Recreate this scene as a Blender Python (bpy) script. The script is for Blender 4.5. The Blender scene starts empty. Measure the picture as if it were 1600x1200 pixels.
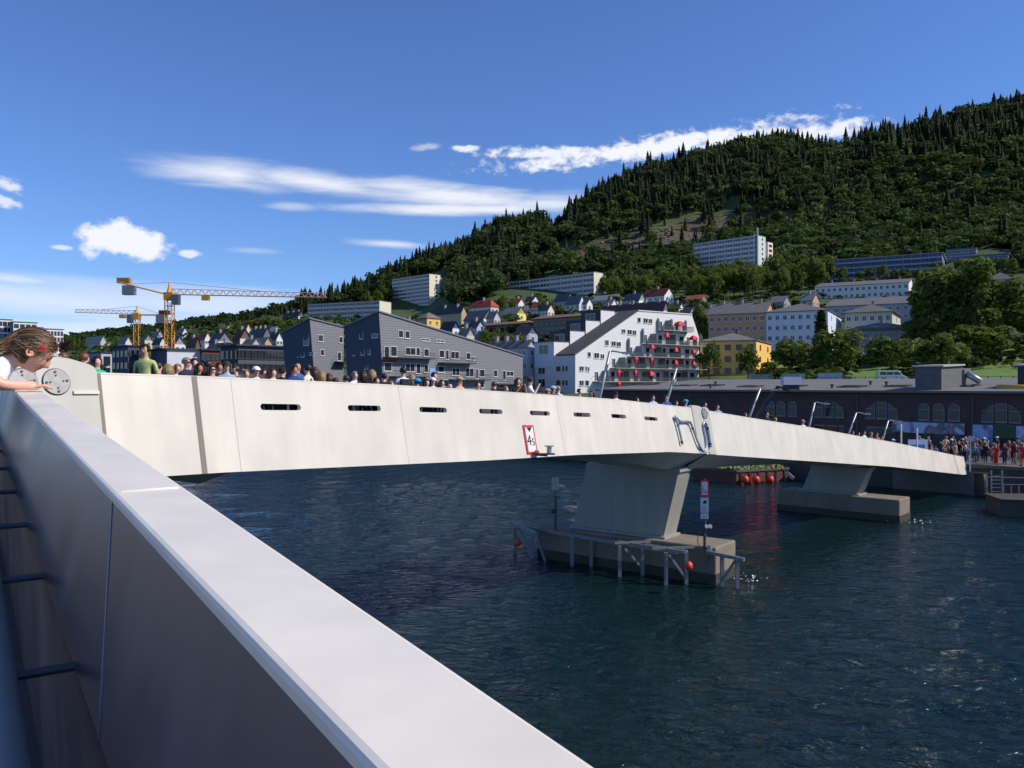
import bpy, bmesh, math, random
import numpy as np
from mathutils import Vector, Matrix
random.seed(7); RNG = np.random.default_rng(7)
sc = bpy.context.scene
COL = sc.collection
F = 1300.0; H = 8.5            # focal length in photo pixels, eye height above the water

# ------------------------------------------------------------------ camera
cam = bpy.data.cameras.new('camera'); cam.sensor_width = 36; cam.lens = 29.25; cam.sensor_fit = 'HORIZONTAL'
cam.clip_start = 0.05; cam.clip_end = 9000
camo = bpy.data.objects.new('camera', cam); COL.objects.link(camo)
camo.location = (0, 0, H); camo.rotation_euler = (math.radians(90), 0, 0)
sc.camera = camo
# ------------------------------------------------------------------ light
SUN_AZ, SUN_EL = 98.0, 40.0      # clockwise from the view axis (+Y)
sun = bpy.data.lights.new('sun', 'SUN'); sun.energy = 4.4; sun.angle = math.radians(0.53); sun.color = (1, .92, .79)
suno = bpy.data.objects.new('sun', sun); COL.objects.link(suno)
sd = Vector((math.sin(math.radians(SUN_AZ)) * math.cos(math.radians(SUN_EL)), math.cos(math.radians(SUN_AZ)) * math.cos(math.radians(SUN_EL)), math.sin(math.radians(SUN_EL))))
suno.rotation_euler = sd.to_track_quat('Z', 'Y').to_euler(); suno.location = sd * 200
vs = sc.view_settings; vs.view_transform = 'Standard'; vs.look = 'None'; vs.exposure = 0.0; vs.gamma = 1.0
sc.cycles.use_denoising = True
sc.cycles.max_bounces = 6; sc.cycles.transparent_max_bounces = 4; sc.cycles.caustics_reflective = False; sc.cycles.caustics_refractive = False

def build_world():
    w = bpy.data.worlds.new('World'); sc.world = w; w.use_nodes = True
    nt = w.node_tree; N = nt.nodes; L = nt.links; N.clear()
    out = N.new('ShaderNodeOutputWorld'); bg = N.new('ShaderNodeBackground'); bg.inputs['Strength'].default_value = 0.12
    sky = N.new('ShaderNodeTexSky'); sky.sky_type = 'NISHITA'; sky.sun_disc = False
    sky.sun_elevation = math.radians(SUN_EL); sky.sun_rotation = math.radians(SUN_AZ)
    sky.altitude = 0; sky.air_density = 1.0; sky.dust_density = 0.0; sky.ozone_density = 3.0
    tc = N.new('ShaderNodeTexCoord'); sep = N.new('ShaderNodeSeparateXYZ'); L.new(tc.outputs['Generated'], sep.inputs[0])
    def m(op, a, b=None, c=None):
        n = N.new('ShaderNodeMath'); n.operation = op
        for i, v in enumerate((a, b, c)):
            if v is None: continue
            if isinstance(v, (int, float)): n.inputs[i].default_value = v
            else: L.new(v, n.inputs[i])
        return n.outputs[0]
    az = m('ARCTAN2', sep.outputs[0], sep.outputs[1]); el = m('ARCSINE', sep.outputs[2])
    cmb = N.new('ShaderNodeCombineXYZ'); L.new(az, cmb.inputs[0]); L.new(el, cmb.inputs[1])
    def noise(sx, sy, detail, rough, seed, dist=0.0):
        mp = N.new('ShaderNodeMapping'); mp.inputs['Scale'].default_value = (sx, sy, 1); mp.inputs['Location'].default_value = (seed, seed * .7, seed * 1.3)
        L.new(cmb.outputs[0], mp.inputs[0])
        n = N.new('ShaderNodeTexNoise'); n.inputs['Scale'].default_value = 1; n.inputs['Detail'].default_value = detail; n.inputs['Roughness'].default_value = rough; n.inputs['Distortion'].default_value = dist
        L.new(mp.outputs[0], n.inputs['Vector']); return n.outputs['Fac']
    streak = noise(9, 55, 4, .55, 3.1, .4); puff = noise(38, 46, 5, .58, 8.2); fine = noise(60, 100, 4, .6, 5.7, .3); broad = noise(3.2, 22, 4, .6, 1.4, .5)
    AMP = {streak: 1.2, puff: 1.5, fine: 2.2, broad: 2.0}
    total = None
    # x, y, half length, half height (photo pixels), tilt, noise, softness, strength
    for (x, y, a, b, t, nz, soft, amt) in [
        (360, 271, 140, 30, .05, streak, 1.1, .95), (490, 284, 230, 22, .07, streak, 1.1, .95), (690, 304, 250, 24, .07, streak, .9, .93),
        (740, 327, 270, 12, -.01, streak, .9, .9), (860, 318, 130, 22, 0, streak, 1.0, .8),
        (200, 380, 66, 30, .08, puff, .42, 1.0), (178, 366, 42, 24, 0, puff, .42, 1.0), (296, 397, 18, 8, 0, puff, .5, .8), (97, 387, 14, 5, 0, puff, .6, .7),
        (1010, 232, 270, 19, -.10, fine, .75, 1.0), (860, 238, 110, 12, -.02, fine, .8, .95), (1290, 206, 80, 17, -.05, fine, .8, .95), (1160, 214, 130, 16, -.1, fine, .8, .9), (726, 233, 26, 6, 0, fine, .7, .9), (665, 230, 30, 7, -.1, fine, 1.0, .4),
        (605, 381, 85, 9, .03, streak, 1.0, .75), (455, 323, 50, 9, 0, streak, 1.0, .4),
        (10, 288, 26, 12, .2, fine, .8, .75), (6, 313, 18, 10, .2, fine, .8, .75), (395, 392, 45, 6, 0, streak, 1.0, .25),
        (60, 470, 330, 42, .03, broad, 1.1, .62), (330, 480, 260, 40, 0, broad, 1.1, .6), (120, 520, 380, 34, 0, broad, 1.1, .55), (20, 436, 60, 10, .05, streak, 1.0, .6)]:
        ca = math.atan((x - 800) / F); ce = math.atan((600 - y) / math.hypot(F, x - 800)); k = math.cos(ca)
        dx = m('SUBTRACT', az, ca); dy0 = m('SUBTRACT', el, ce); dy = m('MULTIPLY_ADD', dx, t, dy0)
        ex = m('MULTIPLY', dx, F / a / k * k * k); ey = m('MULTIPLY', dy, F / b)
        d = m('SQRT', m('ADD', m('MULTIPLY', ex, ex), m('MULTIPLY', ey, ey)))
        v = m('ADD', m('SUBTRACT', 1.0, d), m('MULTIPLY', m('SUBTRACT', nz, .5), AMP[nz]))
        mr = N.new('ShaderNodeMapRange'); mr.interpolation_type = 'SMOOTHSTEP'; mr.inputs['From Min'].default_value = 0.0; mr.inputs['From Max'].default_value = soft
        mr.inputs['To Max'].default_value = amt; L.new(v, mr.inputs['Value'])
        total = mr.outputs[0] if total is None else m('MAXIMUM', total, mr.outputs[0])
    mix = N.new('ShaderNodeMix'); mix.data_type = 'RGBA'
    grade = N.new('ShaderNodeMix'); grade.data_type = 'RGBA'; grade.blend_type = 'MULTIPLY'; grade.inputs['Factor'].default_value = 1; grade.inputs['B'].default_value = (.61, .80, 1.20, 1); L.new(sky.outputs[0], grade.inputs['A'])
    L.new(total, mix.inputs['Factor']); L.new(grade.outputs['Result'], mix.inputs['A']); mix.inputs['B'].default_value = (7.6, 7.8, 8.3, 1)
    L.new(mix.outputs['Result'], bg.inputs['Color']); L.new(bg.outputs[0], out.inputs[0])
build_world()

# ------------------------------------------------------------------ helpers
def P(x, y, Y): return Vector(((x - 800) / F * Y, Y, H - (y - 600) / F * Y))
def U(x): return (x - 800) / F

_mats = {}
def M(name, col, rough=.7, var=.12, scale=2.0, metal=0.0, bump=0.0, bscale=20.0, spec=.5, lines=None, tint=False):
    if name in _mats: return _mats[name]
    m = bpy.data.materials.new(name); m.use_nodes = True; nt = m.node_tree; N = nt.nodes; L = nt.links
    b = N['Principled BSDF']; b.inputs['Roughness'].default_value = rough; b.inputs['Metallic'].default_value = metal
    b.inputs['Specular IOR Level'].default_value = spec
    tc = N.new('ShaderNodeTexCoord')
    nz = N.new('ShaderNodeTexNoise'); nz.inputs['Scale'].default_value = scale; nz.inputs['Detail'].default_value = 5
    L.new(tc.outputs['Object'], nz.inputs['Vector'])
    mx = N.new('ShaderNodeMix'); mx.data_type = 'RGBA'; L.new(nz.outputs['Fac'], mx.inputs['Factor'])
    mx.inputs['A'].default_value = (*[c * (1 - var) for c in col], 1); mx.inputs['B'].default_value = (*[min(1, c * (1 + var)) for c in col], 1)
    colout = mx.outputs['Result']
    if tint:
        at = N.new('ShaderNodeAttribute'); at.attribute_name = 'tint'
        mm = N.new('ShaderNodeMix'); mm.data_type = 'RGBA'; mm.blend_type = 'MULTIPLY'; mm.inputs['Factor'].default_value = 1
        L.new(colout, mm.inputs['A']); L.new(at.outputs['Color'], mm.inputs['B']); colout = mm.outputs['Result']
    hgt = None
    if lines:                     # (axis index, spacing, gap share): board joints
        sp = N.new('ShaderNodeSeparateXYZ'); L.new(tc.outputs['Object'], sp.inputs[0])
        a = N.new('ShaderNodeMath'); a.operation = 'DIVIDE'; L.new(sp.outputs[lines[0]], a.inputs[0]); a.inputs[1].default_value = lines[1]
        fr = N.new('ShaderNodeMath'); fr.operation = 'FRACT'; L.new(a.outputs[0], fr.inputs[0])
        gt = N.new('ShaderNodeMath'); gt.operation = 'LESS_THAN'; L.new(fr.outputs[0], gt.inputs[0]); gt.inputs[1].default_value = lines[2]
        dk = N.new('ShaderNodeMix'); dk.data_type = 'RGBA'; L.new(gt.outputs[0], dk.inputs['Factor']); L.new(colout, dk.inputs['A'])
        dk.inputs['B'].default_value = (*[c * lines[3] for c in col], 1); colout = dk.outputs['Result']; hgt = fr.outputs[0]
    L.new(colout, b.inputs['Base Color'])
    if bump or hgt is not None:
        bp = N.new('ShaderNodeBump'); bp.inputs['Strength'].default_value = bump or .4; bp.inputs['Distance'].default_value = .02
        if hgt is not None: L.new(hgt, bp.inputs['Height'])
        else:
            n2 = N.new('ShaderNodeTexNoise'); n2.inputs['Scale'].default_value = bscale; n2.inputs['Detail'].default_value = 4
            L.new(tc.outputs['Object'], n2.inputs['Vector']); L.new(n2.outputs['Fac'], bp.inputs['Height'])
        L.new(bp.outputs[0], b.inputs['Normal'])
    _mats[name] = m; return m

class MB:
    def __init__(s): s.v = []; s.f = []; s.m = []
    def poly(s, pts, mat=0):
        i = len(s.v); s.v += [tuple(p) for p in pts]; s.f.append(tuple(range(i, i + len(pts)))); s.m.append(mat); return s
    def hexa(s, p, mat=0):         # 8 points: bottom loop 0-3 (ccw from above), top loop 4-7
        i = len(s.v); s.v += [tuple(q) for q in p]
        for f in ((3, 2, 1, 0), (4, 5, 6, 7), (0, 1, 5, 4), (1, 2, 6, 5), (2, 3, 7, 6), (3, 0, 4, 7)):
            s.f.append(tuple(i + k for k in f)); s.m.append(mat)
        return s
    def box(s, x0, x1, y0, y1, z0, z1, mat=0):
        return s.hexa([(x0, y0, z0), (x1, y0, z0), (x1, y1, z0), (x0, y1, z0), (x0, y0, z1), (x1, y0, z1), (x1, y1, z1), (x0, y1, z1)], mat)
    def prism(s, loop, off, mat=0):  # loop of 3D points extruded by vector off (closed)
        n = len(loop); i = len(s.v); off = Vector(off)
        s.v += [tuple(p) for p in loop] + [tuple(Vector(p) + off) for p in loop]
        s.f.append(tuple(range(i + n - 1, i - 1, -1))); s.m.append(mat); s.f.append(tuple(range(i + n, i + 2 * n))); s.m.append(mat)
        for k in range(n):
            j = (k + 1) % n; s.f.append((i + k, i + j, i + n + j, i + n + k)); s.m.append(mat)
        return s
    def tube(s, path, r, n=8, mat=0, caps=True):
        path = [Vector(p) for p in path]; R = r if isinstance(r, (list, tuple)) else [r] * len(path)
        i = len(s.v); up = Vector((0, 0, 1)); pa = None
        for k, p in enumerate(path):
            d = (path[min(k + 1, len(path) - 1)] - path[max(k - 1, 0)]).normalized()
            if pa is None:
                a = d.cross(up if abs(d.z) < .95 else Vector((1, 0, 0))).normalized()
            else:
                a = (pa - d * pa.dot(d)).normalized()
            pa = a; b = d.cross(a)
            for j in range(n):
                t = 2 * math.pi * j / n; s.v.append(tuple(p + (a * math.cos(t) + b * math.sin(t)) * R[k]))
        for k in range(len(path) - 1):
            for j in range(n):
                q = (j + 1) % n; s.f.append((i + k * n + j, i + k * n + q, i + (k + 1) * n + q, i + (k + 1) * n + j)); s.m.append(mat)
        if caps:
            s.f.append(tuple(i + j for j in range(n - 1, -1, -1))); s.m.append(mat)
            e = i + (len(path) - 1) * n; s.f.append(tuple(e + j for j in range(n))); s.m.append(mat)
        return s
    def ball(s, c, r, nu=10, nv=6, mat=0):
        rx, ry, rz = r if isinstance(r, (tuple, list)) else (r, r, r); i = len(s.v)
        for a in range(nv + 1):
            t = math.pi * a / nv
            for b in range(nu):
                p = 2 * math.pi * b / nu; s.v.append((c[0] + rx * math.sin(t) * math.cos(p), c[1] + ry * math.sin(t) * math.sin(p), c[2] + rz * math.cos(t)))
        for a in range(nv):
            for b in range(nu):
                q = (b + 1) % nu; s.f.append((i + a * nu + b, i + (a + 1) * nu + b, i + (a + 1) * nu + q, i + a * nu + q)); s.m.append(mat)
        return s
    def mesh(s, name, mats, smooth=False):
        me = bpy.data.meshes.new(name); me.from_pydata(s.v, [], s.f)
        for m in (mats if isinstance(mats, (list, tuple)) else [mats]): me.materials.append(m)
        me.polygons.foreach_set('material_index', s.m)
        if smooth: me.polygons.foreach_set('use_smooth', [True] * len(s.f))
        me.update(); return me
    def build(s, name, mats, parent=None, smooth=False, world=False):
        return link(name, s.mesh(name, mats, smooth), parent, world)
def link(name, data, parent=None, world=False):
    o = bpy.data.objects.new(name, data); COL.objects.link(o)
    if parent is not None:
        o.parent = parent
        if world: o.matrix_parent_inverse = root_matrix(parent).inverted()
    return o
def root_matrix(o):
    m = o.matrix_basis.copy()
    if o.parent is not None: m = root_matrix(o.parent) @ o.matrix_parent_inverse @ m
    return m
def tag(o, label=None, cat=None, group=None, kind=None):
    if label: o['label'] = label
    if cat: o['category'] = cat
    if group: o['group'] = group
    if kind: o['kind'] = kind
    return o
def thing(name, label, cat, loc=(0, 0, 0), rz=0.0, group=None):
    o = bpy.data.objects.new(name, None); COL.objects.link(o); o.location = loc; o.rotation_euler = (0, 0, rz); o.empty_display_size = .3
    return tag(o, label, cat, group)
def mesh_np(name, verts, faces, mats, matidx=None, tint=None, smooth=False):
    """verts (n,3), faces (m,k) arrays of one face size"""
    me = bpy.data.meshes.new(name); n, k = faces.shape
    me.vertices.add(len(verts)); me.vertices.foreach_set('co', np.asarray(verts, np.float32).ravel())
    me.loops.add(n * k); me.loops.foreach_set('vertex_index', faces.astype(np.int32).ravel())
    me.polygons.add(n); me.polygons.foreach_set('loop_start', np.arange(0, n * k, k, dtype=np.int32))
    for m in mats: me.materials.append(m)
    if matidx is not None: me.polygons.foreach_set('material_index', matidx.astype(np.int32))
    if smooth: me.polygons.foreach_set('use_smooth', np.ones(n, bool))
    me.update(calc_edges=True)
    if tint is not None:
        a = me.attributes.new('tint', 'FLOAT_COLOR', 'POINT'); c = np.ones((len(verts), 4), np.float32); c[:, :3] = tint; a.data.foreach_set('color', c.ravel())
    return me

# ------------------------------------------------------------------ terrain
S2 = math.sqrt(.5)
def inland(X, Y): return (X + Y) * S2 - 70.0      # metres behind the far quay edge
PROF = {  # photo column -> (distance, photo row of the ground)
 -500: [(420, 570), (600, 560), (900, 550), (1500, 560)],
 0: [(300, 585), (390, 562), (600, 552), (900, 548), (1500, 555)],
 200: [(230, 590), (300, 572), (420, 546), (520, 538), (800, 524), (1200, 518), (1500, 525)],
 350: [(190, 592), (260, 570), (400, 536), (520, 520), (700, 508), (950, 503), (1400, 508)],
 500: [(170, 592), (250, 570), (400, 525), (520, 500), (640, 488), (780, 475), (1000, 480), (1400, 500)],
 650: [(160, 612), (190, 600), (232, 566), (320, 528), (450, 505), (615, 487), (680, 450), (800, 400), (1000, 395), (1400, 440)],
 800: [(160, 616), (200, 606), (232, 566), (330, 508), (455, 467), (600, 420), (700, 385), (850, 350), (1000, 350), (1400, 400)],
 870: [(165, 618), (205, 612), (238, 566), (330, 506), (455, 463), (600, 410), (720, 375), (880, 352), (1100, 350), (1400, 400)],
 950: [(165, 618), (212, 606), (240, 566), (330, 500), (455, 463), (600, 405), (720, 350), (850, 292), (1100, 290), (1400, 340)],
 1100: [(160, 602), (205, 590), (270, 530), (340, 492), (485, 442), (620, 372), (740, 300), (850, 246), (1100, 242), (1400, 300)],
 1250: [(150, 601), (200, 589), (235, 560), (300, 505), (350, 474), (450, 438), (485, 432), (600, 370), (740, 285), (850, 230), (1100, 226), (1400, 280)],
 1400: [(135, 601), (165, 592), (200, 562), (250, 532), (300, 500), (350, 470), (450, 434), (485, 431), (600, 364), (740, 270), (840, 212), (1100, 208), (1400, 260)],
 1600: [(125, 601), (150, 590), (190, 562), (300, 485), (400, 440), (600, 345), (740, 240), (820, 174), (1100, 170), (1400, 230)],
 2200: [(110, 600), (150, 585), (300, 470), (600, 320), (820, 150), (1100, 150), (1400, 200)],
}
CREST = [(480, 486), (520, 462), (560, 440), (620, 414), (700, 378), (760, 352), (800, 340), (828, 332), (842, 338), (852, 360), (872, 360), (886, 328), (930, 288), (985, 266), (1030, 250), (1075, 242), (1120, 228), (1165, 214), (1205, 209), (1250, 213), (1300, 226), (1325, 224), (1345, 212), (1385, 197), (1410, 206), (1450, 188), (1500, 174), (1560, 163), (1600, 156), (2000, 120)]
_px = sorted(PROF)
def _prof(x, Y):
    return np.interp(Y, [p[0] for p in PROF[x]], [H - (p[1] - 600) / F * p[0] for p in PROF[x]])
def ground(X, Y):
    X = np.asarray(X, float); Y = np.asarray(Y, float); Ys = np.maximum(Y, 20.0)
    x = np.clip(X / Ys * F + 800, _px[0], _px[-1] - .01); n = inland(X, Y)
    grid = np.stack([_prof(k, Y) for k in _px]); idx = np.clip(np.searchsorted(_px, x, 'right') - 1, 0, len(_px) - 2)
    pa = np.array(_px, float); t = (x - pa[idx]) / (pa[idx + 1] - pa[idx]); t = t * t * (3 - 2 * t) * .5 + t * .5
    g0 = np.take_along_axis(grid.reshape(len(_px), -1), idx.reshape(1, -1), 0)[0].reshape(x.shape)
    g1 = np.take_along_axis(grid.reshape(len(_px), -1), (idx + 1).reshape(1, -1), 0)[0].reshape(x.shape)
    z = g0 * (1 - t) + g1 * t
    cz = H + (600 - (np.interp(x, [p[0] for p in CREST], [p[1] for p in CREST]) + 42)) / F * 840
    w = np.clip((Y - 600) / 230, 0, 1); w = w * w * (3 - 2 * w) * np.clip((x - 480) / 60, 0, 1)
    z = z * (1 - w) + (cz - np.maximum(0, Y - 900) * .12) * w
    flat = np.where(x > 930, 46.0, 12.0); ramp = np.where(x > 930, 5.0, 45.0)
    k = np.clip((n - flat) / ramp, 0, 1)
    z = 2.2 * (1 - k) + z * k
    z = z + np.clip((n - 300) / 100, 0, 1) * (3.5 * np.sin(X * .045 + 1.3 * np.sin(Y * .021)) * np.sin(Y * .037) + 1.5 * np.sin(X * .13) * np.sin(Y * .11 + 1))
    return np.where(n < 0, -4.0, z)
def G(X, Y): return float(ground(np.array([X]), np.array([Y]))[0])

def ground_material():
    m = bpy.data.materials.new('hillside_ground'); m.use_nodes = True; nt = m.node_tree; N = nt.nodes; L = nt.links; b = N['Principled BSDF']; b.inputs['Roughness'].default_value = .95
    tc = N.new('ShaderNodeTexCoord')
    def nz(s, d=6):
        n = N.new('ShaderNodeTexNoise'); n.inputs['Scale'].default_value = s; n.inputs['Detail'].default_value = d; n.inputs['Roughness'].default_value = .65; L.new(tc.outputs['Object'], n.inputs['Vector']); return n.outputs['Fac']
    r1 = N.new('ShaderNodeValToRGB'); r1.color_ramp.elements[0].position = .3; r1.color_ramp.elements[0].color = (.028, .05, .012, 1); r1.color_ramp.elements[1].position = .7; r1.color_ramp.elements[1].color = (.075, .12, .025, 1)
    L.new(nz(.08), r1.inputs[0])
    r2 = N.new('ShaderNodeValToRGB'); r2.color_ramp.elements[0].color = (.05, .035, .022, 1); r2.color_ramp.elements[1].color = (.16, .12, .08, 1); L.new(nz(.35), r2.inputs[0])
    at = N.new('ShaderNodeAttribute'); at.attribute_name = 'tint'; sp = N.new('ShaderNodeSeparateColor'); L.new(at.outputs['Color'], sp.inputs[0])
    mx = N.new('ShaderNodeMix'); mx.data_type = 'RGBA'; L.new(sp.outputs[0], mx.inputs['Factor']); L.new(r1.outputs[0], mx.inputs['A']); L.new(r2.outputs[0], mx.inputs['B'])
    r3 = N.new('ShaderNodeValToRGB'); r3.color_ramp.elements[0].color = (.10, .10, .105, 1); r3.color_ramp.elements[1].color = (.17, .165, .16, 1); L.new(nz(.6), r3.inputs[0])
    m2 = N.new('ShaderNodeMix'); m2.data_type = 'RGBA'; L.new(sp.outputs[1], m2.inputs['Factor']); L.new(mx.outputs['Result'], m2.inputs['A']); L.new(r3.outputs[0], m2.inputs['B'])
    r4 = N.new('ShaderNodeValToRGB'); r4.color_ramp.elements[0].color = (.085, .16, .022, 1); r4.color_ramp.elements[1].color = (.15, .25, .04, 1); L.new(nz(.5), r4.inputs[0])
    m3 = N.new('ShaderNodeMix'); m3.data_type = 'RGBA'; L.new(sp.outputs[2], m3.inputs['Factor']); L.new(m2.outputs['Result'], m3.inputs['A']); L.new(r4.outputs[0], m3.inputs['B'])
    L.new(m3.outputs['Result'], b.inputs['Base Color'])
    bp = N.new('ShaderNodeBump'); bp.inputs['Strength'].default_value = .6; bp.inputs['Distance'].default_value = .8; L.new(nz(.5), bp.inputs['Height']); L.new(bp.outputs[0], b.inputs['Normal'])
    return m
def clearing(px, py):      # felled slope: rocks and stumps instead of trees
    ridge = np.interp(px, [760, 860, 960, 1060, 1130, 1300, 1340], [420, 408, 396, 372, 350, 342, 338])
    th = np.interp(px, [740, 860, 960, 1080, 1130, 1250, 1340], [0, 16, 26, 30, 16, 9, 0])
    return np.clip(1.2 - np.abs(py - ridge) / np.maximum(th, .01), 0, 1) * (th > 1)
def build_terrain():
    n = np.concatenate([np.array([0.02, 6, 12, 20, 30, 40, 45.9, 51.2, 56, 62, 70]), np.arange(78, 700, 9.0), np.arange(700, 1900, 50.0), [3000, 6000]])
    a = np.concatenate([np.arange(-3600, -1000, 150.0), np.arange(-1000, 420, 10.0), np.arange(420, 2000, 80.0)])
    A, Nn = np.meshgrid(a, n); s = (Nn + 70) / S2; d = A / S2        # X+Y = s, X-Y = d
    X = (s + d) / 2; Y = (s - d) / 2; Z = ground(X, Y)
    v = np.stack([X.ravel(), Y.ravel(), Z.ravel()], 1); w = len(a); h = len(n)
    i = (np.arange(h - 1)[:, None] * w + np.arange(w - 1)[None, :]).ravel()
    f = np.stack([i, i + w, i + w + 1, i + 1], 1)
    Ys = np.maximum(v[:, 1], 30); px = v[:, 0] / Ys * F + 800; py = 600 - (v[:, 2] - H) / Ys * F
    t = np.zeros((len(v), 3)); t[:, 0] = clearing(px, py) * (v[:, 1] > 400)
    nn = inland(v[:, 0], v[:, 1]); t[:, 1] = np.clip((56 - nn) / 4, 0, 1)
    t[:, 2] = ((px > 1180) & (px < 1650) & (nn > 58) & (v[:, 1] < 235)) * 1.0
    o = link('hillside_terrain', mesh_np('hillside_terrain', v, f, [ground_material()], tint=t, smooth=True)); tag(o, kind='structure')
build_terrain()

# ------------------------------------------------------------------ water
def build_water():
    m = bpy.data.materials.new('sound_water'); m.use_nodes = True; nt = m.node_tree; N = nt.nodes; L = nt.links; b = N['Principled BSDF']
    b.inputs['Base Color'].default_value = (.004, .0175, .0195, 1); b.inputs['Roughness'].default_value = .05; b.inputs['IOR'].default_value = 1.33
    tc = N.new('ShaderNodeTexCoord'); mp = N.new('ShaderNodeMapping'); mp.inputs['Rotation'].default_value = (0, 0, .6); mp.inputs['Scale'].default_value = (1.0, 1.7, 1); L.new(tc.outputs['Object'], mp.inputs[0])
    n1 = N.new('ShaderNodeTexNoise'); n1.inputs['Scale'].default_value = 1.5; n1.inputs['Detail'].default_value = 4; n1.inputs['Roughness'].default_value = .52; n1.inputs['Distortion'].default_value = .6; L.new(mp.outputs[0], n1.inputs['Vector'])
    bp = N.new('ShaderNodeBump'); bp.inputs['Strength'].default_value = 1.0; bp.inputs['Distance'].default_value = .30; L.new(n1.outputs['Fac'], bp.inputs['Height']); L.new(bp.outputs[0], b.inputs['Normal'])
    xs = np.concatenate([np.arange(-900, -40, 40.0), np.arange(-40, -14, 2.0), np.arange(-14, 62, .3), np.arange(62, 120, 3.0), np.arange(120, 900, 40.0)])
    ys = np.concatenate([np.arange(-300, 0, 20.0), np.arange(0, 10, 1.0), np.arange(10, 70, .3), np.arange(70, 120, 1.2), np.arange(120, 400, 10.0), [500, 700, 1000]])
    X, Y = np.meshgrid(xs, ys); Z = np.zeros_like(X); r = np.random.default_rng(3)
    for k in range(42):
        wl = 1.3 * (3.2 ** r.random()); th = math.radians(200) + r.normal() * .8; amp = .0052 * wl ** .8
        kx, ky = math.cos(th) * 2 * math.pi / wl, math.sin(th) * 2 * math.pi / wl
        Z += amp * np.sin(kx * X + ky * Y + r.random() * 6.28)
    Z *= .55 + .45 * np.sin(X * .09 + 1.1 * np.sin(Y * .06)) * np.sin(Y * .075 + .7)
    fade = np.clip((X + 40) / 20, 0, 1) * np.clip((90 - X) / 20, 0, 1) * np.clip((130 - Y) / 30, 0, 1) * np.clip(Y / 6, 0, 1)
    Z *= fade
    v = np.stack([X.ravel(), Y.ravel(), Z.ravel()], 1); w = len(xs); h = len(ys)
    i = (np.arange(h - 1)[:, None] * w + np.arange(w - 1)[None, :]).ravel(); f = np.stack([i, i + 1, i + w + 1, i + w], 1)
    tag(link('sound_water', mesh_np('sound_water', v, f, [m], smooth=True)), kind='structure')
build_water()

# ------------------------------------------------------------------ footbridge
def paint_material(name, col, rough, streak, k=1.0):
    m = bpy.data.materials.new(name); m.use_nodes = True; nt = m.node_tree; N = nt.nodes; L = nt.links; b = N['Principled BSDF']
    tc = N.new('ShaderNodeTexCoord')
    n1 = N.new('ShaderNodeTexNoise'); n1.inputs['Scale'].default_value = .7 * k; n1.inputs['Detail'].default_value = 7; L.new(tc.outputs['Object'], n1.inputs['Vector'])
    mp = N.new('ShaderNodeMapping'); mp.inputs['Scale'].default_value = (1.6, 1.6, .12); L.new(tc.outputs['Object'], mp.inputs[0])
    n2 = N.new('ShaderNodeTexNoise'); n2.inputs['Scale'].default_value = 1.5 * k; n2.inputs['Detail'].default_value = 5; L.new(mp.outputs[0], n2.inputs['Vector'])
    mul = N.new('ShaderNodeMath'); mul.operation = 'MULTIPLY'; L.new(n1.outputs['Fac'], mul.inputs[0]); L.new(n2.outputs['Fac'], mul.inputs[1])
    rp = N.new('ShaderNodeValToRGB'); e = rp.color_ramp.elements; e[0].position = .12; e[0].color = (*[c * (1 - streak) for c in col], 1); e[1].position = .42; e[1].color = (*col, 1)
    L.new(mul.outputs[0], rp.inputs[0]); L.new(rp.outputs[0], b.inputs['Base Color'])
    mr = N.new('ShaderNodeMapRange'); mr.inputs['To Min'].default_value = rough - .12 - .02 * k; mr.inputs['To Max'].default_value = rough + .14 + .02 * k; L.new(n1.outputs['Fac'], mr.inputs[0]); L.new(mr.outputs[0], b.inputs['Roughness'])
    n3 = N.new('ShaderNodeTexNoise'); n3.inputs['Scale'].default_value = 1.1; n3.inputs['Detail'].default_value = 2; L.new(tc.outputs['Object'], n3.inputs['Vector'])
    bp = N.new('ShaderNodeBump'); bp.inputs['Strength'].default_value = .12; bp.inputs['Distance'].default_value = .06; L.new(n3.outputs['Fac'], bp.inputs['Height']); L.new(bp.outputs[0], b.inputs['Normal'])
    return m
PAINT = paint_material('bridge_paint', (.76, .705, .60), .45, .15)
HINGEP = paint_material('hinge_plate_paint', (.56, .54, .47), .5, .14)
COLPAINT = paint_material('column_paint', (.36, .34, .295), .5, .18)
CAPPAINT = paint_material('cap_paint', (.83, .775, .67), .46, .13, 4.0)
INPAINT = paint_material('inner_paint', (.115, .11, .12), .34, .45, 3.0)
JOINT = M('joint_strip', (.20, .185, .14), .6)
STEEL = M('galvanised_steel', (.42, .44, .46), .42, metal=.6, var=.1)
DISC = M('hinge_disc_metal', (.30, .295, .28), .45, metal=.2, var=.4, scale=6)
BOLT = M('bolt_dark', (.05, .05, .05), .5)
DECKM = M('deck_surface', (.10, .085, .075), .85, bump=.3, bscale=60)
DARKRUB = M('dark_seam', (.06, .06, .055), .8)

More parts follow.
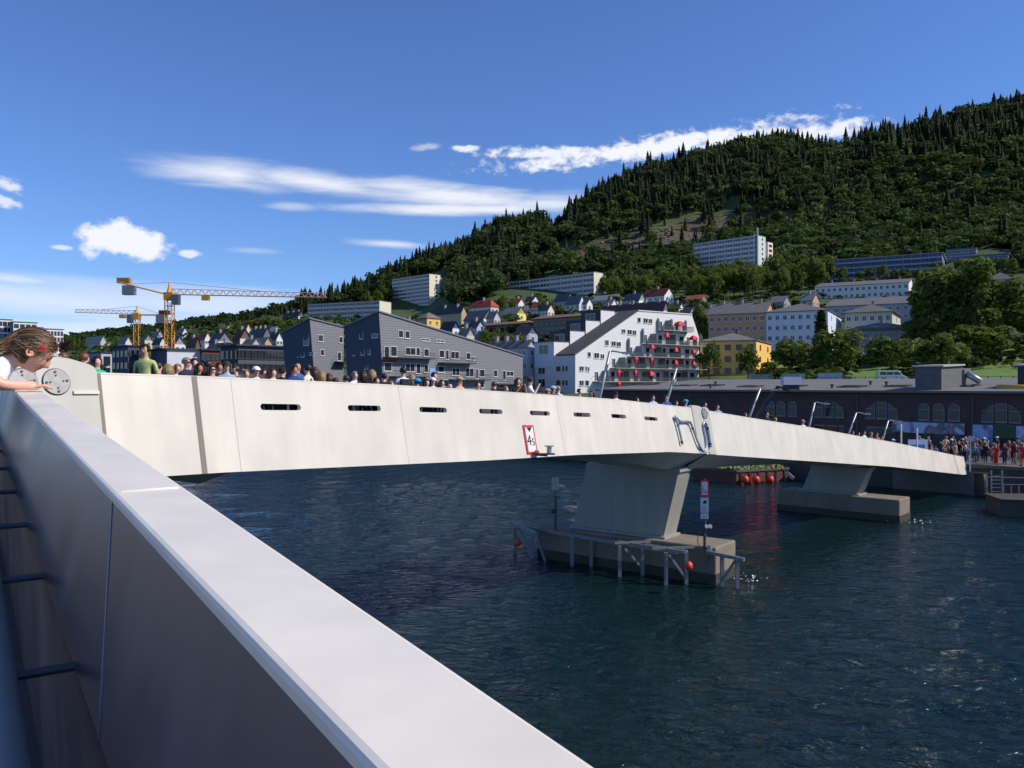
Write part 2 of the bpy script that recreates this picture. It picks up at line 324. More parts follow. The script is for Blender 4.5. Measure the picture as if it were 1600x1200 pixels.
class Seg:
    def __init__(s, O, d): s.O = Vector(O); s.d = Vector(d).normalized(); s.n = Vector((s.d.y, -s.d.x)); s.tops = None; s.bots = None
    def q_at(s, x, off):
        o = s.O + s.n * off; u = U(x); return (u * o.y - o.x) / (s.d.x - u * s.d.y)
    def xy(s, q, off): return s.O + s.d * q + s.n * off
    def pt(s, q, off, z): p = s.xy(q, off); return Vector((p.x, p.y, z))
    def profile(s, pix, off):
        r = []
        for x, y in pix:
            q = s.q_at(x, off); p = s.xy(q, off); r.append((q, H - (y - 600) / F * p.y))
        return sorted(r)
    def top(s, q): return float(np.interp(q, [a for a, _ in s.tops], [b for _, b in s.tops]))
    def bot(s, q): return float(np.interp(q, [a for a, _ in s.bots], [b for _, b in s.bots]))
    def face(s, q, d, extra=0.0): return s.pt(q, .2 * (d - .5) + extra, s.top(q) - d)     # outer face, d metres below the top edge
S1 = Seg((-5.7, 18.8), (.605, .796)); K = Vector((8.5, 37.5)); S2g = Seg(K, (.707, .707))
S1.tops = S1.profile([(-22, 581), (60, 581), (160, 583), (310, 588), (405, 592.3), (600, 601), (760, 610.5), (960, 624), (1078, 637), (1096, 640)], -.1)
S1.bots = S1.profile([(-22, 772), (160, 752), (310, 740), (760, 719.4), (897, 711), (1050, 706), (1100, 709)], .3)
S2g.tops = S2g.profile([(1096, 640), (1160, 651), (1261, 667), (1400, 692), (1504, 714)], -.1)
S2g.bots = S2g.profile([(1095, 709), (1119, 710.6), (1160, 713.5), (1391, 729), (1508, 742)], .2)
QC, QK, QE = -5.58, 23.5, 37.0
N0 = Vector((.403, 0)); ND = Vector((-.66, 1)).normalized(); NN = Vector((ND.y, -ND.x)); QN = 17.2
def ntop(q): return 8.2286 + .056 * ND.y * q
def npt(q, off, z): p = N0 + ND * q + NN * off; return Vector((p.x, p.y, z))
DW = 4.6; PARH = 1.2
bridge = thing('footbridge', 'long cream steel footbridge with solid parapets crossing the sound', 'footbridge', (-9.0, 14.3, 0))

def haunch(px_q, centre, w0, w1, depth): 
    return depth * max(0.0, 1 - (centre - px_q) / w0 if px_q < centre else 1 - (px_q - centre) / w1)
def build_segment(S, q0, q1, slots, name, keel):
    # outer skin with slots, split into plates
    cuts = sorted(set([q0, q1] + [q for q in np.arange(math.ceil(q0), q1, 1.3)]))
    slotq = [(a, b) for a, b in slots]
    cuts = [c for c in cuts if not any(a - .25 < c < b + .25 for a, b in slotq)] + [a - .15 for a, b in slotq] + [b + .15 for a, b in slotq]
    cuts = sorted(cuts)
    out = MB(); inn = MB(); top = MB(); th = .12; sd, sr = .63, .0725
    def ring(a, b):          # stadium outline: upper and lower half, from left end to right end
        up, lo = [], []
        for k in range(7): t = math.pi * k / 6; 
        n = 6
        upper = [(a, sd)] + [(a + sr - sr * math.cos(math.pi / 2 * k / n), sd - sr * math.sin(math.pi / 2 * k / n)) for k in range(1, n + 1)] + [(b - sr + sr * math.sin(math.pi / 2 * k / n), sd - sr * math.cos(math.pi / 2 * k / n)) for k in range(0, n)] + [(b, sd)]
        lower = [(q, 2 * sd - d) for q, d in upper]
        return upper, lower
    for c0, c1 in zip(cuts[:-1], cuts[1:]):
        hole = next(((a, b) for a, b in slotq if c0 < a < c1), None)
        h0 = S.top(c0) - S.bot(c0); h1 = S.top(c1) - S.bot(c1)
        if hole:
            up, lo = ring(*hole)
            fo = lambda qd: S.face(qd[0], qd[1]); fi = lambda qd: S.face(qd[0], qd[1], -th)
            A = [(c0, sd)] + up + [(c1, sd), (c1, 0), (c0, 0)]; B = [(c0, sd)] + lo + [(c1, sd), (c1, h1), (c0, h0)]
            out.poly([fo(p) for p in A]); out.poly([fo(p) for p in reversed(B)])
            B2 = [(c0, sd)] + lo + [(c1, sd), (c1, PARH), (c0, PARH)]
            inn.poly([fi(p) for p in reversed(A)]); inn.poly([fi(p) for p in B2])
            loop = up + lo[::-1][1:-1]
            for p, q in zip(loop, loop[1:] + loop[:1]): out.poly([fo(p), fi(p), fi(q), fo(q)])
        else:
            out.poly([S.face(c0, 0), S.face(c0, h0), S.face(c1, h1), S.face(c1, 0)])
            inn.poly([S.face(c1, 0, -th), S.face(c1, PARH, -th), S.face(c0, PARH, -th), S.face(c0, 0, -th)])
        top.hexa([S.face(c0, .02, .006), S.face(c1, .02, .006), S.face(c1, .02, -th - .006), S.face(c0, .02, -th - .006),
                  S.face(c0, -.012, .006), S.face(c1, -.012, .006), S.face(c1, -.012, -th - .006), S.face(c0, -.012, -th - .006)])
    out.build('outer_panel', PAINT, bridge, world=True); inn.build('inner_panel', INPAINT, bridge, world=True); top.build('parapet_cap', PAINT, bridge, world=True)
    # deck, soffit and far parapet
    dk = MB(); so = MB(); fw = MB(); qs = list(np.linspace(q0, q1, 26))
    for a, b in zip(qs[:-1], qs[1:]):
        def col(q):
            zt = S.top(q) - PARH; zb = S.bot(q); hb = S.top(q) - zb; e = keel(q); bo = .2 * (hb - .5)
            return dict(di=S.pt(q, -.02, zt), dl=S.pt(q, -DW, zt), b0=S.pt(q, bo, zb), k0=S.pt(q, bo - 1.25 - .0 * e, zb - e), k1=S.pt(q, -DW + 1.1, zb - e), b1=S.pt(q, -DW - .35, zb),
                        w0=S.pt(q, -DW, zt), w1=S.pt(q, -DW, zt + PARH), w2=S.pt(q, -DW - .14, zt + PARH))
        A, B = col(a), col(b)
        dk.poly([A['di'], B['di'], B['dl'], A['dl']])
        so.poly([A['b0'], A['k0'], B['k0'], B['b0']]); so.poly([A['k0'], A['k1'], B['k1'], B['k0']]); so.poly([A['k1'], A['b1'], B['b1'], B['k1']])
        fw.poly([A['w0'], B['w0'], B['w1'], A['w1']]); fw.poly([A['w1'], B['w1'], B['w2'], A['w2']]); fw.poly([A['w2'], B['w2'], B['b1'], A['b1']])
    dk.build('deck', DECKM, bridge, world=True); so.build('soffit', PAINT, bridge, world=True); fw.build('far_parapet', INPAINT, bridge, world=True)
SP = 2.588
keel1 = lambda q: max(haunch(q, 22.0, 9.0, 9.0, .82), haunch(q, -.9, 1.6, 1.2, .35))
keel2 = lambda q: max(haunch(q, -1.5, 9, 16.0, .82), haunch(q, 17.5, 5, 5, .25))
build_segment(S1, QC, QK, [(i * SP, i * SP + 1.13) for i in range(8)], 'main', keel1)
build_segment(S2g, .02, QE, [], 'landing', keel2)
mb = MB(); q = QE; h = S2g.top(q) - S2g.bot(q)     # end plate of the landing span
mb.poly([S2g.face(q, 0), S2g.face(q, h), S2g.pt(q, -DW, S2g.bot(q)), S2g.pt(q, -DW, S2g.top(q) - PARH), S2g.face(q, PARH, -.12), S2g.face(q, 0, -.12)]); mb.build('end_plate', PAINT, bridge, world=True)

def strip_on(S, x_top, w, name, mat, off=.004, d0=0.0, d1=None):
    q = S.q_at(x_top, -.1); h = S.top(q) - S.bot(q) if d1 is None else d1
    mb = MB(); a, b = q - w / 2, q + w / 2
    mb.hexa([S.face(a, h, -.01), S.face(b, h, -.01), S.face(b, h, off), S.face(a, h, off), S.face(a, d0, -.01), S.face(b, d0, -.01), S.face(b, d0, off), S.face(a, d0, off)])
    return mb.build(name, mat, bridge, world=True)
strip_on(S1, 154, .07, 'expansion_joint', JOINT, .006); strip_on(S1, 303, .125, 'expansion_joint', JOINT, .006)
for x in (360, 622, 868): strip_on(S1, x, .018, 'plate_seam', M('seam_grey', (.5, .48, .42), .5), .003)  # plate joints in a darker tone than the panels
for x in (1270,): strip_on(S2g, x, .02, 'plate_seam', M('seam_grey', (.5, .48, .42), .5), .003)
# hinge plates with rounded heads and bolted discs
def hinge(S, xa, xb, rise, xd, dd, dr, chamfer):
    qa, qb = S.q_at(xa, -.1), S.q_at(xb, -.1); h = S.top(qb) - S.bot(qb)
    pts = [(qa, h - .01), (qb, h - .01), (qb, .0 if chamfer else -rise * .35)] + [(qb - chamfer * k, -rise * (1 - (1 - k) ** 2)) for k in (.4, .8, 1.0)] if chamfer else [(qa, h - .01), (qb, h - .01), (qb, -rise * .3), (qb - .1, -rise * .8), (qb - .25, -rise), (qa + .25, -rise), (qa + .1, -rise * .8), (qa, -rise * .3)]
    if chamfer: q_ = lambda x: S.q_at(x, -.1); pts = [(qa, h - .01), (qb, h - .01), (qb, .02), (q_(149), -.07), (q_(146), -.12), (q_(140), -.16), (q_(110), -.26), (qa, -.335)]
    mb = MB(); f = [S.face(q, d, .03) for q, d in pts]; bk = [S.face(q, d, -.15) for q, d in pts]; n = len(pts)
    mb.poly(f); mb.poly(bk[::-1])
    for k in range(n): mb.poly([f[k], bk[k], bk[(k + 1) % n], f[(k + 1) % n]])
    mb.build('hinge_plate', HINGEP, bridge, world=True)
    for x in xd:
        q = S.q_at(x, -.1); ey = (S.face(q, dd - .1) - S.face(q, dd + .1)).normalized(); ex = Vector((S.d.x, S.d.y, 0)); ez = ex.cross(ey) * 1.0
        if ez.dot(Vector((S.n.x, S.n.y, 0))) < 0: ez = -ez
        c = S.face(q, dd, .03)
        d = MB(); d.tube([c - ez * .01, c + ez * .035], dr, 36); do = d.build('hinge_disc', DISC, bridge, world=True)
        r = MB(); ring = [c + ez * .004 + (ex * math.cos(t) + ey * math.sin(t)) * (dr + .012) for t in np.linspace(0, 2 * math.pi, 37)]; r.tube(ring, .008, 5, caps=False); r.build('disc_rim', DARKRUB, bridge, world=True)
        for k in range(4):
            for rr, br in ((.78, .024), (.5, .017)):
                t = k * math.pi / 2 + .1; p = c + (ex * math.cos(t) + ey * math.sin(t)) * dr * rr
                b = MB(); b.tube([p + ez * .03, p + ez * .05], br * dr / .235, 8); b.build('bolt', BOLT, do, world=True)
hinge(S1, 54, 150, .33, (85,), .18, .235, .55); hinge(S1, -15, 53, .33, (33,), .18, .235, 0)
hinge(S1, 1080, 1096, .14, (), .2, .2, 0); hinge(S2g, 1096.5, 1107, .14, (1099,), .16, .23, 0)
mb = MB(); q0, q1 = S1.q_at(57, -.1), S1.q_at(150, -.1)      # shelf rib beside the near disc
mb.hexa([S1.face(q0 + .6, .40, .03), S1.face(q1, .40, .03), S1.face(q1, .40, .07), S1.face(q0 + .6, .40, .07), S1.face(q0 + .6, .34, .03), S1.face(q1, .34, .03), S1.face(q1, .34, .07), S1.face(q0 + .6, .34, .07)]); mb.build('stiffener_rib', PAINT, bridge, world=True)

# near span: the parapet the photographer leans over
def near_strip(name, a, b, mat, q0=-4.0, q1=QN, n=40, world=True):
    mb = MB(); qs = np.linspace(q0, q1, n)
    for s, e in zip(qs[:-1], qs[1:]): mb.poly([npt(s, a[0], ntop(s) + a[1]), npt(e, a[0], ntop(e) + a[1]), npt(e, b[0], ntop(e) + b[1]), npt(s, b[0], ntop(s) + b[1])])
    return mb.build(name, mat, bridge, world=True)
cw = .1214
capmb = MB(); qs = np.concatenate([np.linspace(-4, 0, 6), np.linspace(.1, QN, 90)])
prof = [(-cw, -.016), (-cw, -.007), (-cw + .002, -.002), (-cw + .007, 0), (-.007, 0), (-.002, -.002), (0, -.007), (.0, -.055)]
for s, e in zip(qs[:-1], qs[1:]):
    for p0, p1 in zip(prof[:-1], prof[1:]):
        capmb.poly([npt(s, p0[0], ntop(s) + p0[1]), npt(s, p1[0], ntop(s) + p1[1]), npt(e, p1[0], ntop(e) + p1[1]), npt(e, p0[0], ntop(e) + p0[1])])
o = capmb.build('parapet_cap', CAPPAINT, bridge, world=True)
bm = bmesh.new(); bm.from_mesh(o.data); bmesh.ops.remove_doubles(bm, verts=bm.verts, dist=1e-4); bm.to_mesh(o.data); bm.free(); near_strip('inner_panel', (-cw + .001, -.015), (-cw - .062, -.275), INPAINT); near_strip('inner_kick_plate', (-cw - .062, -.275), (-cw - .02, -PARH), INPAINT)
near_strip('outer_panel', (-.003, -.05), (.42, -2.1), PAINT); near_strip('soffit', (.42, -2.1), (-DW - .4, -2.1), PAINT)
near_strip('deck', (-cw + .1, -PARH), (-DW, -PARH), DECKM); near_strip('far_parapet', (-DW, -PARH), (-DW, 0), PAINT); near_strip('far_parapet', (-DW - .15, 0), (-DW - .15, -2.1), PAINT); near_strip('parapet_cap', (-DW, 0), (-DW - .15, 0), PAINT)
mb = MB(); c = S1.xy(QC, -.02); zc = S1.top(QC) - PARH                            # deck of the bend
e1 = npt(QN, -DW, ntop(QN) - PARH); e2 = S1.pt(QC, -DW, zc); mid = N0 + ND * (QN + 4.2) + NN * (-DW)
mb.poly([npt(QN, -.02, ntop(QN) - PARH), (c.x, c.y, zc), e2, (mid.x, mid.y, zc), e1]); mb.build('deck', DECKM, bridge, world=True)
mb = MB(); mb.tube([npt(q, -cw - .175, ntop(q) - .262) for q in np.linspace(-3, QN - 1, 40)], .031, 14); mb.build('handrail', M('rail_grey', (.27, .24, .205), .55, var=.15, scale=8), bridge, True, world=True)
for q in np.arange(.52, 14, .62):
    mb = MB(); mb.tube([npt(q, -cw - .17, ntop(q) - .275), npt(q, -cw - .05, ntop(q) - .275)], .008, 8); mb.build('handrail_bracket', INPAINT, bridge, world=True)
for q in (1.80, 6.2, 10.6):      # weld across the cap and down the inner face
    mb = MB(); mb.tube([npt(q + .0, -cw - .0, ntop(q) - .02), npt(q, -cw + .015, ntop(q) + .0002), npt(q, -.015, ntop(q) + .0002), npt(q, .001, ntop(q) - .02)], .0035, 6); mb.build('weld_bead', CAPPAINT, bridge, True, world=True)
    mb = MB(); mb.tube([npt(q, -cw + .001, ntop(q) - .015), npt(q - .34, -cw - .0625, ntop(q - .34) - .275)], .0022, 6); mb.build('weld_bead', M('weld_grey', (.26, .25, .25), .5), bridge, True, world=True)

# ------------------------------------------------------------------ piers
CONC = M('pier_concrete', (.22, .185, .135), .85, var=.4, scale=1.3, bump=.25, bscale=9); CONC2 = M('tide_stain', (.045, .045, .03), .7, var=.4, scale=3)
def pier(name, label, S, cc, ax, L0, L1, W, zc, colq, colw, base_off, top_off, top_z, base_z):
    """cap: along ax (towards the camera side) from L0 to L1, width W; column between base_off..top_off"""
    ax = Vector(ax).normalized(); bx = Vector((-ax.y, ax.x))
    if bx.y < 0: bx = -bx
    root = thing(name, label, 'bridge pier', (cc[0], cc[1], 0))
    def p(l, w, z): v = Vector(cc) + ax * l + bx * w; return Vector((v.x, v.y, z))
    b = .18
    mb = MB(); mb.hexa([p(L0, 0, -2), p(L1, 0, -2), p(L1, W, -2), p(L0, W, -2), p(L0, 0, zc), p(L1, 0, zc), p(L1, W, zc), p(L0, W, zc)])
    o = mb.build('pile_cap', CONC, root, world=True)
    md = o.modifiers.new('bevel', 'BEVEL'); md.width = .09; md.segments = 3
    mb = MB(); e = .012; mb.hexa([p(L0 - e, -e, -2), p(L1 + e, -e, -2), p(L1 + e, W + e, -2), p(L0 - e, W + e, -2), p(L0 - e, -e, .42), p(L1 + e, -e, .42), p(L1 + e, W + e, .42), p(L0 - e, W + e, .42)]); mb.build('tide_band', CONC2, root, world=True)
    (a0, a1), (t0, t1), (w0, w1) = base_off, top_off, colw
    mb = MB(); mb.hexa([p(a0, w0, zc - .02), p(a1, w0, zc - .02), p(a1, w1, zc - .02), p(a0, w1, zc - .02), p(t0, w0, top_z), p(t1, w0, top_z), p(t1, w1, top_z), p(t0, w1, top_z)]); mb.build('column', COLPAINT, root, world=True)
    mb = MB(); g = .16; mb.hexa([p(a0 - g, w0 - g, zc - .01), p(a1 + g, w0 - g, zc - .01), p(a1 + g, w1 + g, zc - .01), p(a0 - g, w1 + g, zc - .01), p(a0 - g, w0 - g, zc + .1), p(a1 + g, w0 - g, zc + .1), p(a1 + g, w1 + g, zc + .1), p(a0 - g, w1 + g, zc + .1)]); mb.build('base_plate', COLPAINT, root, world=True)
    for i, t in enumerate(np.linspace(a0, a1, 9)):
        mb = MB(); q = p(t, w0 - .09, zc + .1); mb.tube([q, q + Vector((0, 0, .07))], .03, 6); mb.build('anchor_bolt', STEEL, root, world=True)
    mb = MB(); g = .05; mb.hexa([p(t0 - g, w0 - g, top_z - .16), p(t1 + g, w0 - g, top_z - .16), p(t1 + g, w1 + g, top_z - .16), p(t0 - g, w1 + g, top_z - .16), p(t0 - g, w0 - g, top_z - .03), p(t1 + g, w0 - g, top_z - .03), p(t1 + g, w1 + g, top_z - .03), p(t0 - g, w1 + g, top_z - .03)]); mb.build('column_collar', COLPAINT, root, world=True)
    return root, p
c1 = (.148 * H, 4.81 * H)
pr1, pp1 = pier('bridge_pier', 'nearer concrete bridge pier with slanted column and steel fender frame', S1, c1, (.796, -.605), 0, 9.27, 2.2, 1.56, None, (.5, 1.75), (1.75, 6.55), (2.55, 7.35), 4.75, 1.5)
c2 = (17.9, 56.1)
pr2, pp2 = pier('bridge_pier', 'farther concrete bridge pier near the quay with plain block base', S2g, c2, (.745, -.667), 0, 7.8, 2.1, 1.4, None, (.4, 1.6), (1.5, 5.1), (2.2, 5.8), 3.2, 1.4)

# fender frame round the near pier
fr = thing('fender_frame', 'galvanised steel fender frame standing in the water around near pier', 'fender', tuple(pp1(0, -.9, 0)))
def bar(root, a, b, r=.06, name='rail', mat=STEEL):
    a, b = Vector(a), Vector(b); d = (b - a).normalized(); s = d.cross(Vector((0, 0, 1)) if abs(d.z) < .9 else Vector((1, 0, 0))).normalized() * r; t = d.cross(s).normalized() * r
    mb = MB(); mb.hexa([a - s - t, a + s - t, a + s + t, a - s + t, b - s - t, b + s - t, b + s + t, b - s + t]); return mb.build(name, mat, root, world=True)
GALV = M('fender_steel', (.22, .24, .25), .5, metal=.4, var=.3, scale=6)
zt = 1.35
def f(l, w, z): return pp1(l, w, z)
bar(fr, f(-1.9, .6, zt), f(.5, -.85, zt), .07, mat=GALV); bar(fr, f(-1.7, .2, zt), f(7.9, -.95, zt), .08, mat=GALV); bar(fr, f(4.4, -.62, zt + .06), f(8.3, -1.0, zt + .06), .06, mat=GALV)
bar(fr, f(5.1, -1.3, zt + .12), f(6.2, .0, zt + .12), .05, mat=GALV); bar(fr, f(7.0, -1.4, zt + .12), f(8.3, -.0, zt + .12), .05, mat=GALV); bar(fr, f(5.9, -.2, zt + .0), f(8.2, -.5, zt), .05, mat=GALV)
bar(fr, f(8.9, -.1, zt), f(10.6, -.2, zt - .1), .07, mat=GALV)
for l, w in ((-1.6, .3), (0, -.4), (2.4, -.6), (3.2, -.2), (5.3, -1.2), (6.0, -.4), (7.6, -1.3), (8.2, -.6), (9.6, -.12), (10.3, -.2)):
    bar(fr, f(l, w, zt), f(l, w, -1.5), .075, 'post', GALV)
for a, b in (((-1.5, .3, zt), (.1, -.3, -.1)), ((5.5, -1.1, zt - .1), (6.0, -.4, .3)), ((7.7, -1.2, zt - .1), (8.2, -.6, .2)), ((10.2, -.2, zt - .2), (9.3, -.1, -.3)), ((.2, -.4, zt - .1), (.9, -.5, -.2)), ((8.9, -.1, zt - .05), (8.8, .05, .5))):
    bar(fr, f(*a), f(*b), .05, 'brace', GALV)
RED = M('buoy_red', (.75, .045, .02), .45, var=.15)
def buoy(p, r, label, group=None):
    b = thing('mooring_buoy', label, 'buoy', tuple(p), group=group)
    mb = MB(); mb.ball((0, 0, 0), (r, r, r * 1.1), 16, 10); mb.build('float_ball', RED, b, True)
    mb = MB(); mb.tube([(0, 0, r * 1.0), (0, 0, r * 1.35)], r * .25, 8); mb.build('eyelet', BOLT, b)
buoy(P(809, 848, 40.5), .17, 'red ball buoy hanging at the far left end of fender frame'); buoy(P(1076, 884, 33.6), .17, 'red ball buoy hanging from the right end of fender frame')

def text_mesh(txt, size, name='digits'):
    c = bpy.data.curves.new(name, 'FONT'); c.body = txt; c.size = size; c.align_x = 'CENTER'; c.align_y = 'CENTER'; c.extrude = .004
    o = bpy.data.objects.new(name, c); COL.objects.link(o); dg = bpy.context.evaluated_depsgraph_get(); me = bpy.data.meshes.new_from_object(o.evaluated_get(dg)); me.materials.clear()
    bpy.data.objects.remove(o); return me
WHITE = M('sign_white', (.8, .8, .79), .4, var=.04); SRED = M('sign_red', (.72, .035, .05), .4, var=.05); BLACK = M('sign_black', (.012, .012, .014), .5); 
# clearance sign on the girder
q = S1.q_at(808, -.1); ds = (663 - 613) / F * S1.xy(q, 0).y; hs = .92; ws = .56
sg = thing('clearance_sign', 'red framed white clearance sign reading 4.5 on the bridge side', 'sign', tuple(S1.face(q + ws / 2, ds + hs, .03)))
def sg_pt(a, d, e): return S1.face(q + a, ds + d, e)
def sg_poly(pts, e0, e1, name, mat):
    mb = MB(); n = len(pts); fr_ = [sg_pt(a, d, e1) for a, d in pts]; bk = [sg_pt(a, d, e0) for a, d in pts]; mb.poly(fr_); mb.poly(bk[::-1])
    for k in range(n): mb.poly([fr_[k], bk[k], bk[(k + 1) % n], fr_[(k + 1) % n]])
    return mb.build(name, mat, sg, world=True)
sg_poly([(0, 0), (0, hs), (ws, hs), (ws, 0)], .01, .035, 'red_border', SRED); sg_poly([(.07, .07), (.07, hs - .07), (ws - .07, hs - .07), (ws - .07, .07)], .036, .042, 'white_field', WHITE)
sg_poly([(.13, .072), (ws / 2, .22), (ws - .13, .072)], .043, .047, 'black_triangle', BLACK)
def place_text(txt, size, centre, ex, ey, mat, root, name='digits'):
    me = text_mesh(txt, size, name); me.materials.append(mat); ez = ex.cross(ey).normalized(); R = Matrix((ex, ey, ez)).transposed().to_4x4(); R.translation = centre; me.transform(R)
    return link(name, me, root, True)
ex = Vector((S1.d.x, S1.d.y, 0)); ey = (sg_pt(0, .3, 0) - sg_pt(0, .5, 0)).normalized()
place_text('4', .48, sg_pt(ws / 2 - .09, .50, .046), ex, ey, BLACK, sg); place_text('5', .33, sg_pt(ws / 2 + .12, .55, .046), ex, ey, BLACK, sg)
# navigation lamp bracket beside the sign
q2 = S1.q_at(826, -.1); dl = (703 - 613) / F * S1.xy(q2, 0).y; lamp = thing('navigation_lamp', 'small dark navigation lamp on a bracket under the clearance sign', 'lamp', tuple(S1.face(q2, dl, .1)))
bar(lamp, S1.face(q2 - .12, dl + .1, -.02), S1.face(q2 - .12, dl + .1, .42), .03, 'bracket_arm', BOLT); a = S1.face(q2 - .12, dl + .08, .36)
mb = MB(); mb.box(a.x - .2, a.x + .3, a.y - .07, a.y + .07, a.z, a.z + .05); mb.build('bracket_plate', BOLT, lamp, world=True)
mb = MB(); mb.tube([a + Vector((.12, 0, .05)), a + Vector((.12, 0, .26))], .08, 12); mb.tube([a + Vector((.12, 0, .26)), a + Vector((.12, 0, .3))], .15, 12); mb.build('lamp_body', STEEL, lamp, world=True)
mb = MB(); mb.ball(a + Vector((-.28, 0, .08)), .085, 10, 6); mb.build('lamp_lens', M('lens_amber', (.5, .12, .05), .3), lamp, world=True)
# folded tube sculpture at the second hinge
tube = thing('tube_sculpture', 'bent silver blue tube forming open loops on the bridge side near the joint', 'tube sculpture', tuple(S2g.face(0, 1.9, .1)))
path = [(1051, 650), (1055, 661), (1060, 680), (1063, 694)], [(1051.5, 650), (1057, 656), (1062, 658.5), (1074, 659), (1079, 668), (1085, 685), (1091, 698), (1096, 704), (1100, 699), (1099.5, 685), (1096, 668), (1096, 662), (1099, 660), (1103, 668), (1106, 684), (1108, 698)]
def on_face(x, y, e):
    S = S1 if x < 1096 else S2g; qq = S.q_at(x, -.1)
    for _ in range(6):
        d = S.top(qq) - (H - (y - 600) / F * S.face(qq, .6).y); off = .2 * (d - .5); qq = S.q_at(x, off)
    return S.face(qq, d, e)
TUBE = M('tube_blue_metal', (.34, .42, .55), .35, metal=.35, var=.25, scale=3)
for pp in path:
    mb = MB(); pts = [on_face(x, y, .10) for x, y in pp]; sm = []
    for i in range(len(pts) - 1):
        p0, p1, p2, p3 = pts[max(i - 1, 0)], pts[i], pts[i + 1], pts[min(i + 2, len(pts) - 1)]
        for t in (0, .25, .5, .75): sm.append(.5 * ((2 * p1) + (p2 - p0) * t + (2 * p0 - 5 * p1 + 4 * p2 - p3) * t * t + (3 * p1 - p0 - 3 * p2 + p3) * t ** 3))
    sm.append(pts[-1]); mb.tube(sm, .05, 8); mb.build('bent_tube', TUBE, tube, True, world=True)
for x, y in ((1056, 664), (1062, 690), (1074, 659.5), (1079, 669), (1096, 666), (1103, 669), (1107, 693)):
    p = on_face(x, y, .10); mb = MB(); mb.ball(p, .065, 8, 6); mb.build('clamp', BOLT, tube, True, world=True)

# posts on the near pier
def sign_post():
    p = P(1101, 850, 34.9); p.z = 1.56; r = thing('sign_post', 'post on near pier carrying stacked red and white notice boards', 'sign', tuple(p))
    mb = MB(); mb.tube([(0, 0, 0), (0, 0, 2.95)], .06, 8); mb.build('pole', BOLT, r)
    dx = Vector((.97, -.25, 0)); 
    def board(z0, z1, w, e, mat, name):
        mb = MB(); n = Vector((-.25, -.97, 0)) * (.07 + e); a = dx * w / 2; mb.prism([n - a + Vector((0, 0, z0)), n + a + Vector((0, 0, z0)), n + a + Vector((0, 0, z1)), n - a + Vector((0, 0, z1))], n.normalized() * .012); return mb.build(name, mat, r)
    board(2.22, 2.9, .33, 0, SRED, 'red_border'); board(2.30, 2.84, .24, .013, WHITE, 'white_field'); board(1.55, 2.18, .33, 0, WHITE, 'notice_board'); board(1.30, 1.51, .33, 0, WHITE, 'notice_board')
    n = Vector((-.25, -.97, 0)) * .1
    def sb(a, b, t, mat, name):
        f3 = lambda v: n + dx * v[0] + Vector((0, 0, v[1]))
        A, B = f3(a), f3(b); d = (B - A).normalized(); s = d.cross(n.normalized()) * t; mb = MB(); mb.prism([A - s, B - s, B + s, A + s], n.normalized() * .008); mb.build(name, mat, r)
    sb((-.07, 2.72), (-.07, 2.42), .014, TUBE, 'symbol_stroke'); sb((-.07, 2.6), (.08, 2.42), .014, TUBE, 'symbol_stroke'); sb((.08, 2.42), (.08, 2.5), .014, SRED, 'symbol_stroke'); sb((-.1, 2.4), (.1, 2.4), .012, SRED, 'symbol_stroke')
    sb((-.05, 1.95), (.05, 2.06), .04, BLACK, 'symbol_stroke'); sb((.03, 1.9), (.07, 2.05), .015, BLACK, 'symbol_stroke')
    for z in (1.82, 1.77, 1.72, 1.67, 1.62, 1.44, 1.38): sb((-.11, z), (.11, z), .007, M('print_grey', (.25, .25, .27), .6), 'print_line')
    for s in (.06, .22): mb = MB(); mb.tube([Vector((s, -.12, .98)), Vector((s, -.02, .98))], .075, 12); mb.build('signal_lamp', WHITE, r)
    mb = MB(); mb.tube([Vector((-.14 + .17 * math.cos(t), -.05, .12 + .3 + .3 * math.sin(t))) for t in np.linspace(.3, 5.6, 20)], .018, 6); mb.build('cable_loop', BOLT, r)
    mb = MB(); mb.tube([(.2, -.1, 0), (.2, -.1, .2)], .1, 10); mb.build('bollard_head', STEEL, r)
sign_post()
p = P(868, 822, 39.6); p.z = 1.5; r = thing('instrument_mast', 'dark instrument mast with square panel on the near pier', 'mast', tuple(p))
mb = MB(); mb.tube([(0, 0, 0), (0, 0, 1.65)], .05, 8); mb.build('pole', BOLT, r); mb = MB(); mb.box(-.18, -.02, -.05, .05, 1.95, 2.55); mb.box(.0, .14, -.05, .05, 1.95, 2.55); mb.build('sensor_panel', STEEL, r)
mb = MB(); mb.tube([(-.02, 0, 1.6), (-.02, 0, 2.0)], .02, 6); mb.tube([(-.12, 0, 1.66), (.16, 0, 1.62), (.22, 0, 1.7)], .03, 6); mb.build('sensor_arm', BOLT, r); mb = MB(); mb.ball((-.12, -.02, .95), .1, 10, 6); mb.build('horn', BOLT, r)

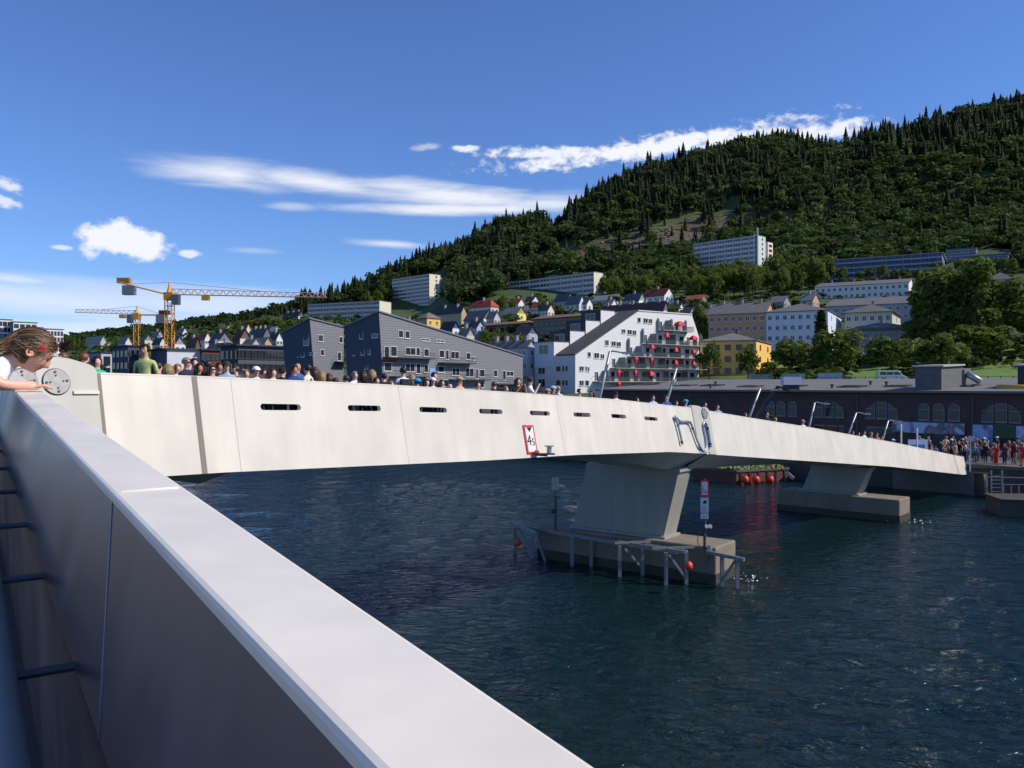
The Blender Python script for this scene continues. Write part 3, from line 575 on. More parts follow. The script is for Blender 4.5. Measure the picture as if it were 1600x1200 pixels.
# ------------------------------------------------------------------ quay and warehouse
e1 = Vector((S2, S2)); e2 = Vector((S2, -S2))          # inland, along the shore towards the right
def shore(n, a, z): p = e1 * (n + 70) + e2 * a; return Vector((p.x, p.y, z))
QSTONE = M('quay_stone', (.075, .068, .06), .9, var=.4, scale=1.6, bump=.6, bscale=3)
def build_quay():
    mb = MB(); mb.hexa([shore(-.02, -420, -5), shore(.6, -420, -5), shore(.6, 160, -5), shore(-.02, 160, -5), shore(-.02, -420, 2.26), shore(.6, -420, 2.26), shore(.6, 160, 2.26), shore(-.02, 160, 2.26)][::1]); q = mb.build('quay_wall', QSTONE); tag(q, kind='structure')
    q.data.flip_normals()
    # coping stones, each one a block, along the stretch in view
    mb = MB(); mb.box(-.42, .42, -.3, .3, -.14, .14); me = mb.mesh('coping_stone', M('coping_granite', (.13, .12, .11), .9, var=.35, scale=3))
    md = 0
    for i in range(34):
        o = link('coping_stone', me, q, True); p = shore(.12, -44 + i * 1.75 + 17.5, 2.26 + random.uniform(-.02, .02)); o.location = p; o.rotation_euler = (0, 0, math.radians(-45) + random.uniform(-.01, .01)); o.scale = (2.0, 1, 1)
    return q
build_quay()
BRICK = M('dark_brick', (.085, .056, .05), .9, var=.4, scale=1.2, bump=.3, bscale=14); STONE = M('stone_trim', (.15, .145, .14), .8); GLASS = M('window_glass', (.02, .03, .035), .08, var=.5, scale=.6); ROOFG = M('warehouse_felt', (.16, .15, .145), .92, var=.22, scale=.4)
PRINT = {}
def print_mat(name, cols, scale=1.2, seed=0.0):
    m = bpy.data.materials.new(name); m.use_nodes = True; nt = m.node_tree; N = nt.nodes; L = nt.links; b = N['Principled BSDF']; b.inputs['Roughness'].default_value = .6
    tc = N.new('ShaderNodeTexCoord'); mp = N.new('ShaderNodeMapping'); mp.inputs['Location'].default_value = (seed, seed, seed); L.new(tc.outputs['Object'], mp.inputs[0])
    n = N.new('ShaderNodeTexNoise'); n.inputs['Scale'].default_value = scale; n.inputs['Detail'].default_value = 3; n.inputs['Distortion'].default_value = 1.2; L.new(mp.outputs[0], n.inputs['Vector'])
    r = N.new('ShaderNodeValToRGB'); r.color_ramp.elements[0].position = .3; r.color_ramp.elements[1].position = .7
    r.color_ramp.elements[0].color = (*cols[0], 1); r.color_ramp.elements[1].color = (*cols[-1], 1)
    for i, c in enumerate(cols[1:-1]): e = r.color_ramp.elements.new(.3 + .4 * (i + 1) / (len(cols) - 1)); e.color = (*c, 1)
    L.new(n.outputs['Fac'], r.inputs[0]); L.new(r.outputs[0], b.inputs['Base Color']); return m
def build_warehouse():
    zE, zR = 7.62, 8.95; a0 = U(942); n0 = 15.0
    def a_at(x): u = U(x); s = (n0 + 70) / S2; Y = s / (1 + u); X = s - Y; return (X - Y) * S2
    A0, A1 = a_at(940), a_at(1600) + 26
    w = thing('brick_warehouse', 'long dark brick quayside warehouse with arched windows and low felt roof', 'warehouse', tuple(shore(n0, a_at(1300), 2.2)))
    # wall with real window recesses is a plain slab; windows are set proud in stone frames
    mb = MB(); mb.hexa([shore(n0, A0, 2), shore(n0, A1, 2), shore(n0 + 30, A1, 2), shore(n0 + 30, A0, 2), shore(n0, A0, zE), shore(n0, A1, zE), shore(n0 + 30, A1, zE), shore(n0 + 30, A0, zE)]); mb.build('wall', BRICK, w, world=True)
    mb = MB(); o = .7
    L_ = [shore(n0 - o, A0 - .5, zE + .02), shore(n0 - o, A1, zE + .02), shore(n0 + 24, A1, zR), shore(n0 + 24, A0 - .5, zR), shore(n0 + 31, A1, zR - .35), shore(n0 + 31, A0 - .5, zR - .35)]
    t = Vector((0, 0, .22)); mb.hexa([L_[0], L_[1], L_[2], L_[3], L_[0] + t, L_[1] + t, L_[2] + t, L_[3] + t]); mb.hexa([L_[3], L_[2], L_[4], L_[5], L_[3] + t, L_[2] + t, L_[4] + t, L_[5] + t]); roof = mb.build('roof', ROOFG, w, world=True)
    mb = MB(); mb.hexa([shore(n0 - .06, A0, zE - .55), shore(n0 - .06, A1, zE - .55), shore(n0 - .003, A1, zE - .55), shore(n0 - .003, A0, zE - .55), shore(n0 - .16, A0, zE - .1), shore(n0 - .16, A1, zE - .1), shore(n0 - .003, A1, zE - .1), shore(n0 - .003, A0, zE - .1)]); mb.build('cornice', BRICK, w, world=True)
    FR = M('window_frame_grey', (.24, .25, .25), .6)
    def arched(a, z0, wd, zs, arc, name='window'):
        """arc: list of (a,z) outline from left spring over the top to the right spring"""
        out = [(a - wd / 2, z0), (a + wd / 2, z0)] + arc
        mb = MB(); mb.prism([shore(n0 - .03, p, z) for p, z in out], Vector((-S2 * -.05, -S2 * -.05, 0)), 1)
        c = (sum(p for p, _ in out) / len(out), sum(z for _, z in out) / len(out))
        for (p, z), (p2, z2) in zip(out, out[1:] + out[:1]):
            k = .10; q1 = (p + (c[0] - p) * k, z + (c[1] - z) * k); q2_ = (p2 + (c[0] - p2) * k, z2 + (c[1] - z2) * k)
            mb.poly([shore(n0 - .09, p, z), shore(n0 - .09, p2, z2), shore(n0 - .09, *q2_), shore(n0 - .09, *q1)], 0); mb.poly([shore(n0 - .09, *q1), shore(n0 - .09, *q2_), shore(n0 - .031, *q2_), shore(n0 - .031, *q1)], 0); mb.poly([shore(n0 - .09, p2, z2), shore(n0 - .09, p, z), shore(n0 - .0, p, z), shore(n0 - .0, p2, z2)], 0)
        zm = z0 + (max(z for _, z in out) - z0) * .62
        mb.hexa([shore(n0 - .08, a - wd / 2, zm), shore(n0 - .08, a + wd / 2, zm), shore(n0 - .035, a + wd / 2, zm), shore(n0 - .035, a - wd / 2, zm), shore(n0 - .08, a - wd / 2, zm + .06), shore(n0 - .08, a + wd / 2, zm + .06), shore(n0 - .035, a + wd / 2, zm + .06), shore(n0 - .035, a - wd / 2, zm + .06)], 0)
        mb.build(name, [FR, GLASS], w, world=True)
    def narrow(x):
        a = a_at(x); wd = 1.02; z0, zs = 4.95, 6.15
        arched(a, z0, wd, zs, [(a + wd / 2 * math.cos(t), zs + wd / 2 * math.sin(t)) for t in np.linspace(0, math.pi, 11)])
    def lunette(x0, x1):
        b0, b1 = a_at(x0), a_at(x1); wd = (b1 - b0); cx = (b0 + b1) / 2; g = .14; z0 = 4.95; zt = 6.75; zs = 5.1
        f_ = lambda p: zs + (zt - zs) * math.sqrt(max(0, 1 - ((p - cx) / (wd / 2)) ** 2))
        for k in range(3):
            l = b0 + wd * k / 3 + g / 2; r = b0 + wd * (k + 1) / 3 - g / 2
            arched((l + r) / 2, z0, r - l, zs, [(p, f_(p)) for p in np.linspace(r, l, 8)])
    for x in (1204, 1220.5, 1238.5, 1444, 1467, 1491): narrow(x)
    for x0, x1 in ((1272, 1320), (1351, 1405), (1533, 1597)): lunette(x0, x1)
    for x0, x1 in ((1273, 1290), (1292, 1308), (1310, 1320), (1354, 1400), (1440, 1455), (1460, 1478), (1485, 1502), (1536, 1550), (1556, 1570), (1578, 1596), (1229, 1242)):
        p0, p1 = a_at(x0), a_at(x1); mb = MB(); mb.hexa([shore(n0 - .05, p0, 2.3), shore(n0 - .05, p1, 2.3), shore(n0 - .002, p1, 2.3), shore(n0 - .002, p0, 2.3), shore(n0 - .05, p0, 4.2), shore(n0 - .05, p1, 4.2), shore(n0 - .002, p1, 4.2), shore(n0 - .002, p0, 4.2)], 1)
        for zz in (2.3, 4.1): mb.hexa([shore(n0 - .09, p0, zz), shore(n0 - .09, p1, zz), shore(n0 - .05, p1, zz), shore(n0 - .05, p0, zz), shore(n0 - .09, p0, zz + .1), shore(n0 - .09, p1, zz + .1), shore(n0 - .05, p1, zz + .1), shore(n0 - .05, p0, zz + .1)], 0)
        mb.build('ground_floor_window', [FR, GLASS], w, world=True)
    for x in (1080, 1340, 1520): p = shore(n0 - .1, a_at(x), 0); mb = MB(); mb.tube([Vector((p.x, p.y, 2.2)), Vector((p.x, p.y, zE - .1))], .05, 6); mb.build('downpipe', STONE, w, world=True)
    # roof furniture
    def roofz(n): return zE + .24 + (zR - zE) * (n - n0 + .7) / 24.7
    for x, n, l in ((1063, 21, 2.4), (1105, 21, 2.4), (1165, 19, 2.4), (1235, 20, 2.2), (1325, 19, 2.5), (1397, 20, 2.2), (1505, 21, 2.0), (1005, 23, 2.4)):
        s = (n + 70) / S2; Y = s / (1 + U(x)); aa = (s - 2 * Y) * S2; mb = MB(); z = roofz(n)
        mb.hexa([shore(n, aa - l / 2, z), shore(n, aa + l / 2, z), shore(n + 2.2, aa + l / 2, z + .1), shore(n + 2.2, aa - l / 2, z + .1), shore(n, aa - l / 2, z + .14), shore(n, aa + l / 2, z + .14), shore(n + 2.2, aa + l / 2, z + .26), shore(n + 2.2, aa - l / 2, z + .26)]); mb.build('roof_light', GLASS, roof, world=True)
    for x, n in ((1110, 16.5), (1300, 17.5), (1360, 24), (1385, 23), (1118, 24)):
        s = (n + 70) / S2; Y = s / (1 + U(x)); aa = (s - 2 * Y) * S2; p = shore(n, aa, roofz(n) - .05); mb = MB(); mb.tube([p, p + Vector((0, 0, .35))], .12, 8); mb.tube([p + Vector((0, 0, .35)), p + Vector((0, 0, .5))], .22, 8); mb.build('roof_vent', BOLT, roof, world=True)
    # plant room
    def rb(x0, x1, n, dep, z0, z1, name, mat, lid=None):
        s = (n + 70) / S2; aa = [(s - 2 * s / (1 + U(x))) * S2 for x in (x0, x1)]
        mb = MB(); mb.hexa([shore(n, aa[0], z0), shore(n, aa[1], z0), shore(n + dep, aa[1], z0), shore(n + dep, aa[0], z0), shore(n, aa[0], z1), shore(n, aa[1], z1), shore(n + dep, aa[1], z1 + .2), shore(n + dep, aa[0], z1 + .2)]); o = mb.build(name, mat, roof, world=True)
        if lid: mb = MB(); g = .25; mb.hexa([shore(n - g, aa[0] - g, z1 + .01), shore(n - g, aa[1] + g, z1 + .01), shore(n + dep + g, aa[1] + g, z1 + .22), shore(n + dep + g, aa[0] - g, z1 + .22), shore(n - g, aa[0] - g, z1 + .16), shore(n - g, aa[1] + g, z1 + .16), shore(n + dep + g, aa[1] + g, z1 + .37), shore(n + dep + g, aa[0] - g, z1 + .37)]); mb.build('plant_room_lid', lid, roof, world=True)
        return aa
    aa = rb(1430, 1471, 15.6, 6.0, 7.5, 10.15, 'plant_room', M('plant_room_cladding', (.13, .13, .125), .8, var=.25), M('lid_metal', (.5, .5, .48), .4))
    mb = MB(); mb.hexa([shore(15.55, (aa[0] + aa[1]) / 2 - .45, 8.2), shore(15.55, (aa[0] + aa[1]) / 2 + .45, 8.2), shore(15.6, (aa[0] + aa[1]) / 2 + .45, 8.2), shore(15.6, (aa[0] + aa[1]) / 2 - .45, 8.2), shore(15.55, (aa[0] + aa[1]) / 2 - .45, 9.0), shore(15.55, (aa[0] + aa[1]) / 2 + .45, 9.0), shore(15.6, (aa[0] + aa[1]) / 2 + .45, 9.0), shore(15.6, (aa[0] + aa[1]) / 2 - .45, 9.0)]); mb.build('hatch', STONE, roof, world=True)
    rb(1489, 1507, 26, 2.2, 8.3, 10.0, 'duct_box', STONE); s = (26 + 70) / S2; aa = [(s - 2 * s / (1 + U(x))) * S2 for x in (1508, 1530)]; mb = MB(); mb.tube([shore(26.5, aa[0], 9.6), shore(26.5, aa[1], 8.75)], .35, 12); mb.build('duct', STEEL, roof, True, world=True)
    rb(1590, 1640, 20, 4, 7.9, 10.2, 'roof_shed', M('shed_dark', (.05, .05, .05), .8), M('lid_metal', (.5, .5, .48), .4)); 
    s = (18 + 70) / S2; a_ = (s - 2 * s / (1 + U(1600))) * S2; mb = MB(); mb.tube([shore(18, a_ - 2.2, 8.0), shore(18, a_ + 2.4, 8.0)], .45, 14); mb.build('roof_tank', M('tank_yellow', (.6, .36, .04), .5), roof, True, world=True)
    # banners hung on the facade
    def banner(x0, x1, z0, z1, label, mat):
        p0, p1 = a_at(x0), a_at(x1); c = shore(n0 - .12, (p0 + p1) / 2, z0); b = thing('facade_banner', label, 'banner', tuple(c))
        mb = MB(); mb.hexa([shore(n0 - .14, p0, z0), shore(n0 - .14, p1, z0), shore(n0 - .10, p1, z0), shore(n0 - .10, p0, z0), shore(n0 - .14, p0, z1), shore(n0 - .14, p1, z1), shore(n0 - .10, p1, z1), shore(n0 - .10, p0, z1)]); mb.build('cloth', mat, b, world=True)
        mb = MB(); mb.tube([shore(n0 - .12, p0 - .1, z1 + .04), shore(n0 - .12, p1 + .1, z1 + .04)], .04, 6); mb.build('hanging_rail', STONE, b, world=True)
    banner(1394, 1508, 3.75, 4.78, 'wide pale blue printed banner below three arched warehouse windows', print_mat('banner_print_wide', [(.5, .55, .75), (.55, .58, .72), (.14, .13, .16), (.35, .22, .22), (.5, .54, .74)], .55))
    banner(1520.5, 1552, 2.9, 4.72, 'blue landscape poster right of the warehouse downpipe', print_mat('banner_print_blue', [(.05, .08, .12), (.36, .44, .66), (.42, .5, .7)], .5, 3.0))
    banner(1553, 1587, 3.6, 4.72, 'dark green poster under the right fan window', print_mat('banner_print_green', [(.03, .07, .03), (.05, .10, .045)], .5, 5.0)); banner(1588, 1625, 3.4, 4.72, 'pale poster at the right photo edge on warehouse', print_mat('banner_print_pale', [(.5, .55, .74), (.3, .3, .4), (.55, .56, .7)], .6, 8.0))
    return a_at
A_AT = build_warehouse()
# working platform lifted above the roof, with its boom
lp = P(1236, 600, 84); lf = thing('boom_lift', 'boom lift with pale basket raised in front of the warehouse roof', 'lift', (lp.x - 3, lp.y, 2.2))
BLK = M('boom_dark', (.02, .02, .022), .5)
b0, b1 = P(1168, 672, 84), P(1216, 604, 84); bar(lf, b0, b1, .16, 'boom', BLK); bar(lf, b1, P(1233, 611, 84), .08, 'jib', BLK)
c = P(1236, 609, 84); mb = MB(); mb.box(c.x - .75, c.x + .75, c.y - .45, c.y + .45, c.z, c.z + .12); mb.box(c.x - .7, c.x + .7, c.y - .4, c.y + .4, c.z + .12, c.z + .5); mb.build('basket_floor', BLK, lf, world=True); mb = MB(); mb.box(c.x - .9, c.x + .9, c.y - .5, c.y + .5, c.z + .5, c.z + 1.3); mb.build('basket_panel', M('basket_pale', (.55, .6, .66), .5), lf, world=True)
mb = MB(); mb.box(b0.x - 1.2, b0.x + 1.2, b0.y - .9, b0.y + .9, 2.6, 3.8); mb.build('chassis', M('lift_orange', (.5, .16, .03), .5), lf, world=True)
for sx in (-.8, .8):
    for sy in (-.95, .75):
        mb = MB(); mb.tube([(b0.x + sx, b0.y + sy, 2.62), (b0.x + sx, b0.y + sy + .22, 2.62)], .42, 14); mb.build('wheel', BOLT, lf, world=True)
# right end of the quay: ladder, rails, leaning timbers
lad = thing('quay_ladder', 'dark steel ladder on the quay wall beside the bridge end', 'ladder', tuple(P(1560, 790, 57)))
for x in (1549, 1566): bar(lad, P(x, 735, 57), P(x, 792, 57), .04, 'stile', GALV)
for y in range(744, 792, 6): bar(lad, P(1549, y, 57), P(1566, y, 57), .025, 'rung', GALV)
rail = thing('quay_railing', 'thin steel railing on the jetty at the right edge', 'railing', tuple(P(1590, 775, 56)))
for x in (1568, 1580, 1592, 1604, 1616): bar(rail, P(x, 757, 56), P(x, 778, 56), .025, 'post', GALV)
bar(rail, P(1566, 757, 56), P(1620, 757, 56), .025, 'rail', GALV); bar(rail, P(1540, 745, 57), P(1620, 747, 57), .03, 'rail', GALV)
jet = thing('floating_jetty', 'low dark floating jetty at the right edge below the quay', 'jetty', tuple(P(1600, 800, 55)))
c = P(1610, 790, 54.5); mb = MB(); mb.hexa([c + Vector((-2.6, -1.2, -1.2)), c + Vector((6, -4, -1.2)), c + Vector((7, 1, -1.2)), c + Vector((-2.0, 1.6, -1.2)), c + Vector((-2.6, -1.2, .5)), c + Vector((6, -4, .5)), c + Vector((7, 1, .5)), c + Vector((-2.0, 1.6, .5))]); mb.build('pontoon', QSTONE, jet, world=True)
mb = MB(); mb.hexa([c + Vector((-2.7, -1.3, .5)), c + Vector((6, -4.1, .5)), c + Vector((7, 1.1, .5)), c + Vector((-2.1, 1.7, .5)), c + Vector((-2.7, -1.3, .6)), c + Vector((6, -4.1, .6)), c + Vector((7, 1.1, .6)), c + Vector((-2.1, 1.7, .6))]); mb.build('deck_boards', M('wet_board', (.07, .055, .04), .8, lines=(0, .15, .1, .4)), jet, world=True)
TIM = M('weathered_timber', (.26, .22, .16), .9, var=.3, scale=4)
for k, (a, b) in enumerate((((1538, 741), (1544, 784)), ((1541, 741), (1543, 772)))):
    o = bar(None, P(*a, 57.6), P(*b, 57.0), .06, 'leaning_timber', TIM); tag(o, ('long pale timber pole leaning from quay into the water', 'shorter timber pole leaning beside the longer one at the quay')[k], 'timber')
ab = thing('bridge_abutment', 'concrete abutment block under the landing end of the bridge', 'abutment', tuple(shore(0, -14, 2)))
p = S2g.xy(QE + .25, .55); mb = MB(); d = Vector((S2g.d.x, S2g.d.y, 0)); n_ = Vector((S2g.n.x, S2g.n.y, 0)); o_ = Vector((p.x, p.y, 0)); zz = S2g.top(QE) - PARH - .05
mb.hexa([o_ - n_ * 6 + Vector((0, 0, -3)), o_ + Vector((0, 0, -3)), o_ + d * 5 + Vector((0, 0, -3)), o_ - n_ * 6 + d * 5 + Vector((0, 0, -3)), o_ - n_ * 6 + Vector((0, 0, zz)), o_ + Vector((0, 0, zz)), o_ + d * 5 + Vector((0, 0, 2.2)), o_ - n_ * 6 + d * 5 + Vector((0, 0, 2.2))]); mb.build('concrete_block', M('abutment_concrete', (.16, .15, .13), .9, var=.3), ab, world=True)
mb = MB(); t_ = o_ + n_ * .05 + Vector((0, 0, zz + .02)); mb.hexa([t_ - n_ * .6, t_ + n_ * 1.0, t_ + n_ * 1.0 + d * 3, t_ - n_ * .6 + d * 3, t_ - n_ * .6 + Vector((0, 0, .12)), t_ + n_ * 1.0 + Vector((0, 0, .12)), t_ + n_ * 1.0 + d * 3 + Vector((0, 0, .12)), t_ - n_ * .6 + d * 3 + Vector((0, 0, .12))]); mb.build('kerb_slab', CONC, ab, world=True)
p = P(1516, 735, 62); sp_ = thing('quay_sign_post', 'thin grey signpost with small board at the bridge landing', 'sign', (p.x, p.y, 2.2)); mb = MB(); mb.tube([(0, 0, -.2), (0, 0, 2.45)], .05, 6); mb.build('pole', STEEL, sp_); mb = MB(); mb.box(-.22, .22, -.06, -.03, 2.0, 2.4); mb.build('board', M('board_grey', (.3, .31, .33), .6), sp_)
# moored work barge
bg_ = thing('work_barge', 'rusty red work barge with planted deck moored across the sound', 'barge', tuple(P(1170, 757, 70)))
v = [P(1085, 750, 74), P(1150, 757.5, 70.4), P(1150, 737, 70.4), P(1085, 735, 74)]; r_ = [P(1150, 757.5, 70.4), P(1233, 751, 73.5), P(1228, 736, 73.5)]
RUST = M('barge_rust', (.13, .048, .038), .8, var=.5, scale=1.2); GRYB = M('barge_grey', (.13, .10, .09), .8, var=.4)
a, b, c_ = P(1085, 756, 73.5), P(1150, 757.5, 70.6), P(1232, 752.5, 73.0); a.z = b.z = c_.z = -.4; dd = (a + c_) * .5 - b; back = b + (a - b) + (c_ - b)
up = Vector((0, 0, 1.5)); mb = MB(); mb.hexa([b, c_, back, a, b + up, c_ + up, back + up, a + up]); mb.build('hull', RUST, bg_, world=True)
for k in range(6): q = b.lerp(c_, (k + .5) / 6); bar(bg_, q + Vector((.02, -.03, .3)), q + Vector((.02, -.03, 1.45)), .06, 'hull_rib', GRYB)
bar(bg_, b + up, c_ + up, .09, 'gunwale', GRYB); bar(bg_, b + up, a + up, .09, 'gunwale', GRYB)
lv = []; lf_ = []
for k in range(900):
    s, t = random.random(), random.random(); c = b + (a - b) * s * .95 + (c_ - b) * t * .95 + up + Vector((0, 0, random.uniform(0, .4) * (.4 + .6 * math.sin(s * 9) ** 2))); r1 = Vector((random.gauss(0, 1), random.gauss(0, 1), random.gauss(0, 1))).normalized() * .2; r2 = r1.orthogonal().normalized() * .14; i = len(lv); lv += [c - r1 - r2, c + r1 - r2, c + r1 + r2, c - r1 + r2]; lf_.append((i, i + 1, i + 2, i + 3))
me = bpy.data.meshes.new('deck_planting'); me.from_pydata(lv, [], lf_); me.materials.append(M('barge_plants', (.16, .19, .06), .9, var=.4, scale=4)); tag(link('deck_planting', me, bg_, True), kind='stuff')
bar(bg_, P(1231, 740, 72.6), P(1240, 748, 72.4), .14, 'gangway_end', STEEL)
for k, x in enumerate((1163, 1180, 1202)): buoy(P(x, 749, 70.3 + (x - 1150) * .028) + Vector((0, -.25, 0)), .33, 'red fender ball on the barge side, ' + ('leftmost of three', 'middle of three', 'rightmost of three')[k], 'fender balls along the barge')
for x, t_ in ((1163, 0),): pass

# ------------------------------------------------------------------ buildings
def rgb(*c): return tuple((v / 255) ** 2.2 for v in c)
_win = {}
def window_mesh(w, h, fc='w', bars=1):
    k = (round(w, 2), round(h, 2), fc, bars)
    if k in _win: return _win[k]
    fm = {'w': M('window_frame_white', (.72, .72, .70), .5, var=.05), 'd': M('window_frame_dark', (.06, .06, .065), .5), 'b': M('window_frame_brown', (.16, .07, .04), .6)}[fc]
    mb = MB(); t = .09          # local: wall plane x-z, outward -y
    for a, b, c, d in ((-w / 2, w / 2, -h / 2, -h / 2 + t), (-w / 2, w / 2, h / 2 - t, h / 2), (-w / 2, -w / 2 + t, -h / 2 + t, h / 2 - t), (w / 2 - t, w / 2, -h / 2 + t, h / 2 - t)): mb.box(a, b, -.09, .0, c, d, 0)
    for i in range(bars): x = -w / 2 + w * (i + 1) / (bars + 1); mb.box(x - t * .4, x + t * .4, -.075, .0, -h / 2 + t, h / 2 - t, 0)
    mb.box(-w / 2 + t * .5, w / 2 - t * .5, -.03, .0, -h / 2 + t * .5, h / 2 - t * .5, 1)
    mb.box(-w / 2 - .05, w / 2 + .05, -.15, .0, -h / 2 - .06, -h / 2, 0)
    _win[k] = mb.mesh('window', [fm, M('house_glass', (.025, .03, .04), .06, var=.6, scale=.3)]); return _win[k]
def solve(X, Y, dx, dy, x): u = U(x); return (u * Y - X) / (dx - u * dy)
ZB = {}
def block(name, label, cat, xl, xc, xr, y_eave, Yc, az=45, wall=(.5, .5, .5), wall_r=None, roof='flat', rise=None, y_ridge=None, roofc=(.1, .1, .1), wl=None, wr=None, win=(1.1, 1.3), fc='w', chim=0, fh=2.9, z0=None, overhang=.35, bars=1, group=None, sink=1.5, Lx=None, Ly=None, winl=None, lines=None, first=.9):
    """near vertical corner at photo column xc, distance Yc; shaded face runs left to xl, sunlit face right to xr"""
    a = math.radians(az); ax = (math.sin(a), math.cos(a)); ay = (-math.cos(a), math.sin(a)); c = P(xc, y_eave, Yc)
    lx = Lx or solve(c.x, c.y, *ax, xr); ly = Ly or solve(c.x, c.y, *ay, xl)
    pts = [(c.x, c.y), (c.x + ax[0] * lx, c.y + ax[1] * lx), (c.x + ay[0] * ly, c.y + ay[1] * ly), (c.x + ax[0] * lx + ay[0] * ly, c.y + ax[1] * lx + ay[1] * ly)]
    zb = (min(G(*p) for p in pts) - sink) if z0 is None else z0; zg = G(c.x, c.y) if z0 is None else z0
    root = thing(name, label, cat, (c.x, c.y, zb), math.radians(90 - az), group); h = c.z - zb
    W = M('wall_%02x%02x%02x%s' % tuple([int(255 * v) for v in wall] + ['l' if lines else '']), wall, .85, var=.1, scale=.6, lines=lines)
    R = M('roof_%02x%02x%02x' % tuple(int(255 * v) for v in roofc), roofc, .85, var=.3, scale=.8)
    mb = MB(); mb.box(0, lx, 0, ly, 0, h)
    if y_ridge is not None: rise = max(.6, (y_eave - y_ridge) / F * (Yc + 3))
    rise = rise or 2.0; o = overhang; t = .16
    if roof == 'gy': mb.prism([(0, 0, h), (lx, 0, h), (lx / 2, 0, h + rise - .02)], (0, ly, 0))
    if roof == 'gx': mb.prism([(0, 0, h), (0, 0 + ly, h), (0, ly / 2, h + rise - .02)][::-1], (lx, 0, 0))
    wo = mb.build('wall', W, root)
    if wall_r: mb = MB(); mb.box(0, lx, -.03, 0, 0, h); mb.build('end_wall', M('wall_%02x%02x%02x' % tuple(int(255 * v) for v in wall_r), wall_r, .85, var=.1, scale=.6), root)  # many wall/wall_r pairs put the sunlit and shaded side into the colour
    mb = MB()
    if roof == 'flat': mb.box(-o, lx + o, -o, ly + o, h, h + .3)
    elif roof == 'gy':
        s = rise / (lx / 2)
        for sg_ in (0, 1):
            e, m_ = (-o, lx / 2) if sg_ == 0 else (lx + o, lx / 2); ze = h - o * s; zr = h + rise
            q = [(e, -o, ze), (m_, -o, zr), (m_, ly + o, zr), (e, ly + o, ze)]; q = q if sg_ == 0 else q[::-1]
            mb.hexa([q[0], q[1], q[2], q[3]] + [(p[0], p[1], p[2] + t) for p in q])
    elif roof == 'gx':
        s = rise / (ly / 2)
        for sg_ in (0, 1):
            e, m_ = (-o, ly / 2) if sg_ == 0 else (ly + o, ly / 2); ze = h - o * s; zr = h + rise
            q = [(-o, e, ze), (lx + o, e, ze), (lx + o, m_, zr), (-o, m_, zr)]; q = q if sg_ == 0 else q[::-1]
            mb.hexa(q + [(p[0], p[1], p[2] + t) for p in q])
    elif roof == 'hip':
        k = min(lx, ly) / 2; zt = h + rise; A = [(-o, -o, h), (lx + o, -o, h), (lx + o, ly + o, h), (-o, ly + o, h)]
        r0, r1 = ((lx / 2, k, zt), (lx / 2, ly - k, zt)) if ly >= lx else ((k, ly / 2, zt), (lx - k, ly / 2, zt))
        B = [(p[0], p[1], p[2] + .18) for p in A]; mb.poly(A[::-1])
        for i in range(4): mb.poly([A[i], A[(i + 1) % 4], B[(i + 1) % 4], B[i]])
        if ly >= lx: mb.poly([B[0], B[1], r0]); mb.poly([B[1], B[2], r1, r0]); mb.poly([B[2], B[3], r1]); mb.poly([B[3], B[0], r0, r1])
        else: mb.poly([B[0], B[1], r1, r0]); mb.poly([B[1], B[2], r1]); mb.poly([B[2], B[3], r0, r1]); mb.poly([B[3], B[0], r0])
    if roof != 'none': ro = mb.build('roof', R, root)
    for i in range(chim):
        f_ = (i + .5) / chim; cx, cy = (lx / 2, ly * f_) if roof in ('gy', 'hip', 'flat') else (lx * f_, ly / 2); zr = h + (rise if roof != 'flat' else .2)
        if roof == 'hip': cy = min(max(cy, min(lx, ly) / 2), ly - min(lx, ly) / 2) if ly > lx else ly / 2
        mb = MB(); mb.box(cx - .4, cx + .4, cy - .4, cy + .4, zr - .5, zr + 1.1); mb.box(cx - .48, cx + .48, cy - .48, cy + .48, zr + 1.1, zr + 1.25); mb.build('chimney', M('chimney_render', (.3, .28, .26), .9, var=.3), ro)
    hh = h - (zg - zb)
    def grid(face, spec, win_):
        fl, cols = spec; L_ = ly if face == 'l' else lx; me = window_mesh(win_[0], win_[1], fc, bars)
        for i in range(fl):
            z = h - first - win_[1] / 2 - i * fh
            if z < .5: continue
            for j in range(cols):
                s = L_ * (j + .5) / cols; w_ = link('window', me, root)
                w_.location = (-.001, s, z) if face == 'l' else (s, -.001 - (.03 if wall_r else 0), z); w_.rotation_euler = (0, 0, math.radians(-90) if face == 'l' else 0)
    if wl: grid('l', wl, winl or win)
    if wr: grid('r', wr, win)
    return root, lx, ly, h
GREYR = rgb(100, 97, 97); DKR = rgb(70, 72, 80)
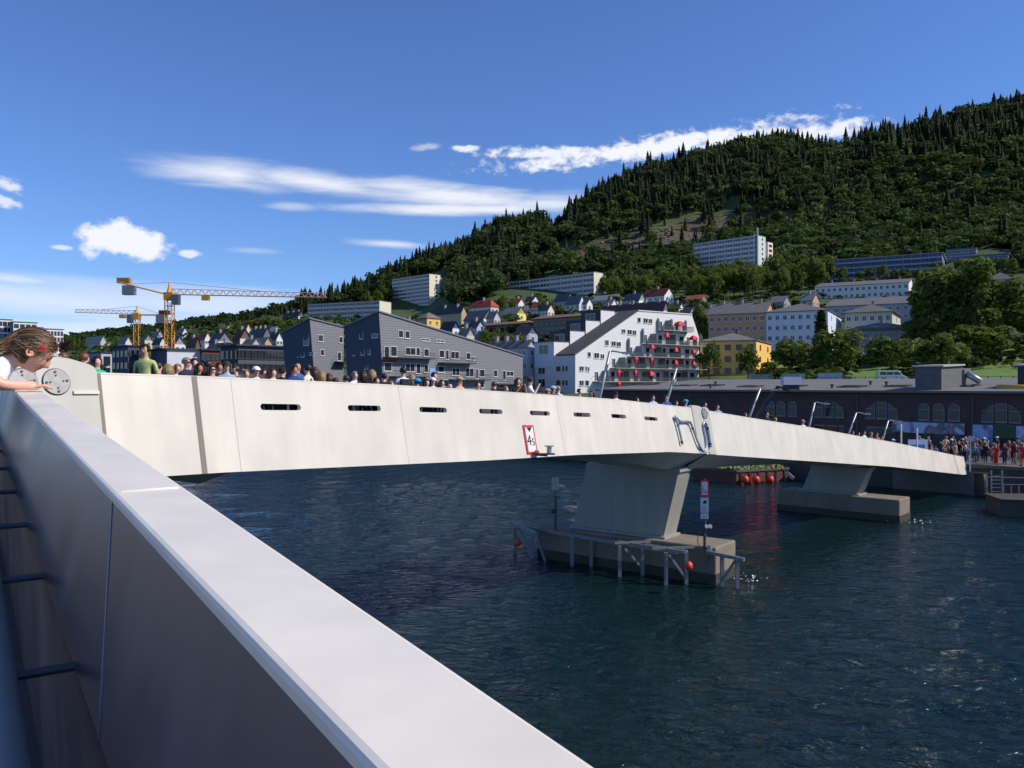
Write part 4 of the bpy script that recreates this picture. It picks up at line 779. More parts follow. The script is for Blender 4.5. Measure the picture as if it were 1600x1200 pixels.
T = [ # name, label, xl, xc, xr, y_eave, Yc, options
 ('apartment_house', 'bluish white four storey apartment house with hipped roof above yellow house', 1197, 1293.5, 1314.5, 485, 230, dict(az=28, wall=rgb(205, 212, 225), roof='hip', y_ridge=468, roofc=GREYR, wl=(4, 8), wr=(4, 2), chim=2)),
 ('apartment_house', 'salmon brown apartment house adjoining the bluish white one', 1107, 1196.5, 1210, 488, 238, dict(az=28, wall=rgb(196, 150, 112), roof='gy', y_ridge=470, roofc=GREYR, wl=(3, 8), win=(1.2, 1.4), chim=3)),
 ('apartment_house', 'yellow three storey house with grey hipped roof behind the warehouse', 1094, 1181.5, 1205, 532, 205, dict(az=26, wall=rgb(236, 188, 104), roof='hip', y_ridge=517, roofc=rgb(112, 110, 108), wl=(3, 5), wr=(3, 2), win=(1.5, 1.3), fc='b', chim=2, bars=1)),
 ('villa', 'white upper villa with hipped roof and maroon side among the trees', 1320, 1394, 1407, 487, 240, dict(az=31, wall=rgb(190, 185, 178), roof='hip', y_ridge=471, roofc=GREYR, wl=(2, 6), wr=(2, 1), win=(1.2, 1.5), chim=1, overhang=.8)),
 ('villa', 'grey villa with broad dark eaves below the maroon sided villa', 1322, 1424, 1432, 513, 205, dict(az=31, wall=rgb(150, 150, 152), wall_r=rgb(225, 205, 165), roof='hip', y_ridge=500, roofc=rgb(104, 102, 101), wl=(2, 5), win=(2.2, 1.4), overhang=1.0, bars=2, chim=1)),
 ('row_house', 'lavender grey row house with roof windows left of the big tree', 1290, 1434, 1443, 473, 290, dict(az=29, wall=rgb(168, 165, 172), roof='gy', y_ridge=454, roofc=GREYR, wl=(2, 12), chim=4)),
 ('row_house', 'long white row house with tall chimneys high on the slope', 1273, 1420, 1428, 441, 350, dict(az=29, wall=rgb(222, 220, 214), roof='gy', y_ridge=428.5, roofc=GREYR, wl=(3, 16), wr=(2, 1), win=(1.2, 1.4), chim=4)),
 ('row_house', 'grey roofed house partly hidden left of salmon brown house', 1080, 1112, 1122, 497, 285, dict(az=28, wall=rgb(150, 130, 112), roof='gy', y_ridge=479, roofc=GREYR, wl=(2, 4), chim=2)),
 ('row_house', 'dark roofed house behind the top of big tree', 1540, 1583, 1592, 436, 300, dict(az=34, wall=rgb(150, 145, 140), roof='hip', y_ridge=422, roofc=GREYR, wl=(2, 5), chim=1)),
 ('row_house', 'pale house with light roof cut by the right edge', 1577, 1640, 1665, 445, 240, dict(az=36, wall=rgb(175, 172, 180), roof='gy', y_ridge=434, roofc=rgb(165, 165, 165), wl=(2, 4))),
 ('detached_house', 'white gabled house with dark red roof below the forest', 1003, 1038, 1053, 461, 380, dict(wall=rgb(228, 226, 222), roof='gy', y_ridge=449, roofc=rgb(92, 40, 38), wl=(2, 4), wr=(2, 2), chim=1)),
 ('detached_house', 'low house with orange tiled roof beneath the high trees', 1071, 1097, 1104, 466, 365, dict(wall=rgb(130, 122, 115), roof='gy', y_ridge=460, roofc=rgb(190, 105, 62), wl=(1, 4))),
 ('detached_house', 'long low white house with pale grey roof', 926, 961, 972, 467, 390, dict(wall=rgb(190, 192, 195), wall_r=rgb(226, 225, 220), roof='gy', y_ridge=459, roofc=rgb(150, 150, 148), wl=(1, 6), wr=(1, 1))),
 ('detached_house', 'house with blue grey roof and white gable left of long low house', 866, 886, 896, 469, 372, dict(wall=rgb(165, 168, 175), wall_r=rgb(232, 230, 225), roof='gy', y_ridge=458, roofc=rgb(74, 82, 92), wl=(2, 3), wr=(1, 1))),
 ('detached_house', 'white twin gabled house, the larger left half', 884, 905, 914, 473, 345, dict(wall=rgb(205, 208, 212), roof='gy', y_ridge=461, roofc=rgb(96, 98, 104), wl=(2, 3), wr=(2, 1))),
 ('detached_house', 'white twin gabled house, the smaller right half', 910, 917, 926, 474, 335, dict(wall=rgb(230, 228, 224), roof='gy', y_ridge=466, roofc=rgb(84, 90, 100), wl=(2, 1), wr=(2, 1))),
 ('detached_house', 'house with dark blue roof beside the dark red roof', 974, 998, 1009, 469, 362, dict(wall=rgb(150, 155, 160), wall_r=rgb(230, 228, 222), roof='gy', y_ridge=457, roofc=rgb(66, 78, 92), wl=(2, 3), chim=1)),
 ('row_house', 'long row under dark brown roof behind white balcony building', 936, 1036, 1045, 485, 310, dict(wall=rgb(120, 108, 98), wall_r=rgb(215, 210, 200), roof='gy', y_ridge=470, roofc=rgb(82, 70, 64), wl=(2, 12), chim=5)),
 ('apartment_house', 'upper brown apartment block with dark balconies and flat hipped roof', 834, 912, 922, 494, 268, dict(wall=rgb(140, 124, 106), roof='hip', y_ridge=488, roofc=rgb(128, 98, 84), wl=(3, 9), win=(2.0, 1.6), fc='d', overhang=.9)),
 ('apartment_house', 'lower brown apartment block with dark balconies left of the upper one', 754, 826, 833, 505, 285, dict(wall=rgb(142, 124, 104), roof='hip', y_ridge=500, roofc=rgb(130, 100, 84), wl=(2, 8), win=(2.0, 1.6), fc='d', overhang=.9)),
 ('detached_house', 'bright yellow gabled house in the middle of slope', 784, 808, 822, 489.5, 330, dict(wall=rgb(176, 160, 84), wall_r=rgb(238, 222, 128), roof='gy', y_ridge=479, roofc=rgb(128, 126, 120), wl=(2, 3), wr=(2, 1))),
 ('detached_house', 'white house with bright red hipped roof under the forest', 733, 767, 779, 479, 345, dict(wall=rgb(205, 203, 200), roof='hip', y_ridge=467, roofc=rgb(165, 66, 50), wl=(3, 5), wr=(3, 2), chim=1)),
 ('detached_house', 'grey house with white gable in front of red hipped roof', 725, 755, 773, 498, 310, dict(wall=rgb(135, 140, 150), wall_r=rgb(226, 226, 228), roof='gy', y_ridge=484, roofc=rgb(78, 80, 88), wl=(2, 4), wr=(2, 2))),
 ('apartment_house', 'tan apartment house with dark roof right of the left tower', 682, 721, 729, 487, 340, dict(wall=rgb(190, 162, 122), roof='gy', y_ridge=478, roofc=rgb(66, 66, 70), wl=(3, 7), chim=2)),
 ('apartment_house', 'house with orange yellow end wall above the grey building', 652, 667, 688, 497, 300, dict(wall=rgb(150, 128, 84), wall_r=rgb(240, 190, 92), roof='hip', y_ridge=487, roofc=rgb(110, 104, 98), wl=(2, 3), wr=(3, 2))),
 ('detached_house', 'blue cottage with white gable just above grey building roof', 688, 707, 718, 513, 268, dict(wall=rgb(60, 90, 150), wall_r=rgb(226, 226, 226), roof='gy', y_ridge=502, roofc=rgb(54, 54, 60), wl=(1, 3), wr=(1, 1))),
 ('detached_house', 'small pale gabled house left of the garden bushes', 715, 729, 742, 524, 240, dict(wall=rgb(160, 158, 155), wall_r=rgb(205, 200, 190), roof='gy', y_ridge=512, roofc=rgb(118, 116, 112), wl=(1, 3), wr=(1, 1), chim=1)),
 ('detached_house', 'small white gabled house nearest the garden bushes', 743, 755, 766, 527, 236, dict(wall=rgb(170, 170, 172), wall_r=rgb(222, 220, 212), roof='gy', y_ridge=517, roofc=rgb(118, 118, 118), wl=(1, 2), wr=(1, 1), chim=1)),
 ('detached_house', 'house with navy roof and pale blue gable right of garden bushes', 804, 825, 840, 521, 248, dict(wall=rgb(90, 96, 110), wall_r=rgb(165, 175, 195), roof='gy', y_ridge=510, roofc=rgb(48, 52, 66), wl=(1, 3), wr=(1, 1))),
 ('apartment_house', 'low pale building with long grey roof between grey and white buildings', 762, 824, 838, 541, 190, dict(wall=rgb(175, 178, 190), roof='gy', y_ridge=531, roofc=rgb(104, 102, 101), wl=(3, 8), wr=(3, 1), chim=4)),
 ('detached_house', 'white gabled house just right of the tall crane mast', 263, 273, 290, 538, 300, dict(wall=rgb(150, 150, 155), wall_r=rgb(228, 226, 222), roof='gy', y_ridge=526, roofc=rgb(90, 88, 88), wr=(1, 2))),
 ('detached_house', 'brown house beside the white gable near the tall crane', 293, 306, 313, 538, 312, dict(wall=rgb(120, 92, 78), roof='gy', y_ridge=527, roofc=rgb(90, 70, 62), wl=(1, 3), chim=1)),
 ('detached_house', 'house with large cream gable and dark blue roof, left slope', 326, 341, 363, 533, 300, dict(wall=rgb(120, 122, 130), wall_r=rgb(220, 212, 196), roof='gy', y_ridge=519, roofc=rgb(62, 66, 78), wr=(2, 2), chim=1)),
 ('detached_house', 'house with steep cream gable and red brown roof, left slope', 364, 375, 392, 529, 312, dict(wall=rgb(110, 90, 84), wall_r=rgb(226, 216, 196), roof='gy', y_ridge=514, roofc=rgb(96, 52, 46), wr=(2, 1), chim=1)),
 ('detached_house', 'tiny yellow house on the distant left slope', 298, 306, 316, 519, 500, dict(wall=rgb(205, 175, 90), roof='gy', y_ridge=513, roofc=rgb(120, 110, 90), wr=(1, 2))),
 ('detached_house', 'tiny tan house on the distant left slope', 348, 354, 362, 513, 520, dict(wall=rgb(190, 160, 128), roof='gy', y_ridge=508, roofc=rgb(140, 110, 90), wr=(1, 1))),
 ('detached_house', 'pale roofed house left of the grey wedge building', 420, 428, 438, 517, 420, dict(wall=rgb(190, 190, 185), roof='gy', y_ridge=510, roofc=rgb(180, 185, 180), wr=(1, 1))),
 ('detached_house', 'cream gabled house left of the tall crane mast', 219, 226, 239, 532, 400, dict(wall=rgb(150, 142, 125), wall_r=rgb(215, 205, 170), roof='gy', y_ridge=523, roofc=rgb(110, 108, 105), wr=(1, 1))),
 ('row_house', 'pale row with grey roof at the far left slope', 134, 157, 167, 534, 450, dict(wall=rgb(200, 190, 170), roof='gy', y_ridge=525, roofc=rgb(150, 148, 142), wl=(1, 5))),
 ('detached_house', 'small pale yellow house below the small crane', 160, 166, 178, 541, 420, dict(wall=rgb(215, 200, 150), roof='gy', y_ridge=535, roofc=rgb(140, 130, 120), wr=(1, 1))),
 ('row_house', 'dark grey roofed row below the left ridge trees', 390, 412, 424, 524, 350, dict(wall=rgb(110, 112, 116), roof='gy', y_ridge=512, roofc=rgb(80, 82, 86), wl=(1, 5), chim=3)),
 ('row_house', 'grey roofed row behind the dark glazed building', 322, 352, 368, 545, 245, dict(wall=rgb(110, 112, 118), roof='gy', y_ridge=535, roofc=rgb(92, 94, 98), wl=(1, 5), chim=2)),
 ('row_house', 'row house with white gable on the ridge above wedge building', 441, 466, 476, 494, 560, dict(wall=rgb(90, 92, 95), wall_r=rgb(215, 210, 200), roof='gy', y_ridge=486, roofc=rgb(62, 62, 64), wl=(1, 6), chim=3)),
 ('commercial_building', 'pale grey box building with dark window at the left', 136, 158, 176, 551, 210, dict(wall=rgb(150, 155, 168), wall_r=rgb(190, 192, 200), roofc=rgb(60, 62, 66), wr=(2, 1), win=(1.6, 2.2), fc='d')),
 ('apartment_house', 'dark blue apartment house with balconies behind lime shirt man', 175, 200, 222, 541, 200, dict(wall=rgb(60, 72, 95), wall_r=rgb(72, 80, 98), roofc=rgb(52, 55, 62), wl=(3, 4), wr=(3, 3), win=(1.8, 1.6), fc='d')),
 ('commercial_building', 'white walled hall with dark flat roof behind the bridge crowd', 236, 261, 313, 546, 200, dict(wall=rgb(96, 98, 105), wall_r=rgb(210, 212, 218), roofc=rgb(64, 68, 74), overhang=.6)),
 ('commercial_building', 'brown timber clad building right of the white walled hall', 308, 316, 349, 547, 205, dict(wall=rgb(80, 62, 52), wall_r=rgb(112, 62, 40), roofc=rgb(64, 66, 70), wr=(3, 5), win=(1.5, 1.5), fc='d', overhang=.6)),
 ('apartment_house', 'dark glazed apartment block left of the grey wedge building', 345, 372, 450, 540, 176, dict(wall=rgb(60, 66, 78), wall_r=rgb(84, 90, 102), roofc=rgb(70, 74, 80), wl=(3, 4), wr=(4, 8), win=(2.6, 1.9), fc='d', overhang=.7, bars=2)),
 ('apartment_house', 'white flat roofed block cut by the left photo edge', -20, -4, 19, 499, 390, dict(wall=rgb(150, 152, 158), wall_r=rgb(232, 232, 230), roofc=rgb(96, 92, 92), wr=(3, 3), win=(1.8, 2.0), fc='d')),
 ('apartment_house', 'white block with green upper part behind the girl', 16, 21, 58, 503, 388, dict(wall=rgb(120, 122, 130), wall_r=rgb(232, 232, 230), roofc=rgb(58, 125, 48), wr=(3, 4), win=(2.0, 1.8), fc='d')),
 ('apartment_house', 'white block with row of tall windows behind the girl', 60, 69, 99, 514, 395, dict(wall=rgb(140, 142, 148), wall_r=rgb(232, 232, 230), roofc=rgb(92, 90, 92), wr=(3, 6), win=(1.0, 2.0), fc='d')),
]
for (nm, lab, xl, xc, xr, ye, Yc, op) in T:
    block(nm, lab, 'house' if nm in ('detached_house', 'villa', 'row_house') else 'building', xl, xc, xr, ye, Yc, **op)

EXTRA = [ # wall, roof, x, y_eave, Yc, width px (left, right), storeys, where
 ('cream', 'grey', 668, 520, 262, 14, 12, 'above the roof of the larger wedge building'), ('white', 'dark', 690, 531, 232, 13, 11, 'close above the sloping wedge roof'), ('pale grey', 'brown', 708, 536, 222, 12, 12, 'just above the falling wedge roof line'), ('ochre', 'grey', 640, 508, 290, 12, 10, 'left below the orange yellow end wall'), ('white', 'grey', 622, 503, 318, 12, 10, 'below the left slab tower'), ('pale blue', 'dark', 745, 511, 268, 14, 12, 'below the grey house with white gable'), ('white', 'rust', 842, 479, 350, 12, 11, 'left of the white twin gabled house'), ('cream', 'dark', 856, 484, 322, 13, 10, 'just above the upper brown apartment block'), ('pale grey', 'grey', 772, 496, 305, 12, 10, 'left of the bright yellow house'), ('white', 'dark', 832, 470, 378, 12, 10, 'under the left end of the middle slab'), ('pale yellow', 'grey', 1014, 478, 330, 12, 10, 'below the house with dark red roof'), ('white', 'brown', 1060, 483, 318, 14, 10, 'right of the long brown roofed row'), ('pale grey', 'dark', 1078, 488, 296, 14, 10, 'behind the upper right corner of the white building'), ('white', 'grey', 955, 476, 345, 12, 10, 'between long low house and brown roofed row'), ('tan', 'grey', 980, 480, 332, 14, 10, 'in the middle above the brown roofed row'), ('white', 'rust', 810, 474, 372, 11, 10, 'above the bright yellow house'), ('grey', 'grey', 1225, 471, 322, 22, 10, 'behind the bluish white apartment house, left'), ('tan', 'grey', 1270, 468, 318, 20, 10, 'behind the bluish white apartment house, right'), ('pale grey', 'dark', 1165, 478, 300, 24, 10, 'behind the salmon brown apartment house'),
 ('cream', 'dark', 250, 536, 330, 12, 10, 'left of the tall crane mast'), ('white', 'rust', 320, 529, 345, 11, 10, 'between the brown house and the cream gable'), ('pale grey', 'grey', 395, 537, 262, 16, 12, 'above the dark glazed apartment block'), ('cream', 'grey', 196, 535, 360, 12, 10, 'below the small crane'), ('white', 'dark', 432, 529, 300, 12, 10, 'left beside the smaller wedge building'), ('tan', 'grey', 414, 535, 270, 14, 11, 'above the right end of the dark glazed block'), ('white', 'grey', 285, 521, 470, 9, 9, 'on the far slope right of the tall crane'), ('cream', 'rust', 384, 516, 470, 10, 9, 'on the far slope under the ridge trees'), ('pale grey', 'grey', 246, 525, 440, 9, 9, 'on the far slope left of the tall crane')]
HC = {'cream': rgb(226, 214, 190), 'white': rgb(226, 226, 224), 'pale grey': rgb(186, 186, 190), 'ochre': rgb(205, 165, 90), 'pale blue': rgb(170, 188, 210), 'pale yellow': rgb(226, 212, 150), 'tan': rgb(190, 160, 130), 'grey': rgb(150, 150, 152)}; RC = {'grey': rgb(126, 124, 122), 'dark': rgb(68, 68, 74), 'brown': rgb(110, 84, 70), 'rust': rgb(150, 72, 52)}
for k, (wc, rc, x, ye, Yc, wl_, wr_, where) in enumerate(EXTRA):
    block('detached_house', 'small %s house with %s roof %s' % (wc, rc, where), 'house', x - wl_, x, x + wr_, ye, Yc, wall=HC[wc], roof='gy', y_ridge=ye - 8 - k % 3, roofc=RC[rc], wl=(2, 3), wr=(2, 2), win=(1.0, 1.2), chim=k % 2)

# towers and slabs
def tower(label, xl, xc, xr, y_eave, Yc, floors, bays, wall, end, panel, az=45, z_sink=3, fhh=2.85, cat='apartment tower', rows_end=True):
    root, lx, ly, h = block('apartment_tower', label, cat, xl, xc, xr, y_eave, Yc, az=az, wall=wall, wall_r=end, roof='flat', roofc=rgb(120, 116, 112), sink=z_sink, overhang=.15)
    gl = M('tower_glass', (.045, .05, .065), .15, var=.6, scale=.15); pm = M('panel_%02x' % int(255 * panel[0]), panel, .8, var=.12, scale=.3)
    g = MB(); pn = MB()
    for i in range(floors):
        z1 = h - .7 - i * fhh
        if z1 - 1.35 < .2: break
        for j in range(bays):
            y0, y1 = ly * j / bays + .35, ly * (j + 1) / bays - .35
            n = 3
            for k in range(n): a = y0 + (y1 - y0) * k / n; b = y0 + (y1 - y0) * (k + 1) / n - .3; g.box(-.03, .02, a, b, z1 - 1.35, z1)
            pn.box(-.22, .0, y0 - .1, y1 + .1, z1 - 2.35, z1 - 1.42)
    g.build('window_bands', gl, root)['kind'] = 'stuff'; tag(pn.build('balcony_panels', pm, root), kind='stuff')
    fn = MB()
    for j in range(bays + 1): y = ly * j / bays; fn.box(-.16, .0, max(0, y - .12), min(ly, y + .12), 0, h - .02)
    tag(fn.build('pilasters', M('pilaster', tuple(c * .85 for c in wall), .85), root), kind='stuff')
    if rows_end:
        for i in range(floors):
            z1 = h - 1.0 - i * fhh
            if z1 < 1.5: break
            o = link('window', window_mesh(1.2, 1.3, 'd', 0), root); o.location = (lx * .62, -.031, z1 - .65)
    return root, lx, ly, h
tw, lx, ly, h = tower('ten storey slab tower with cream end wall on the left hill', 613, 671, 688, 428, 615, 11, 5, rgb(205, 192, 182), rgb(235, 226, 200), rgb(218, 208, 200))
mb = MB(); mb.box(lx + .01, lx + 5.5, 2.5, 12, 0, h - 1.5); mb.build('stair_wing', M('wing_bluegrey', rgb(150, 165, 175), .8), tw); mb = MB(); mb.box(lx + 5.5, lx + 13, .2, 12, 0, h - 2.4); wg = mb.build('rear_wing', M('wing_cream', rgb(228, 214, 196), .8), tw)
for i in range(10):
    o = link('window', window_mesh(4.2, 1.3, 'd', 2), tw); o.location = (lx + 9.2, .19, h - 4.5 - i * 2.85)
    if h - 4.5 - i * 2.85 < 3: break
tower('long low concrete slab block at the foot of left hill', 481, 593, 611, 470, 520, 6, 9, rgb(198, 186, 176), rgb(215, 212, 195), rgb(212, 204, 196), rows_end=False, az=25)
tower('long six storey concrete slab block in the middle of hillside', 782, 928, 946, 425, 455, 6, 9, rgb(204, 190, 180), rgb(226, 218, 196), rgb(216, 206, 198), rows_end=False)
tw, lx, ly, h = tower('grey ten storey slab tower below the clearing on the right', 1084, 1183, 1196, 367.5, 485, 11, 8, rgb(214, 202, 200), rgb(205, 215, 205), rgb(226, 216, 214))
mb = MB(); mb.box(lx + .01, lx + 4, 3, 11, 0, h - 2); mb.build('stair_wing', M('wing_bluegrey', rgb(150, 165, 175), .8), tw); mb = MB(); mb.box(lx + 4, lx + 10, .5, 11, 0, h - 2.2); mb.build('rear_wing', M('wing_cream', rgb(228, 214, 196), .8), tw)
mb = MB(); mb.box(-.6, 0, 1.2, 2.0, 0, h + .5); mb.build('edge_fin', M('fin_white', (.7, .7, .72), .6), tw); mb = MB(); mb.box(-1.4, -.2, -.9, -.04, 0, h + 4.2); mb.build('flue_stack', M('flue_green', rgb(120, 140, 130), .6), tw)
for i in range(9):
    if h - 4.2 - i * 2.85 < 3: break
    o = link('window', window_mesh(3.4, 1.3, 'd', 2), tw); o.location = (lx + 7, .49, h - 4.2 - i * 2.85)
r5, lx, ly, h = block('terrace_block', 'long bluish terraced apartment block high on the right', 'building', 1292, 1472, 1486, 395, 440, az=30, wall=rgb(96, 108, 132), roof='flat', roofc=rgb(175, 178, 186), overhang=.8, sink=2)
for i in range(4):
    mb = MB(); z = h - .7 - i * 2.8; mb.box(-1.3, 0, .2, ly - .2, z - 2.0, z - 1.1); mb.build('balcony_band', M('balcony_blue', rgb(150, 160, 184), .7), r5)
    mb = MB(); [mb.box(-.04, .0, ly * k / 26 + .5, ly * (k + 1) / 26 - .5, z - 1.0, z + .35) for k in range(26)]; tag(mb.build('window_bands', M('tower_glass', (.045, .05, .065), .15), r5), kind='stuff')
for k in range(14): mb = MB(); y = ly * (k + .5) / 14; mb.box(-1.35, -.001, y - .09, y + .09, 0, h - .3); mb.build('party_wall', M('party_wall', rgb(150, 156, 172), .8), r5)
r6, lx, ly, h = block('terrace_block', 'shorter bluish block stepping off the right end of terraced block', 'building', 1486, 1575, 1590, 395.5, 450, az=34, wall=rgb(104, 114, 136), roof='flat', roofc=rgb(175, 178, 186), wl=(3, 12), win=(2.2, 1.5), fc='w', overhang=.6)
block('terrace_block', 'small bluish rooftop block above the terraced apartments', 'building', 1478, 1525, 1532, 387, 480, az=34, wall=rgb(100, 110, 130), roof='flat', roofc=rgb(100, 100, 110), wl=(2, 8), win=(2.0, 1.4))

# grey wedge buildings on the waterfront
CLAD = M('grey_cladding', rgb(128, 128, 134), .7, var=.06, lines=(2, .46, .14, .35)); CLAD_SHADE = M('shaded_cladding', rgb(74, 78, 94), .7, var=.06, lines=(2, .46, .14, .6))  # left faces take the darker copy: their shade is put into the colour
def wedge(label, xl, xc, xr, yl, yc, yr, Yc, az, lean, wins_r, wins_l):
    a = math.radians(az); ax = Vector((math.sin(a), math.cos(a), 0)); ay = Vector((-math.cos(a), math.sin(a), 0)); c = P(xc, yc, Yc)
    Lx = solve(c.x, c.y, ax.x, ax.y, xr); Ly = solve(c.x, c.y, ay.x, ay.y, xl); z0 = 1.6
    root = thing('wedge_building', label, 'apartment building', (c.x, c.y, z0), math.radians(90 - az))
    zc = c.z - z0; R_ = c + ax * Lx; L_ = c + ay * Ly; zr = H - (yr - 600) / F * R_.y - z0; zl = H - (yl - 600) / F * L_.y - z0
    p = [(lean, .0, 0), (Lx, 0, 0), (Lx, Ly, 0), (lean * .8, Ly, 0), (0, 0, zc), (Lx, 0, zr), (Lx, Ly, zr + zl - zc), (0, Ly, zl)]
    mb = MB(); i0 = len(mb.f); mb.hexa(p); mb.m = [0, 0, 0, 0, 0, 1]; mb.build('cladding', [CLAD, CLAD_SHADE], root)
    t = Vector((0, 0, .25)); q = [Vector(v) for v in (p[4], p[5], p[6], p[7])]; g = .25; q[0] += Vector((-g, -g, 0)); q[1] += Vector((g, -g, 0)); q[2] += Vector((g, g, 0)); q[3] += Vector((-g, g, 0))
    mb = MB(); mb.hexa([v + Vector((0, 0, .01)) for v in q] + [v + t for v in q]); mb.build('roof', M('wedge_roof', rgb(118, 122, 130), .6), root)
    def lx_at(x): return solve(c.x, c.y, ax.x, ax.y, x)
    def ly_at(x): return solve(c.x, c.y, ay.x, ay.y, x)
    for (x0, x1, y0, y1) in wins_r:
        s0, s1 = lx_at(x0), lx_at(x1); Y = c.y + ax.y * (s0 + s1) / 2; za, zb = H - (y1 - 600) / F * Y - z0, H - (y0 - 600) / F * Y - z0
        o = link('window', window_mesh(s1 - s0, zb - za, 'w', 1 if s1 - s0 > 2 else 0), root); o.location = ((s0 + s1) / 2, -.002, (za + zb) / 2)
    for (x0, x1, y0, y1) in wins_l:
        s1, s0 = ly_at(x0), ly_at(x1); Y = c.y + ay.y * (s0 + s1) / 2; za, zb = H - (y1 - 600) / F * Y - z0, H - (y0 - 600) / F * Y - z0
        k = lean * (1 - (za + zb) / 2 / zc); o = link('window', window_mesh(s1 - s0, zb - za, 'w', 0), root); o.location = (k - .05, (s0 + s1) / 2, (za + zb) / 2); o.rotation_euler = (0, math.atan2(lean, zc) * -.0, math.radians(-90))
    return root, lx_at, c, ax, z0, zc, Lx
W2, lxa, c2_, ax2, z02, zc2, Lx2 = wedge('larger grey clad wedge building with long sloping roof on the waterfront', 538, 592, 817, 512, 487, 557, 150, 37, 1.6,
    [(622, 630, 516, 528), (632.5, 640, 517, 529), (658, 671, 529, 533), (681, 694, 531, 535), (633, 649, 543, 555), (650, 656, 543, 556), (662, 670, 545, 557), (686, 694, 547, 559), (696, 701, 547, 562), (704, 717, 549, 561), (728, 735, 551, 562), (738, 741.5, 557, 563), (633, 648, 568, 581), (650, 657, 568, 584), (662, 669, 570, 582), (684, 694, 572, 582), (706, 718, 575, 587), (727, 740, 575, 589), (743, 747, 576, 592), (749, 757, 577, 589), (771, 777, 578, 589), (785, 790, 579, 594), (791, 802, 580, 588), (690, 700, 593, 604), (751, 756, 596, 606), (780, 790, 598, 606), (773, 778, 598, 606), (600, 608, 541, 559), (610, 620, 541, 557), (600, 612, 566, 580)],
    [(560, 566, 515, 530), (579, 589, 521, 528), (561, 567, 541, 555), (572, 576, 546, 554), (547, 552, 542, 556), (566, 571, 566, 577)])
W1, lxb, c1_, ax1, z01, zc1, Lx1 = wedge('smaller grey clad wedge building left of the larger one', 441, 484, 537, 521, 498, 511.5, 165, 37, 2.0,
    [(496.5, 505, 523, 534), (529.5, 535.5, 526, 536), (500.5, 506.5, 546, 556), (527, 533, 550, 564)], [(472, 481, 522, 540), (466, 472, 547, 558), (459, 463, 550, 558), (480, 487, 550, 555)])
DKM = M('balcony_dark_metal', (.035, .035, .04), .6)
def balcony(root, c, ax, z0, lxf, x0, x1, y, dep=1.6, nm='balcony', mat=None, gm=None, rail_h=1.05):
    s0, s1 = lxf(x0), lxf(x1); Y = c.y + ax.y * (s0 + s1) / 2; z = H - (y - 600) / F * Y - z0
    mb = MB(); mb.box(s0, s1, -dep, -.01, z - .18, z); b = mb.build(nm, mat or DKM, root)
    rl = MB()
    rl.box(s0, s1, -dep, -dep + .05, z + rail_h - .05, z + rail_h); rl.box(s0, s0 + .05, -dep + .05, -.02, z + rail_h - .05, z + rail_h); rl.box(s1 - .05, s1, -dep + .05, -.02, z + rail_h - .05, z + rail_h)
    n = max(4, int((s1 - s0) / .35))
    for k in range(n + 1): x = s0 + (s1 - s0 - .04) * k / n; rl.box(x, x + .03, -dep + .01, -dep + .04, z, z + rail_h - .05)
    rl.build('railing', DKM, b)
    if gm: g = MB(); g.box(s0 + .05, s1 - .05, -dep + .05, -dep + .07, z + .08, z + rail_h - .08); g.build('glass_panel', gm, b)
    return z
for x0, x1, y in ((598, 672, 559), (684, 735, 567), (608, 666, 588), (700, 758, 593), (770, 812, 600)): balcony(W2, c2_, ax2, z02, lxa, x0, x1, y)
balcony(W1, c1_, ax1, z01, lxb, 522, 540, 565)
mb = MB(); s0, s1 = lxa(653), lxa(666); Y_ = c2_.y + 12; mb.box(lxa(661), lxa(670), -1.75, -1.7, H - (585 - 600) / F * 162 - z02 - 1.2, H - (571 - 600) / F * 162 - z02 - .6); mb.build('blue_screen', M('screen_blue', rgb(130, 160, 210), .6), W2)
mb = MB(); mb.box(lxa(597), lxa(620), -.1, -.005, H - (565 - 600) / F * 151 - z02, H - (562 - 600) / F * 151 - z02); mb.build('red_lintel', M('lintel_red', rgb(150, 40, 40), .7), W2)

